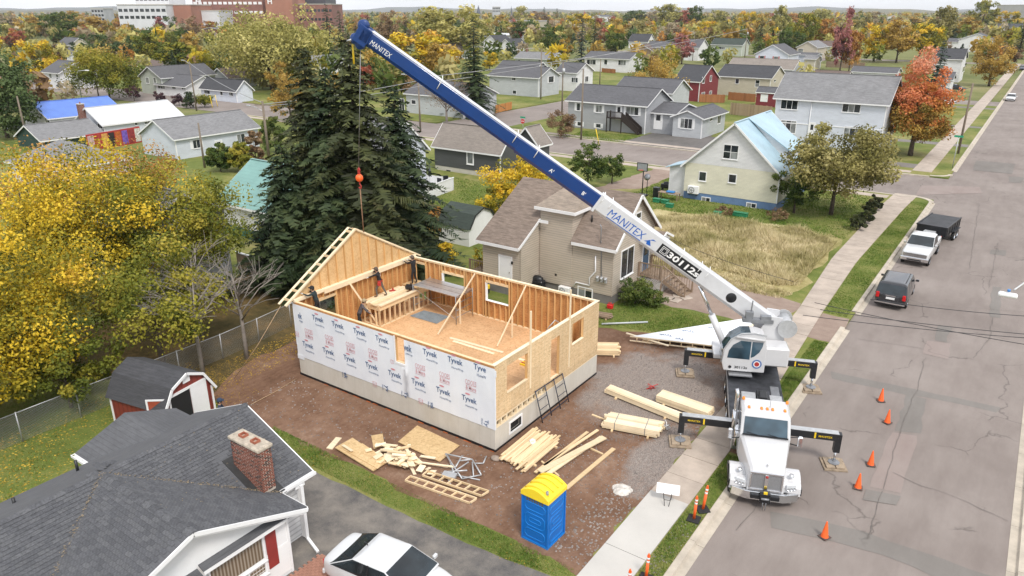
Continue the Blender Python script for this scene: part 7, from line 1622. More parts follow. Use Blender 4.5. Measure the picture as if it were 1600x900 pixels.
FAR=[('blue white gabled house with maroon shutters',(1229,112),1178,1250,85,'y',2.8,S_BLUEW,R_GREY,None,12,None,[('S',1187,87,1194,93,dict(nx=1,shutters=RED)),('S',1209,88,1216,94,dict(nx=1,shutters=RED))]),('white flat roofed addition right of the maroon shutter house',(1272,108),1232,1295,86,'x',.5,S_BLUEW,R_GREY,None,8,None,[]),('small cream gabled house with chimney behind the additions',(1275,93),1243,1293,74,'y',2.2,S_TAN,R_LGREY,None,16,None,[('S',1247,76,1255,82,dict(nx=1))]),('cream bungalow end with two windows beside grey fence',(1272,110),1256,1294,92,'x',.8,S_TAN,R_LGREY,3.5,7,None,[('E',1281,92,1284,96,dict(nx=1))]),('taupe gabled roof house with small dormer',(1236,128),1160,1246,108,'x',2.2,S_GREY,R_TAUPE,18,9,None,[]),('pale green house behind pink maple',(1300,84),1280,1345,72,'x',2.0,S_GREEN,R_DKBR,10,10,None,[]),('low white garage with brown roof behind long white house',(1322,128),1270,1332,118,'x',.9,S_WHITE,R_DKBR,None,6,None,[]),('low white bungalow with dark grey roof behind red maple',(1398,126),1329,1410,114,'x',1.2,S_WHITE,R_GREY,None,8,None,[]),('white two storey house with dark roof by yellow tree',(1497,128),1453,1520,92,'x',2.4,S_WHITE,R_BLACK,None,10,None,[('E',1504,104,1507,112,dict(nx=1))]),('low white wing with grey roof behind the spruce',(1482,148),1450,1492,124,'x',1.4,S_WHITE,R_GREY,None,6,None,[('S',1474,129,1479,137,dict(nx=2))]),('grey roofed house with brick chimney beyond yellow tree',(1548,82),1510,1590,62,'y',2.6,S_WHITE,R_GREY,14,18,None,[]),('long dark roofed bungalow behind white house',(1530,76),1480,1545,66,'x',1.6,S_WHITE,R_GREY,None,9,None,[]),('white house with dark roof at upper right',(1600,56),1560,1640,42,'x',2.2,S_WHITE,R_BLACK,22,12,None,[]),('green roofed cream house near the second street',(1158,88),1110,1166,70,'x',2.4,S_GREEN,R_DGREEN,None,9,None,[('S',1117,73,1133,77,dict(nx=3))]),('white gabled house with dark windows by the second street',(1090,95),1068,1104,74,'x',2.8,S_WHITE,R_GREY,None,10,None,[]),('tan house behind golden tree',(1048,92),1008,1058,74,'x',2.0,S_TAN,R_GREY,None,10,None,[('S',1032,76,1038,81,dict(nx=1))]),('tan gabled shed behind golden tree',(1020,92),985,1034,80,'y',2.6,OLDWOOD,R_DKBR,None,9,None,[]),('white cottage with steep black roof',(1011,76),982,1026,65,'x',3.6,S_WHITE,R_BLACK,None,9,None,[('E',1018,62,1021,68,dict(nx=1))]),('white gable end house at right of second street',(1230,100),1190,1250,60,'y',1,S_WHITE,R_GREY,4,6,3,[]),('white house with long white roof left of centre',(500,118),455,512,100,'y',2.0,S_WHITE,R_LGREY,None,12,None,[]),('light grey bungalow behind bare tree',(725,185),608,760,152,'x',2.0,S_LGREY,R_GREY,14,10,None,[('S',624,154,632,172,dict(nx=2)),('S',643,156,650,163,dict(nx=1)),('S',672,181,680,186,dict(nx=1))]),('pinkish gabled house with chimney behind yellow tree',(705,93),680,728,80,'y',2.8,S_WHITE,R_BROWN,9,14,None,[]),('grey two storey house with dormers beside the spruce',(830,140),772,850,115,'x',2.5,S_GREY,R_GREY,None,9,None,[('S',787,119,793,126,dict(nx=1))]),('white victorian house with black roof right of the spruce',(777,82),757,800,66,'y',3.0,S_WHITE,R_BLACK,8,12,None,[('S',763,66,767,73,dict(nx=1))]),('white narrow house with brick chimney right of the victorian',(800,84),780,822,72,'y',3.0,S_WHITE,R_BLACK,7,12,None,[]),('grey roofed house left of the dome tree',(112,95),78,124,85,'x',2.4,S_WHITE,R_GREY,12,9,None,[]),('brown roofed house left of the white gable house',(112,82),75,122,70,'x',3.0,S_TAN,R_GREY,13,9,None,[]),('brown roofed bungalow behind the dome tree',(247,112),200,262,105,'x',1.7,S_TAN,R_DKBR,None,9,None,[]),('brick house with white pediment far left',(352,60),310,372,48,'y',2.0,BRICKW,R_GREY,None,14,None,[('S',318,51,322,56,dict(nx=1)),('S',335,51,339,56,dict(nx=1))]),('dark gabled roof behind the pale blue bungalow',(360,138),325,375,122,'y',2.2,S_GREY,R_DKBR,8,8,None,[]),('long light roofed school building in the far centre',(803,62),752,822,55,'x',.9,S_GREY,R_WHITE,40,14,None,[]),('tan flat roofed school hall behind the white roof',(858,44),770,886,33,'x',.5,S_TAN,R_LGREY,70,24,None,[]),('white gabled hall with grey roof in far trees',(940,34),928,960,26,'y',3.0,S_WHITE,R_GREY,18,40,None,[]),('white house roof among yellow trees at far right',(1400,34),1390,1420,27,'y',3.2,S_WHITE,R_LGREY,14,16,None,[]),('white house roof near the tall olive tree',(1425,36),1412,1450,29,'x',2.6,S_WHITE,R_LGREY,20,14,None,[]),('grey gabled house with dormer in far centre',(885,58),872,900,50,'y',3.0,S_GREY,R_GREY,12,14,None,[]),]
for(lb,near,lx,rx,ey,rg_,rise,wl,rf,W,D,h,wn_)in FAR:
 t=house(lb,near,lx,rx,ey,rg_,rise,wl,rf,wn_,W=W,D=D,h=h,z=0.0 if near[1]<100 else ZY,oh=.4);dims(t)
def block(name,label,px0,px1,ytop,ybase,dist,dep,m_,bands=(),cols=0,bandm=None,cat='building'):
 f=(_F*1.0+_R*(((px0+px1)/2-800)/FPX)).normalized();c=f*dist;sc=dist/FPX*((math.cos(math.atan((450-ybase)/FPX)))if False else 1.0)
 k=(c.dot(_fw)+0)/FPX;W=(px1-px0)*k;c.z=0;zt=z_of(c.x,c.y,ytop)
 t=thing(name,label,cat,(c.x,c.y,0),YAW)
 MB().box((-W/2,0,-1),(W/2,dep,zt)).build('wall',m_,t);MB().box((-W/2-.3,-.3,zt),(W/2+.3,dep+.3,zt+.6)).build('parapet',CONC,t)
 for fz in bands:
  n=cols or max(3,int(W/5))
  for i in range(n):
   a=-W/2+W*(i+.15)/n;b=-W/2+W*(i+.85)/n;w_=MB().box((a,-.15,zt*fz-1.0),(b,.05,zt*fz+1.0)).build('window',bandm or GLASS,t)
 return t
HB=mat('hospital_brick',(.26,.125,.10),.9,.12,.1);HB2=mat('hospital_orange_brick',(.35,.165,.115),.9,.1,.1);HWt=mat('hospital_white',(.62,.63,.65),.7,.06,.2)
block('hospital_block','white hospital block with two dark window bands on left horizon',221,297,8,36,640,40,HWt,(.84,.62),9);block('hospital_block','pale upper hospital storey above the white block',250,302,-8,20,655,30,HWt,(.9,),8)
block('hospital_block','orange brick stair block beside the white hospital block',297,332,8,36,642,40,HB2)
b_=block('hospital_block','main red brick hospital building with white H sign',331,440,-9,34,690,60,HB,(.95,.78,.55),14,WHITE);zt=max(v.co.z for v in[c for c in b_.children if c.name.startswith('wall')][0].data.vertices)
m=MB();W_=66;text(m,'H',Matrix.Translation((-W_*.36,-.3,zt*.83))@rotm('X',math.pi/2),5,None,.03);m.build('sign_letter',WHITE,b_)
block('hospital_block','low pale hospital entrance block',331,372,17,36,655,30,HWt)
b2_=block('hospital_block','tall brick hospital tower carrying white H sign',439,481,-6,34,660,40,HB2);m=MB();zt=z_of(b2_.location.x,b2_.location.y,2);text(m,'H',Matrix.Translation((-7,-.3,zt))@rotm('X',math.pi/2),4.2,None,.03);m.build('sign_letter',WHITE,b2_)
block('hospital_block','dark glass upper wing of the hospital',480,530,-6,30,700,40,mat('hospital_dark',(.06,.06,.07),.5,.2,.3));block('hospital_block','brick lower wing of the hospital with dark windows',480,539,7,34,670,40,HB,(.8,.5),10)
block('apartment_tower','grey apartment tower far left on the horizon',184,203,14,30,900,20,mat('tower_grey',(.42,.43,.45),.8,.1,.2),(.9,.7,.5),4)
t_=block('far_building','pale tower block on the centre horizon',771,783,11,22,1500,30,mat('tower_grey',(.4,.4,.42)),(.9,.7),5)
t2=block('far_hall','large grey hall on the right horizon',1558,1600,8,24,1000,60,mat('hall_hazy_grey',(.50,.49,.48),.8,.08,.1));block('chimney_stack','thin grey chimney stack at the right horizon',1593,1596,-4,20,820,4,CONC)  # hall colour is lightened to paint in the haze of distance
def spire(label,px,ytop,ybase,dist,wpx):
 f=(_F+_R*((px-800)/FPX)).normalized();c=f*dist;zt=z_of(c.x,c.y,ytop);k=c.dot(_fw)/FPX;w_=wpx*k/2;t=thing('church_tower',label,'church',(c.x,c.y,0))
 MB().box((-w_,-w_,0),(w_,w_,zt*.55)).build('tower',mat('church_stone',(.2,.19,.2),.9,.1,.3),t);m=MB();m.lathe([(w_*1.3,zt*.55),(.1,zt)],8);m.build('spire',mat('slate_spire',(.10,.11,.14),.8,.1,.3),t)
spire('dark church tower on the centre horizon',751,8,20,1200,5);spire('thin green church spire right of the pale tower',799,9,20,1300,2)
# ============================================================ VEHICLES
def section(y,pts):return[(x,y,z)for x,z in pts]
def car(name,label,loc,rz,col,L,W,st,cab,wb,wr=.33,kind='sedan',group=None,z=0.0,rough=.25,fine=True,pl=True):
 """st: stations of lower body (y, halfwidth, zbottom, zshoulder, ztop_center); cab: (y_rear_base, y_rear_top, y_front_top, y_front_base, ztop, halfwidth_base, halfwidth_top); front is -y"""
 t=thing(name,label,'car' if kind!='pickup' else 'pickup truck',(loc[0],loc[1],z),rz,group)
 paint=mat('car_paint_'+'_'.join(str(int(c*100))for c in col),col,rough,.02,2,0,0,.5,.7)
 secs=[]
 for(y,hw,zb,zs,zc)in st:
  secs.append([(-hw*.86,y,zb),(hw*.86,y,zb),(hw*.98,y,zb+.12),(hw,y,(zb+zs)/2+.05),(hw*.97,y,zs-.04),(hw*.88,y,zs+.02),(hw*.45,y,zc),(0,y,zc+.01),(-hw*.45,y,zc),(-hw*.88,y,zs+.02),(-hw*.97,y,zs-.04),(-hw,y,(zb+zs)/2+.05),(-hw*.98,y,zb+.12)])
 m=loft(secs,True,0,True);o=m.build('body',paint,t)
 for p in o.data.polygons:p.use_smooth=len(p.vertices)==4
 o.data.set_sharp_from_angle(angle=R(38))if hasattr(o.data,'set_sharp_from_angle')else None
 yrb,yrt,yft,yfb,zt,hb,ht=cab;zb=st[len(st)//2][3]-.02;n=8
 rows=[]
 def ring(f,hh):return hh
 corners=[(yrb,yrt),(yfb,yft)]
 A=[]
 for hh,ya,yb,zz in[(hb*(1-f)+ht*f,yrb+(yrt-yrb)*f,yfb+(yft-yfb)*f,zb+(zt-zb)*g)for f,g in((0,0),(.05,.06),(.09,.11),(.87,.83),(.93,.9))]+[(ht*.97,yrt-.02,yft+.02,zt-.02),(ht*.8,yrt-.14,yft+.18,zt+.045),(ht*.3,yrt-.35,yft+.4,zt+.06)]:
  r=.035;e=.03;c=.05
  A.append([(-hh+r,ya,zz),(-hh+r+e,ya,zz),(hh-r-e,ya,zz),(hh-r,ya,zz),(hh,ya-c,zz),(hh,ya-c-e,zz),(hh,yb+c+e,zz),(hh,yb+c,zz),(hh-r,yb,zz),(hh-r-e,yb,zz),(-hh+r+e,yb,zz),(-hh+r,yb,zz),(-hh,yb+c,zz),(-hh,yb+c+e,zz),(-hh,ya-c-e,zz),(-hh,ya-c,zz)])
 m=loft(A,False,0,True);k=len(m.v);m.f.append(tuple(range(k-16,k))[::-1]);m.m.append(0);m.sm.append(True)
 for i,q in((1,2),(9,1),(5,3),(13,4)):
  for b in(16,32,48):
   for d in(-1,0,1):m.m[b+i+d]=q
 cm=m.mesh('cabin',[paint,CARGLASS,CARGLASS,CARGLASS,CARGLASS]);tmp=link('cabin',cm);sb=tmp.modifiers.new('s','SUBSURF');sb.levels=sb.render_levels=2
 bpy.context.view_layer.update();ev=bpy.data.meshes.new_from_object(tmp.evaluated_get(bpy.context.evaluated_depsgraph_get()));bpy.data.objects.remove(tmp)
 for mi,nm in enumerate(('cabin','windshield','rear_window','side_window','side_window')):
  q=MB();q.add([tuple(v.co)for v in ev.vertices],[tuple(p.vertices)for p in ev.polygons if p.material_index==mi],0,True);used=sorted({i for f in q.f for i in f});mp_={i:j for j,i in enumerate(used)}
  q.v=[q.v[i]for i in used];q.f=[tuple(mp_[i]for i in f)for f in q.f];q.build(nm,paint if mi==0 else CARGLASS,t)
 if fine:sb=o.modifiers.new('s','SUBSURF');sb.levels=sb.render_levels=2
 def yb_(f):return yrb+(yrt-yrb)*f
 def yf_(f):return yfb+(yft-yfb)*f
 nsp={'sedan':2,'van':3,'pickup':2}[kind]
 for s in(-1,1):
  for i in range(1,nsp):
   yy=yrt+(yft-yrt)*i/nsp;MB().beam((s*(hb*.97),yy,zb+.02),(s*(ht*.98),yy,zt-.05),.05,.06).build('pillar',BLACK,t)
  mi=MB().cbox((s*(hb+.14)-.1,yfb+.22,zb+.02),(s*(hb+.14)+.1,yfb+.34,zb+.17),.03).build('mirror',paint if kind!='pickup' else CHROME,t)
  link('mirror_arm',MB().tube([(s*hb*.97,yfb+.3,zb+.04),(s*(hb+.1),yfb+.28,zb+.08)],.02,5).mesh('mirror_arm',BLACK),mi)
  yF,hwF=st[0][0],st[0][1];yR,hwR=st[-1][0],st[-1][1];zsF,zsR=st[1][3],st[-2][3]
  MB().cbox((min(s*hwF*.95,s*hwF*.5),yF-.015,zsF-.2),(max(s*hwF*.95,s*hwF*.5),yF+.2,zsF-.06),.03).build('headlight',mat('lamp_glass',(.62,.64,.66)),t)
  MB().cbox((s*hwR*.86-.1,yR-.12,zsR-.28 if kind!='van' else zsR-.3),(s*hwR*.86+.1,yR+.03,zsR-.06 if kind!='van' else zsR+.08),.03).build('tail_light',mat('red_lens',(.55,.01,.012),.15,.05,5),t)
  for yw_ in wb:
   wheel_tree(t,(s*(W/2-.13),yw_,wr),wr,.22)
   q=MB();q.lathe([(wr*1.16,-.06),(wr*1.16,.06),(.001,.06)],20,0,Matrix.Translation((s*(W/2-.1),yw_,wr))@rotm('Y',math.pi/2));q.build('wheel_arch',BLACK,t)
 yF,yR=st[0][0],st[-1][0]
 MB().cbox((-W*.36,yF-.03,.42),(W*.36,yF+.1,.62),.02).build('grille',BLACK,t);MB().cbox((-W*.45,yR-.06,.3),(W*.45,yR+.04,.5),.03).build('bumper',BLACK if kind=='van' else paint,t)
 MB().box((-.26,yR+.005,.72),(.26,yR+.035,.86)).build('number_plate',WHITE,t)
 return t
SED=[(-2.36,.66,.22,.60,.64),(-2.28,.74,.2,.66,.72),(-1.6,.92,.2,.82,.9),(-.9,.94,.2,.90,.94),(.6,.94,.2,.93,.94),(1.5,.93,.2,.96,.98),(2.15,.88,.22,.98,1.02),(2.32,.80,.26,.92,.98),(2.36,.76,.3,.84,.9)]
SCAB=(2.02,1.0,-.25,-1.3,1.45,.905,.755)
white_s=car('sedan','white sedan parked on the driveway next to the foreground house',(-14.65,13.85),R(97),(.58,.59,.60),4.6,1.82,SED,SCAB,(-1.4,1.35),.33,'sedan',None,ZY+.012)
MB().tube([(0,.98,1.44),(0,1.1,1.56)],.02,5).build('antenna',BLACK,white_s)
VAN=[(-2.5,.7,.25,.72,.78),(-2.3,.86,.22,.86,.92),(-1.7,.96,.22,.98,1.04),(-1.0,1.0,.22,1.02,1.06),(.8,1.0,.22,1.04,1.06),(2.2,.98,.22,1.04,1.06),(2.5,.92,.26,1.0,1.04)]
p=at(1391,474,0)
van=car('minivan','dark grey minivan parked at the kerb behind the pickup',(-5.62,p.y+1.6),math.pi,(.022,.023,.028),5.1,2.0,VAN,(2.5,2.28,-.6,-1.6,1.75,.96,.84),(-1.55,1.5),.34,'van')
van.rotation_euler=(0,0,math.pi+R(1));van.location.y=at(1388,484,0).y+2.55
m=MB().cbox((-.62,-.4,1.745),(.62,1.9,1.79),.02);m.build('roof_panel',mat('van_roof',(.09,.095,.105),.3,.05,2,0,.3,.5,.5),van)
for s in(-1,1):MB().tube([(s*.68,-.4,1.77),(s*.68,1.9,1.77)],.03,6).build('roof_rail',BLACK,van)
MB().box((-.3,2.5,.95),(.3,2.56,1.0)).build('badge_bar',CHROME,van);MB().box((-.9,2.52,.42),(.9,2.58,.5)).build('bumper_strip',CHROME,van)
PK=[(-2.9,.86,.5,1.02,1.08),(-2.75,.98,.42,1.16,1.22),(-2.0,1.0,.4,1.22,1.30),(-1.2,1.0,.4,1.26,1.30),(.7,1.0,.4,1.27,1.28),(.9,.98,.45,1.27,1.12),(2.8,.98,.5,1.27,1.1),(2.92,.96,.55,1.25,1.1)]
py_=at(1432,416,0)
pk_=car('pickup_truck','white pickup truck with chrome grille towing a black dump trailer',(-5.55,py_.y+2.7),R(-2),(.58,.59,.60),5.9,2.03,PK,(.9,.74,-.4,-1.35,1.92,.96,.84),(-1.95,1.75),.4,'pickup')
MB().box((-.84,-2.96,.78),(.84,-2.9,1.04)).build('chrome_grille',CHROME,pk_);
for z in(.82,.9,.98):MB().box((-.8,-2.975,z),(.8,-2.955,z+.03)).build('grille_bar',BLACK,pk_)
MB().cbox((-.98,-3.0,.45),(.98,-2.8,.74),.04).build('front_bumper',CHROME,pk_);MB().box((-.5,-3.015,.5),(.5,-2.99,.6)).build('air_intake',BLACK,pk_)
MB().box((-.82,.95,1.0),(.82,2.85,1.13)).build('bed_floor',mat('bed_grey',(.25,.25,.26),.7,.1,3),pk_)
tr_=thing('dump_trailer','black dump trailer with tarp cover hitched to the white pickup','trailer',(-5.2,py_.y+9.6,0),R(-7))
MB().box((-1.15,-2.4,.75),(1.15,2.2,1.5)).build('box',BLACK,tr_,bevel=.02)
MB().box((-1.1,-2.36,1.5),(1.1,2.16,1.53)).build('tarp',mat('mesh_tarp',(.05,.052,.058),.6,.35,1.6),tr_)
MB().box((-1.2,-2.45,1.46),(-1.1,2.25,1.58)).box((1.1,-2.45,1.46),(1.2,2.25,1.58)).box((-1.1,-2.45,1.46),(1.1,-2.36,1.58)).build('rim',BLACK,tr_)
for s in(-1,1):
 for y in(.0,.9):wheel_tree(tr_,(s*1.25,y,.4),.4,.25)
 MB().box((s*1.25-.17,-.55,.82),(s*1.25+.17,1.45,.88)).build('mudguard',BLACK,tr_)
 for k in range(6):MB().box((s*1.16-.03,-2.2+k*.85,.75),(s*1.16+.03,-2.1+k*.85,1.46)).build('stake',BLACK,tr_)
MB().beam((-.7,-2.4,.7),(0,-3.9,.6),.1,.12).beam((.7,-2.4,.7),(0,-3.9,.6),.1,.12).build('drawbar',BLACK,tr_);MB().cbox((-.45,-3.2,.7),(.45,-2.6,1.2),.04).build('tool_box',GALV,tr_)
fc=[(1578,158,'white car parked at far kerb of the street',(.75,.76,.77),R(0),0),(1597,110,'dark car at the right edge far up the street',(.03,.04,.06),0,0),(1472,163,'white car beside the spruce drive',(.72,.74,.76),R(80),ZY),(1490,142,'dark suv on the drive by white house',(.02,.025,.03),R(80),ZY),(12,204,'dark car under the pines at left edge',(.025,.03,.035),R(90),ZY)]
for px,py,lb,c,rz,z in fc:
 q=at(px,py,z);car('parked_car',lb,(q.x,q.y+1.5),rz,c,4.6,1.82,SED,SCAB,(-1.4,1.35),.33,'sedan',None,z)
# ------------------------------------------------------------ street furniture
POLE=mat('pole_wood',(.22,.18,.14),.9,.2,3,.2,0,.3,0,None,(1,1,.2))
def upole(label,px,py,ytop,arms=True,lamp=None,z=ZY,lean=0,r=.15,transformer=False):
 p=at(px,py,z);hgt=z_of(p.x,p.y,ytop)-z;t=thing('utility_pole',label,'utility pole',(p.x,p.y,z),0,None);t.rotation_euler=(0,lean,0)
 MB().tube([(0,0,-.3),(0,0,hgt)],[r,r*.7],10).build('shaft',POLE,t)
 if arms:MB().box((-1.1,-.06,hgt-.55),(1.1,.06,hgt-.42)).build('crossarm',POLE,t,None,(0,0,.5))
 if lamp:
  a=lamp;m=MB().tube([(0,0,hgt*a[2]),(a[0]*.6,a[1]*.6,hgt*a[2]+.5),(a[0],a[1],hgt*a[2]+.6)],.04,6);m.build('lamp_arm',GALV,t);MB().cbox((a[0]-.35,a[1]-.14,hgt*a[2]+.52),(a[0]+.35,a[1]+.14,hgt*a[2]+.68),.04).build('lamp_head',GALV,t)
 if transformer:MB().tube([(.3,-.2,hgt-2.2),(.3,-.2,hgt-1.2)],.25,12).build('transformer',GALV,t)
 return Vector((p.x,p.y,z+hgt))
u1=upole('brown utility pole at the corner by the red maple',1497,240,130,False,r=.16)
u2=upole('grey utility pole in front of the grey split level',908,217,108,False)
u3=upole('utility pole on the corner left of the split level',878,178,96,False,None,transformer=True)
u4=upole('light wooden pole with lamp left of the spruces',420,245,158,True,(-2.6,-.3,.82),r=.2)
u5=upole('wooden pole on the road left of dome tree',155,155,100,False)
u6=upole('wooden pole in front of the pale blue bungalow',307,172,96,False,(-2.2,0,.95))
u7=upole('dark pole in front of long white bungalow',320,262,192,False,r=.14);u8=upole('pole beside the left pine',43,222,150,False)
u9=upole('pole behind the boom with street lamp',657,205,122,False,(-3.2,0,.98));u10=upole('pole beside sage house',845,155,76,False)
u11=upole('pole with transformer near the green roofed house',1163,95,45,False,(-3.0,0,.8),0.0,0,.18,True);u12=upole('pole near the pink tree with lamp',1082,95,50,False,(-2.5,0,.97),0.0)
u13=upole('short pole in front of the white two storey house',1345,240,155,False);u14=upole('pole left of golden tree',937,133,92,False)
lp=thing('street_lamp','white street lamp on curved pole by the dome tree','street lamp',at(129,160,ZY));hl=z_of(lp.location.x,lp.location.y,110)
MB().tube([(0,0,0),(0,0,hl-1),(.8,0,hl-.2),(3.0,.6,hl)],[.12,.09,.08,.07],8).build('pole',GALV,lp);MB().cbox((2.7,.4,hl-.12),(3.8,.85,hl+.08),.06).build('lamp_head',WHITE,lp)
rl=thing('street_lamp','white street lamp head on arm reaching in over the road from right','street lamp',(3.9,49.5,ZY));hz=7.6
tpx=at(1575,460,hz);dvec=Vector((tpx.x,tpx.y,hz))-Vector((3.9,49.5,ZY));
MB().tube([(0,0,0),(0,0,hz-1.0)],[.14,.1],10).build('pole',POLE,rl);MB().tube([(0,0,hz-1.1),(dvec.x*.5,dvec.y*.5,hz-.25),(dvec.x*.95,dvec.y*.95,hz-.12)],.04,6).build('lamp_arm',GALV,rl)
MB().cbox((-.34,-.16,-.1),(.34,.16,.06),.05).build('lamp_head',WHITE,rl,(dvec.x,dvec.y,hz-ZY));MB().tube([(dvec.x,dvec.y,hz),(dvec.x,dvec.y,hz+.1)],.06,8).build('photocell',mat('photocell_blue',(.05,.2,.5),.4),rl)
WIRE=mat('wire_black',(.03,.03,.035),.6,0);WIREL=mat('wire_grey',(.32,.32,.33),.6,0)
def wire(a,b,label,sag=.5,r=.016,m=WIRE):
 a,b=Vector(a),Vector(b);pts=[a.lerp(b,k/12)-Vector((0,0,sag*4*(k/12)*(1-k/12)))for k in range(13)];return tag(MB().tube(pts,r,4,0,False).build('power_line',m),label,'power line')
wire(u4+Vector((0,0,-.4)),u9+Vector((0,0,-.4)),'pale overhead line from lamp pole to the boom',.3,.045,WIREL);wire(u4+Vector((.5,.5,-.6)),u9+Vector((.4,.4,-1.2)),'lower pale overhead line behind the spruces',.3,.04,WIREL)
wire(u9,u11,'long pale line from boom pole to transformer pole',1.2,.06,WIREL);wire(u9+Vector((0,0,-1)),u12+Vector((0,0,-.5)),'second pale line toward the pink tree pole',1.2,.06,WIREL)
wire(u6+Vector((0,0,-.3)),u4+Vector((0,0,-.2)),'overhead line across the road left of the spruces',.6,.05,WIREL);wire(u2,u3,'thin line between the split level poles',.4,.03,WIRE)
for k in range(2):wire(u1+Vector((0,0,-.5-1.2*k)),u13+Vector((0,0,-.4-1.0*k)),'thin line at the white house, %s one'%('upper','lower')[k],.4,.03)
for k,(a,b)in enumerate((((1420,473),(1600,489)),((1360,492),(1600,517)),((1340,500),(1600,523)),((1350,487),(1600,533)))):
 pa,pb=at(*a,7.2-.2*k),at(*b,7.2-.2*k);d=(pb-pa);wire(pa-d*.35,pb+d*.6,'dark overhead wire crossing the street, number %s from far side'%('one','two','three','four')[k],.15,.014)
wire((-20.9,41,6.6),at(1240,440,6.5),'service wire from the beige house toward the street',.4,.012)
def gsign(label,px,py,ytop,cols):
 p=at(px,py,ZY);hgt=z_of(p.x,p.y,ytop)-ZY;t=thing('street_sign',label,'street sign',(p.x,p.y,ZY));MB().tube([(0,0,0),(0,0,hgt)],.05,6).build('post',GALV,t)
 MB().box((-.5,-.07,hgt-.05),(.5,-.04,hgt+.2)).build('name_plate',mat('sign_green',(.02,.3,.16),.5),t)
 if cols:m=MB();m.prism([(.38*math.cos(a),.38*math.sin(a))for a in[R(22.5+45*k)for k in range(8)]],-.02,.02,0,Matrix.Translation((0,-.08,hgt-.55))@rotm('X',math.pi/2));m.build('stop_plate',mat('sign_red',(.55,.02,.02),.5),t);m=MB();text(m,'STOP',Matrix.Translation((0,-.105,hgt-.55))@rotm('X',math.pi/2),.2,.6,.02);m.build('lettering',WHITE,t)
gsign('stop sign with green name plate at the side street',817,205,184,True);gsign('green street name sign by the red maple corner',1488,262,214,False)
for k,(px,py,px2,py2,lb)in enumerate(((332,168,325,155,'left'),(340,166,333,152,'right'),(936,226,929,208,'lawn'))):
 a,b=at(px,py,ZY),at(px2,py2,ZY);h_=2.2;tag(MB().tube([(0,0,0),(b.x-a.x if abs(b.x-a.x)<2 else-.8,.3,h_)],.06,6).build('guy_guard',YEL,None,a),'yellow guy wire guard, %s one'%lb,'guy guard')
cf=thing('chain_link_fence','galvanised chain link fence along the back of the lots','fence',(-34.8,9,ZY))
chm,ct,cbs=nodes('chain_link');vv=coord(ct);sq=N(ct,'ShaderNodeSeparateXYZ',{0:vv});a1=math_(ct,'FRACT',math_(ct,'DIVIDE',math_(ct,'ADD',sq.outputs[1],sq.outputs[2]),.09));a2=math_(ct,'FRACT',math_(ct,'DIVIDE',math_(ct,'SUBTRACT',sq.outputs[1],sq.outputs[2]),.09))
al=math_(ct,'MAXIMUM',math_(ct,'LESS_THAN',a1,.13),math_(ct,'LESS_THAN',a2,.13));ct.links.new(al,cbs.inputs['Alpha']);cbs.inputs['Base Color'].default_value=(.42,.43,.43,1);cbs.inputs['Metallic'].default_value=.5;cbs.inputs['Roughness'].default_value=.5
y=-6.0;pts=[]
while y<28:pts.append((-.0 if y+9<22 else-.0-(y+9-22)*.12,y));y+=2.6
for k,(x,y)in enumerate(pts):
 MB().tube([(x,y,0),(x,y,1.55)],.03,7).build('post',GALV,cf)
 if k:
  x0,y0=pts[k-1];MB().tube([(x0,y0,1.5),(x,y,1.5)],.022,6).build('rail',GALV,cf);q=MB();q.add([(x0,y0,.05),(x,y,.05),(x,y,1.48),(x0,y0,1.48)],[(0,1,2,3)]);q.build('mesh_panel',chm,cf)
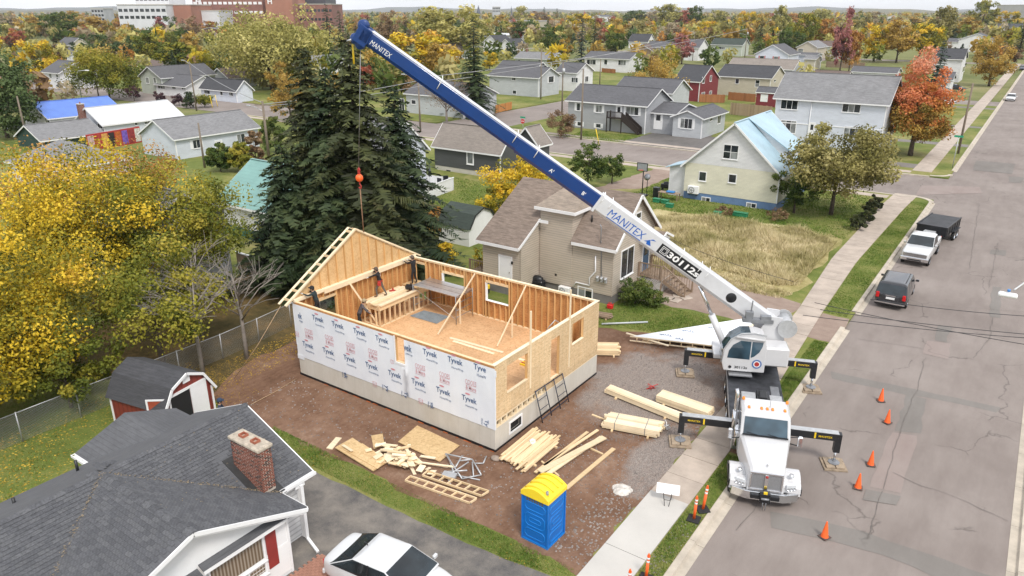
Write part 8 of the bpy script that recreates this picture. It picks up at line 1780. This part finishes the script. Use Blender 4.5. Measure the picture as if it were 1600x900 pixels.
# ============================================================ TREES AND PLANTS
def leafmat(name,cols,trans=.25):
 m,t,bs=nodes(name);at_=N(t,'ShaderNodeAttribute',attribute_name='tone');oi=N(t,'ShaderNodeObjectInfo')
 f=math_(t,'ADD',at_.outputs['Fac'],math_(t,'MULTIPLY',math_(t,'SUBTRACT',oi.outputs['Random'],.5),.18))
 c=ramp(t,f,[(i/(len(cols)-1),c)for i,c in enumerate(cols)]);t.links.new(c,bs.inputs['Base Color']);bs.inputs['Roughness'].default_value=.65;bs.inputs['Specular IOR Level'].default_value=.25
 tr=N(t,'ShaderNodeBsdfTranslucent',{0:c});ms=N(t,'ShaderNodeMixShader',{0:trans,1:bs.outputs[0],2:tr.outputs[0]});t.links.new(ms.outputs[0],t.nodes['Material Output'].inputs[0]);return m
LM=dict(yellow=leafmat('leaf_yellow',[(.07,.085,.012),(.20,.19,.022),(.44,.34,.025),(.68,.48,.03),(.76,.54,.05),(.62,.34,.07)]),ygreen=leafmat('leaf_yellow_green',[(.05,.075,.012),(.15,.17,.022),(.28,.26,.03),(.42,.34,.05)]),green=leafmat('leaf_green',[(.025,.05,.010),(.06,.10,.018),(.11,.15,.03),(.18,.20,.045)]),gold=leafmat('leaf_gold',[(.12,.09,.02),(.32,.20,.04),(.48,.32,.07),(.58,.40,.12)]),olive=leafmat('leaf_olive',[(.09,.09,.025),(.20,.18,.05),(.33,.29,.10),(.45,.39,.17)]),willow=leafmat('leaf_willow',[(.13,.14,.035),(.30,.28,.08),(.48,.43,.14),(.60,.53,.21)]),orange=leafmat('leaf_orange',[(.14,.07,.02),(.34,.16,.04),(.50,.25,.06),(.56,.34,.11)]),red=leafmat('leaf_red',[(.12,.035,.02),(.27,.07,.04),(.40,.12,.07),(.45,.19,.12)]),maple=leafmat('leaf_maple',[(.12,.11,.02),(.32,.19,.035),(.60,.22,.06),(.68,.24,.11),(.66,.32,.20)]),pink=leafmat('leaf_pink',[(.12,.05,.05),(.30,.11,.11),(.44,.19,.17),(.50,.25,.20)]),purple=leafmat('leaf_purple',[(.02,.012,.018),(.06,.028,.04),(.10,.045,.05),(.15,.08,.08)]),brown=leafmat('leaf_brown',[(.09,.05,.025),(.20,.12,.06),(.30,.20,.11),(.36,.27,.16)]),tan=leafmat('leaf_tan',[(.14,.10,.06),(.26,.20,.12),(.38,.31,.20),(.46,.39,.26)]),spruce=leafmat('needle_spruce',[(.010,.020,.010),(.024,.042,.017),(.048,.070,.026),(.085,.105,.04)],.08),spruceb=leafmat('needle_spruce_brown',[(.02,.022,.010),(.04,.05,.018),(.075,.085,.028),(.12,.10,.045)],.08),bluespruce=leafmat('needle_blue',[(.02,.035,.026),(.045,.07,.05),(.08,.105,.08),(.11,.14,.11)],.08),pine=leafmat('needle_pine',[(.02,.04,.012),(.05,.085,.025),(.09,.13,.04),(.13,.17,.06)],.1))
BARK=mat('bark',(.10,.075,.055),.95,.3,4,.5);BARKG=mat('grey_twig',(.30,.265,.23),.9,.2,4,.2);BARKD=mat('dark_bark',(.045,.035,.028),.95,.3,4,.4)
def leafmesh(name,C,Nrm,size,tone,m,aspect=1.0):
 """C centres, Nrm facing hints, one pointed quad per leaf"""
 k=len(C);rg=np.random.default_rng(k);a=rg.normal(size=(k,3));
 n=Nrm+rg.normal(size=(k,3))*.75;n/=np.linalg.norm(n,axis=1)[:,None]+1e-9
 u=np.cross(n,a);u/=np.linalg.norm(u,axis=1)[:,None]+1e-9;v=np.cross(n,u)
 s=(np.asarray(size)*rg.uniform(.6,1.35,k))[:,None];V=np.empty((k,4,3));V[:,0]=C-u*s*.5*aspect;V[:,1]=C-v*s*.32;V[:,2]=C+u*s*.5*aspect;V[:,3]=C+v*s*.32
 return rawquads(name,V,tone,m)
def rawquads(name,V,tone,m):
 k=len(V);me=bpy.data.meshes.new(name);me.vertices.add(k*4);me.vertices.foreach_set('co',V.reshape(-1).astype(np.float32));me.loops.add(k*4);me.loops.foreach_set('vertex_index',np.arange(k*4,dtype=np.int32))
 me.polygons.add(k);me.polygons.foreach_set('loop_start',np.arange(k,dtype=np.int32)*4);me.update(calc_edges=True)
 at_=me.attributes.new('tone','FLOAT','POINT');at_.data.foreach_set('value',np.repeat(np.clip(tone,0,1),4).astype(np.float32));me.materials.append(m);return me
def limbs(seed,h,r,spread,trunk_h,n=9,fork=2,lean=0):
 rg=random.Random(seed);mb=MB();tips=[]
 top=Vector((rg.uniform(-.05,.05)*h+lean,rg.uniform(-.05,.05)*h,h*.72));base=Vector((0,0,-.2))
 P=[base,Vector((0,0,trunk_h*.5)),Vector((lean*.3,0,trunk_h)),top*.5+Vector((lean*.3,0,trunk_h*.5)),top]
 mb.tube(P,[r*1.25,r,r*.85,r*.5,r*.12],8);tips.append(top)
 for i in range(n):
  f=trunk_h/h*.9+(.62-trunk_h/h*.9)*i/n;s=Vector((lean*f,0,h*f));a=i*2.4+rg.uniform(-.4,.4);L=spread*rg.uniform(.65,1.0)*(1-.45*i/n);up=rg.uniform(.35,.9)
  e=s+Vector((math.cos(a)*L,math.sin(a)*L,L*up));md=s.lerp(e,.5)+Vector((rg.uniform(-.2,.2),rg.uniform(-.2,.2),L*.08));rr_=r*.45*(1-.5*i/n)
  mb.tube([s,md,e],[rr_,rr_*.6,rr_*.15],6);tips.append(e)
  for j in range(fork):
   b=md.lerp(e,rg.uniform(0,.6));a2=a+rg.uniform(-1.1,1.1);L2=L*rg.uniform(.35,.6);e2=b+Vector((math.cos(a2)*L2,math.sin(a2)*L2,L2*rg.uniform(.2,1)));mb.tube([b,b.lerp(e2,.5)+Vector((0,0,L2*.06)),e2],[rr_*.4,rr_*.25,.008],5);tips.append(e2)
 return mb,tips
def crown_pts(seed,h,rad,z0,nclump,nleaf,shape='round',csz=.26,tips=None,hollow=.35):
 rg=np.random.default_rng(seed);cz=(h+z0)/2;hz=(h-z0)/2
 d=rg.normal(size=(nclump,3));d/=np.linalg.norm(d,axis=1)[:,None];rr_=(hollow+(1-hollow)*rg.random(nclump)**.6)[:,None];c=d*rr_
 if shape=='cone':f=np.clip(1.0-(c[:,2]+1)/2,.06,1)[:,None]**.75;c[:,:2]*=f*1.25
 if shape=='oval':f=np.clip(1.05-(c[:,2]+1)/2*.55,.2,1)[:,None];c[:,:2]*=f
 if shape=='dome':c[:,2]=np.where(c[:,2]<0,c[:,2]*.7,c[:,2])
 C=np.stack([c[:,0]*rad,c[:,1]*rad,cz+c[:,2]*hz],1)
 C+=np.sin(C[:,[1,2,0]]*1.3+seed)*rad*.09
 if tips:T=np.array([tuple(t)for t in tips]);k=min(len(T),nclump//3);C[:k]=T[:k]
 idx=rg.integers(0,nclump,nleaf);sz=csz*rad*(.6+.7*rg.random(nclump));off=rg.normal(size=(nleaf,3));off/=(np.linalg.norm(off,axis=1)[:,None]+1e-9);off*=(rg.random(nleaf)**.45)[:,None]*sz[idx][:,None];off[:,2]*=.75
 P=C[idx]+off;nr=off/(np.linalg.norm(off,axis=1)[:,None]+1e-9)*.8+np.array([0,0,.6]);ct=rg.random(nclump)
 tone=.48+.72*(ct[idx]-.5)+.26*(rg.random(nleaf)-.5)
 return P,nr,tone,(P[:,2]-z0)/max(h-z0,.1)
_tm={}
def tree_mesh(kind,mkey,seed,h,rad,z0,ncl,nlf,lsz,shape,tonebias=0,csz=.26):
 mb,tips=limbs(seed,h,h*.022,rad*.8,z0*1.0+h*.05);P,nr,tone,hf=crown_pts(seed,h,rad,z0,ncl,nlf,shape,csz,tips)
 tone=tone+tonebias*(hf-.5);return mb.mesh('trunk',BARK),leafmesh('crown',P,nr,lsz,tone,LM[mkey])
def conifer_mesh(seed,h,rad,m,nb=26,per=9,z0=.6,droop=.25,seg=8,dens=1.0,tonev=.25):
 rg=np.random.default_rng(seed);Q=[];T=[];mb=MB();mb.tube([(0,0,-.2),(0,0,h*.5),(0,0,h*.98)],[h*.018,h*.011,.012],7)
 for i in range(nb):
  f=i/nb;z=z0+(h-z0)*f**.92;L0=rad*(1-f)**.76*(.9+.2*math.sin(i*1.9))+.12;n=max(4,int(per*(1-f*.55)))
  for j in range(n):
   a=2*math.pi*(j+.37*i)/n+rg.uniform(-.3,.3);L=L0*rg.uniform(.62,1.12);dz=-droop*L*rg.uniform(.5,1.3)+L*.1*f;bt=rg.uniform(-tonev,tonev)
   dr=np.array([math.cos(a),math.sin(a),0]);sd=np.array([-math.sin(a),math.cos(a),0]);b0=np.array([0,0,z+rg.uniform(-.25,.25)])
   if i%2==0:mb.tube([tuple(b0),tuple(b0+dr*L*.55+np.array([0,0,dz*.6]))],[.035,.012],4,0,False)
   ns=max(3,int(seg*L/rad*dens*1.9));
   for s in range(ns):
    g=(s+.6)/ns;g=.12+.9*g;c=b0+dr*L*g+np.array([0,0,dz*g*g+.22*L*g*(1-g)]);wd=L*.30*(1.15-g)*rg.uniform(.6,1.3)+.08;ln=L/ns*1.25
    for side in(-1,1):
     e=c+sd*side*wd+dr*ln*.7+np.array([0,0,-.22*wd+rg.uniform(-.12,.12)]);q=sd*side*.02
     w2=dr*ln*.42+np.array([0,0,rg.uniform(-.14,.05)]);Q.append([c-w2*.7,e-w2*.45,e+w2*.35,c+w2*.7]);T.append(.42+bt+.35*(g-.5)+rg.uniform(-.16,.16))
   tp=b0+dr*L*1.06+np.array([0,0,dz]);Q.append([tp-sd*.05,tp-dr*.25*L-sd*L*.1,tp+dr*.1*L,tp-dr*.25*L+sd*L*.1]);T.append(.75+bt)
 return mb.mesh('trunk',BARKD),rawquads('crown',np.array(Q),np.array(T),m)
def put_tree(name,label,cat,me,p,sc=(1,1,1),rz=0,group=None):
 t=thing(name,label,cat,p,rz,group);t.scale=sc;t.matrix_basis=Matrix.LocRotScale(Vector(p),rotm('Z',rz).to_quaternion(),Vector(sc));link('trunk',me[0],t);link('crown',me[1],t);return t
# ---- big spruces behind the frame house
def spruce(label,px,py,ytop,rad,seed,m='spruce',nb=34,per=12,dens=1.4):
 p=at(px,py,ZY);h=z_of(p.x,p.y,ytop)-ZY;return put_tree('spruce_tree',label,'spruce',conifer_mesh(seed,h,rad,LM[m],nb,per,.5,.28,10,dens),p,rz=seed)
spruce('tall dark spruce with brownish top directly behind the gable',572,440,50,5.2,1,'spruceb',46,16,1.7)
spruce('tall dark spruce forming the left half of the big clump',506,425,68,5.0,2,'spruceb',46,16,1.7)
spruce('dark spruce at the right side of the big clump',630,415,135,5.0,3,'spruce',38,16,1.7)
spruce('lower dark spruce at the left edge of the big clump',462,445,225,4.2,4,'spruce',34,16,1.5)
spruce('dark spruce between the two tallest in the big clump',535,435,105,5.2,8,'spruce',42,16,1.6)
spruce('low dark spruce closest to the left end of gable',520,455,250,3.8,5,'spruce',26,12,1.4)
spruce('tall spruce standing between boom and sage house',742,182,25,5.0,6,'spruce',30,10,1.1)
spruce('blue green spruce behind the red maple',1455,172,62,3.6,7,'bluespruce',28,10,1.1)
# ---- near deciduous trees at left
def bigtree(label,px,py,ytop,rad,z0,mk,seed,ncl,nlf,lsz,shape='dome',bias=0,name='maple_tree',cat='tree',csz=.24,p=None,hh=None):
 p=p or at(px,py,ZY);h=hh or z_of(p.x,p.y,ytop)-ZY;return put_tree(name,label,cat,tree_mesh(name,mk,seed,h,rad,z0,ncl,nlf,lsz,shape,bias,csz),p)
bigtree('large yellow maple filling the left edge below the hip roof',90,640,420,5.6,1.0,'yellow',11,150,40000,.17,'dome',.25,p=Vector((-39.5,11.5,ZY)),hh=9.0)
bigtree('tall yellow and green maple behind the nearest yellow maple',230,520,265,6.0,1.5,'yellow',12,150,38000,.18,'dome',.3,p=Vector((-47.0,20.5,ZY)),hh=11.0)
bigtree('yellow green maple right of the tall yellow one',320,500,290,4.6,2.0,'ygreen',13,120,30000,.18,'dome',.3,p=Vector((-44.0,24.8,ZY)),hh=9.3)
bigtree('green tree with dead grey branches above the red shed',305,590,400,4.0,1.6,'ygreen',14,75,15000,.17,'dome',.2,p=Vector((-36.4,18.6,ZY)),hh=7.0)
bigtree('golden orange thin tree in front of the hip roof house',60,400,255,5.5,2.5,'orange',15,60,5500,.22,'dome',.2,p=Vector((-58,22,ZY)),hh=9.4,csz=.3)
bigtree('thin orange tree in front of the long white bungalow',200,350,228,4.5,2.5,'orange',16,55,4200,.22,'dome',.2,p=Vector((-63,33,ZY)),hh=8.0,csz=.3)
bigtree('dense yellow maple at the bottom left edge',30,600,470,3.6,.6,'yellow',17,90,18000,.19,'dome',.2,p=Vector((-36.8,8.3,ZY)),hh=6.0)
bigtree('green bush tree under the wire fence at left',150,620,500,2.4,.3,'ygreen',18,60,9000,.16,'dome',.2,p=Vector((-36.2,13.6,ZY)),hh=4.2,name='shrub',cat='shrub')
for k,(px,py,s)in enumerate(((300,480,2.6),(372,460,2.4),(300,430,2.0))):
 p=at(px,py,4.0);mb,_=limbs(40+k,7.2,.11,3.2,2.6,16,6);t=tag(mb.build('dead_tree',BARKG,None,(p.x,p.y,ZY)),('bare grey tree just left inside the green tree','bare grey tree by the fence left of the spruces','bare grey tree farthest back in the green tree')[k],'tree')
# ---- mid distance special trees
def midtree(label,px,py,ytop,wpx,mk,seed,nlf=7000,lsz=.3,shape='round',z0f=.18,bias=0,name='tree',cat='tree',ncl=60,csz=.26,z=ZY):
 p=at(px,py,z);h=z_of(p.x,p.y,ytop)-z;k=(p-CAMP).dot(_fw)/FPX;return put_tree(name,label,cat,tree_mesh(name,mk,seed,h,wpx*k*.5,h*z0f,ncl,nlf,lsz,shape,bias,csz),p)
mp1=midtree('red orange maple on the corner lawn by the cross street',1422,243,82,112,'maple',21,15000,.30,'oval',.12,.9,'maple_tree',ncl=90)
mt_=midtree('green gold lower leaves of the corner maple',1420,244,150,98,'gold',22,6000,.30,'dome',.2,.5,'maple_tree',ncl=50)
midtree('tan leafed apple tree in front of the cream house',1298,336,196,165,'olive',23,21000,.26,'dome',.2,.1,'apple_tree',ncl=110,csz=.24)
midtree('dark olive small tree at the cream house corner',1240,333,252,68,'green',24,7000,.2,'round',.2,.5,'small_tree',ncl=45)
midtree('yellow tree behind the beige house roof',815,330,232,110,'yellow',25,9000,.22,'round',.1,.1,ncl=60);midtree('yellow shrub tree left of the beige house',780,340,285,60,'yellow',26,5000,.2,'round',.05,.1,name='shrub',cat='shrub',ncl=40)
midtree('green apple tree on the lawn by the cross street',918,295,222,58,'green',27,5000,.22,'round',.2,.2);midtree('smaller green apple tree right of it',956,287,238,40,'green',28,3500,.2,'round',.2,.2)
midtree('brown green shrub in front of the split level',877,213,170,52,'brown',29,5000,.2,'round',.05,-.2,'shrub','shrub');midtree('golden tree behind the split level',1020,175,82,84,'gold',30,7000,.3,'round',.2,.1)
midtree('orange shrub at right of the spruce clump',690,372,318,42,'orange',31,3500,.16,'round',.05,.1,'shrub','shrub');midtree('yellow shrub under the spruce clump',690,420,375,46,'yellow',32,3000,.14,'round',.05,.1,'shrub','shrub')
midtree('yellow thin bush by the side landing of the beige house',755,432,380,34,'yellow',33,1500,.12,'round',.1,.1,'shrub','shrub');midtree('green shrub by the porch of the beige house',992,475,436,60,'green',34,5000,.12,'dome',.02,.2,'shrub','shrub');midtree('low green shrub right of the porch shrub',1018,478,452,42,'green',35,2500,.12,'dome',.02,.2,'shrub','shrub')
for k,(px,py)in enumerate(((1338,360),(1351,350),(1357,337),(1367,328))):midtree('dark clipped juniper by the pavement, %s from the camera'%('nearest','second','third','farthest')[k],px,py,py-25,23,'spruceb',36+k,3500,.16,'dome',.0,.2,'juniper','shrub',ncl=25)
midtree('yellow willow by the far pavement',1545,134,54,64,'gold',41,8000,.4,'round',.08,.1,'willow_tree');midtree('huge pale yellow willow at upper left',425,140,14,180,'willow',42,16000,.6,'dome',.1,.1,'willow_tree',ncl=110)
dm1=midtree('dark green dome tree with orange top at the road',172,155,74,104,'ygreen',43,13000,.4,'dome',.0,.5,'dome_tree',ncl=80);dm2=midtree('orange upper crown of the dome tree',168,150,74,88,'gold',44,2600,.4,'dome',.45,.3,'dome_tree',ncl=40)
bt1=midtree('bare grey tree in front of the grey bungalow',698,192,112,90,'brown',45,1300,.2,'dome',.2,0,'bare_tree',ncl=40)
mb,_=limbs(99,9.5,.2,5.0,2.0,16,6);mb.build('bare_branches',BARKG,bt1)
midtree('dark green clipped bush before the long white bungalow',345,268,222,40,'green',46,8000,.26,'dome',.0,.6,'shrub','shrub');midtree('green bush with lime edge right of the clipped bush',378,268,222,40,'ygreen',47,8000,.26,'dome',.0,.3,'shrub','shrub');midtree('russet bush near the wooden lamp pole',402,262,200,34,'brown',48,6000,.26,'round',.02,.3,'shrub','shrub')
midtree('green tree at foot of the wooden lamp pole',432,240,178,46,'green',49,4000,.26,'round',.05,.3,'shrub','tree');midtree('small orange tree behind the lamp pole',455,190,112,60,'gold',50,4500,.35,'round',.1,.1)
midtree('large pine at the left edge',12,215,72,118,'pine',51,12000,.45,'round',.05,.3,'pine_tree','pine',ncl=90)
for k,(px,py,yt,w_)in enumerate(((210,157,130,24),(251,160,143,22),(280,164,146,24))):midtree('maroon bare shrub %s'%('left of the ranch house','before the ranch house window','right of the ranch house')[k],px,py,yt,w_,'purple',52+k,1500,.25,'round',.02,.2,'shrub','shrub',ncl=25)
midtree('dark hedge before the ranch house',298,168,140,26,'spruce',55,2500,.25,'oval',.02,.3,'hedge','hedge');midtree('lime green bush beside the guy guards',320,167,146,30,'ygreen',56,2500,.25,'round',.02,.3,'shrub','shrub')
for k,px in enumerate((72,92)):midtree('clipped dark cedar before the white gable house, %s'%('left','right')[k],px,139,120,8,'spruce',57+k,900,.2,'oval',.02,.3,'cedar','shrub',ncl=15)
for k,(px,py)in enumerate(((1215,345),(1132,336))):midtree('brown dead brush pile %s'%('under the dark olive tree','between the green tubs')[k],px,py,py-14-8*(k==0),34-8*k,'brown',61+k,1500,.12,'dome',.0,-.2,'brush_pile','brush',ncl=25)
for k,(px,py)in enumerate(((1046,466),(1060,463),(1072,466),(1056,470))):q=at(px,py,ZY);tag(MB().cbox((-.38,-.3,0),(.38,.3,.06),.02).build('stepping_stone',SLAB,None,(q.x,q.y,ZY+.005),(0,0,k*.5)),'pale stepping stone by the porch stair, %s'%('leftmost','farthest','rightmost','nearest')[k],'stepping stone')
def absorb(a,b,keep=('crown',)):
 for c in list(b.children):
  if c.name.split('.')[0]in keep:m_=b.matrix_basis.copy();c.parent=a;c.matrix_local=a.matrix_basis.inverted()@m_
  else:bpy.data.objects.remove(c)
 bpy.data.objects.remove(b)
absorb(mp1,mt_);absorb(dm1,dm2)
# ---- repeating background trees share crowns
KIN={}
def kin(mk,shape,v):
 key=(mk,shape,v)
 if key not in KIN:
  if shape=='fir':KIN[key]=conifer_mesh(70+v,10,2.4,LM[mk],18,8,.4,.25,5,.9)
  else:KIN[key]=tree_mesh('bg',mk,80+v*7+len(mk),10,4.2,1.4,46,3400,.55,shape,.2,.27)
 return KIN[key]
BG=[(24,78,45,34,'red','round'),(62,130,60,62,'yellow','round'),(100,64,15,56,'green','dome'),(20,88,57,26,'spruce','fir'),(113,66,46,24,'purple','round'),(150,66,27,62,'gold','round'),(140,98,52,40,'pine','round'),(170,98,52,44,'pine','round'),(205,98,55,38,'pine','round'),(235,100,46,44,'ygreen','round'),(278,114,60,62,'ygreen','round'),(240,56,16,40,'red','oval'),(255,66,28,30,'pink','oval'),(270,66,25,30,'pine','round'),(290,68,28,30,'spruce','fir'),(192,54,30,24,'orange','round'),(212,54,25,36,'ygreen','round'),(305,70,26,30,'brown','round'),(330,58,30,26,'orange','round'),(515,86,4,38,'spruce','fir'),(535,90,14,34,'spruce','fir'),(500,110,40,40,'ygreen','round'),(480,140,60,60,'ygreen','round'),(440,150,95,40,'gold','round'),(655,135,46,110,'yellow','dome'),(690,140,70,60,'gold','round'),(577,70,20,34,'spruceb','fir'),(610,74,18,40,'brown','round'),(635,80,24,26,'spruce','fir'),(600,110,60,50,'ygreen','round'),(705,90,6,96,'willow','dome'),(680,76,20,50,'willow','round'),(740,80,18,40,'willow','round'),(690,98,72,36,'pink','round'),(765,110,80,28,'yellow','round'),(590,140,90,40,'green','round'),(825,64,30,50,'green','dome'),(866,90,42,46,'green','dome'),(908,100,20,28,'bluespruce','fir'),(928,94,28,30,'spruce','fir'),(962,90,48,36,'green','dome'),(905,52,18,44,'yellow','round'),(882,92,60,26,'gold','round'),(940,60,36,30,'bluespruce','fir'),(965,62,28,44,'gold','round'),(1000,66,30,44,'olive','round'),(1042,46,2,44,'willow','round'),(1068,44,13,34,'red','round'),(1085,46,6,26,'green','round'),(1065,100,55,40,'pink','round'),(1106,62,32,46,'yellow','round'),(1120,50,12,30,'willow','round'),(1128,62,20,26,'spruce','fir'),(1145,60,22,26,'spruce','fir'),(1185,84,26,26,'spruce','fir'),(1165,54,16,36,'yellow','round'),(1190,60,20,34,'gold','round'),(1090,80,50,40,'olive','round'),(1055,70,36,50,'tan','round'),(1100,98,75,20,'green','oval'),(1012,74,46,26,'willow','round'),(1216,60,2,30,'willow','oval'),(1256,80,14,38,'ygreen','round'),(1240,86,46,36,'green','round'),(1284,76,24,34,'orange','round'),(1312,112,11,40,'pink','oval'),(1326,112,40,34,'orange','round'),(1365,96,34,50,'yellow','dome'),(1400,98,34,54,'gold','dome'),(1435,96,30,54,'yellow','dome'),(1455,92,38,32,'ygreen','round'),(1466,72,4,46,'olive','oval'),(1484,66,42,26,'spruce','round'),(1508,62,28,40,'gold','round'),(1532,46,-2,44,'ygreen','round'),(1590,92,26,34,'spruceb','fir'),(1570,72,34,26,'bluespruce','fir'),(1572,46,16,40,'yellow','round'),(1345,56,18,30,'olive','round'),(1280,50,12,40,'willow','round'),(1360,50,16,30,'tan','round'),(1232,122,108,44,'willow','round'),(1420,44,20,40,'gold','round'),(120,44,18,40,'gold','round'),(50,60,25,44,'gold','round'),(20,50,18,44,'tan','round'),(78,52,22,30,'green','round'),(785,50,24,30,'gold','round'),(815,40,8,26,'willow','round'),(850,38,10,16,'spruce','fir'),(870,38,12,14,'spruce','fir'),(990,40,14,34,'green','round'),(1015,40,14,26,'tan','round'),(840,40,18,36,'brown','round'),(1250,40,20,44,'orange','round'),(365,130,90,30,'green','round'),(330,118,96,26,'gold','round'),(215,75,50,34,'gold','round'),(1575,100,70,34,'brown','round'),(560,110,70,36,'green','round'),(470,108,70,40,'willow','round'),(300,96,55,40,'gold','round'),(85,105,68,22,'purple','round')]
WORDS={'red':'red','yellow':'bright yellow','green':'dark green','spruce':'dark conifer','purple':'purple leafed','gold':'golden','pine':'pine green','ygreen':'yellow green','pink':'dusty pink','brown':'brownish','orange':'orange','spruceb':'brown green conifer','willow':'pale willow green','bluespruce':'blue green conifer','olive':'olive tan','tan':'tan'}
def where(px,py):
 a='far left' if px<130 else 'left' if px<330 else 'boom tip' if px<560 else 'mid boom' if px<790 else 'centre' if px<960 else 'right of centre' if px<1150 else 'right' if px<1400 else 'far right'
 return a
seen={};tot={};BG.sort()
def LB(px,py,yt,mk):return('tall ' if py-yt>50 else 'small ' if py-yt<26 else '')+'%s tree in the %s background'%(WORDS[mk],where(px,py))
for q in BG:lb=LB(q[0],q[1],q[2],q[4]);tot[lb]=tot.get(lb,0)+1
for k,(px,py,yt,wp,mk,sh)in enumerate(BG):
 z=0.0;p=at(px,py,z)
 d=(p-CAMP).length
 h=z_of(p.x,p.y,yt);kk=(p-CAMP).dot(_fw)/FPX;rad=wp*kk*.5;me=kin(mk,sh,k%2);s=rad/(2.4 if sh=='fir' else 4.2)
 lb=LB(px,py,yt,mk);i=seen.get(lb,0);seen[lb]=i+1
 if tot[lb]>1:lb+=', '+('leftmost' if i==0 else('second','third','fourth','fifth','sixth','seventh')[min(i-1,5)]+' from left')
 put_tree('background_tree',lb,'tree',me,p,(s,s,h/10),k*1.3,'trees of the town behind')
# ---- the far wood: one uncountable mass to the horizon
rgw=np.random.default_rng(5);pts=[];houses_xy=[]
for o in bpy.data.objects:
 if o.parent is None and o.get('category')in('house','building','garage'):houses_xy.append((o.location.x,o.location.y))
HX=np.array(houses_xy);n=0
tmpl={}
WK=['gold','olive','green','ygreen','spruce','orange','willow','tan','brown','yellow','red','pine']
cnt=np.array([.13,.17,.11,.12,.09,.035,.12,.12,.06,.035,.01,.04])
def wood(dmin,dmax,count,seed,name,leafn,hscale=1.0):
 rg=np.random.default_rng(seed);by={k:([],[])for k in WK}
 a=rg.uniform(-.72,.72,count);d=dmin*(dmax/dmin)**rg.random(count)
 ang=YAW-a;X=-np.sin(ang)*d;Y=np.cos(ang)*d
 ok=np.ones(count,bool)
 for hx_,hy_ in HX:ok&=~((np.abs(X-hx_+6)<13)&(Y-hy_>-16)&(Y-hy_<16))if True else ok
 ok&=~((X>-13)&(X<7));ok&=~((X>-89)&(X<-70)&(Y<410));ok&=~((Y>80)&(Y<104));ok&=~((Y>178)&(Y<198));ok&=~((Y>326)&(Y<342));ok&=~((d<600)&(np.sin(X*.09)+np.sin(Y*.07+1)>.9))
 ks=rg.choice(len(WK),count,p=cnt/cnt.sum())
 for i in np.nonzero(ok)[0]:
  mk=WK[ks[i]];h=rg.uniform(5.5,11)*hscale;r=h*rg.uniform(.3,.48)*(.55 if mk in('spruce',)else 1);m=leafn;dd=rg.normal(size=(m,3));dd/=np.linalg.norm(dd,axis=1)[:,None];dd*=(.55+.45*rg.random(m))[:,None]
  if mk=='spruce':dd[:,:2]*=np.clip(1-(dd[:,2:3]+1)/2,.05,1)*1.3
  c=np.stack([X[i]+dd[:,0]*r,Y[i]+dd[:,1]*r,h*.54+dd[:,2]*h*.46],1);u=rg.normal(size=(m,3));v=rg.normal(size=(m,3));s=r*(3.4/math.sqrt(m))*rg.uniform(.7,1.3,(m,1));u*=s*.45;v*=s*.45
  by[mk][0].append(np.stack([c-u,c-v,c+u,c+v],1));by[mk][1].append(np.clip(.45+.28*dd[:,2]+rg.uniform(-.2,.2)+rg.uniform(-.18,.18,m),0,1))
 t=None
 for mk in WK:
  if by[mk][0]:
   me=rawquads(name,np.concatenate(by[mk][0]),np.concatenate(by[mk][1]),LM[mk]);o=link(name,me,t)
   if t is None:tag(o,'far autumn wood of many coloured trees toward the horizon','wood',kind='stuff')if dmin>400 else tag(o,'massed garden trees and bushes between the distant houses','trees',kind='stuff');t=o
   else:tag(o,kind='stuff')
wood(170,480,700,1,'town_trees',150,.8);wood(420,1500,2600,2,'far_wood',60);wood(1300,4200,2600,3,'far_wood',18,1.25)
# ---- distant hills
def hills(name,d,hmax,seed,col):
 rg=random.Random(seed);mb=MB();vs=[];n=120
 for i in range(n+1):
  a=YAW-.85+1.7*i/n;a2=-a
  x,y=-math.sin(YAW-(-.85+1.7*i/n))*d,math.cos(YAW-(-.85+1.7*i/n))*d;hh=hmax*(.5+.25*math.sin(i*.21+seed)+.18*math.sin(i*.53+seed*2)+.07*math.sin(i*1.7))
  vs+=[(x*.94,y*.94,-2),(x,y,hh),(x*1.15,y*1.15,hh*.8)]
 fs=[]
 for i in range(n):a=i*3;fs+=[(a,a+3,a+4,a+1),(a+1,a+4,a+5,a+2)]
 mb.add(vs,fs,0,True);tag(mb.build(name,mat(name+'_forest',col,.95,.2,.004)),kind='structure')
hills('hills',9000,62,3,(.10,.11,.09))
hz_=MB().box((-12000,-3400,-4),(12000,15000,160));hm=bpy.data.materials.new('haze_air');hm.use_nodes=True;hm.node_tree.nodes.clear();ho=N(hm.node_tree,'ShaderNodeOutputMaterial');pv_=N(hm.node_tree,'ShaderNodeVolumePrincipled',{'Color':(.92,.95,1,1),'Density':.00007});hm.node_tree.links.new(pv_.outputs[0],ho.inputs['Volume']);tag(hz_.build('haze',hm),kind='stuff')
hills('near_hills',5200,30,8,(.13,.12,.06))
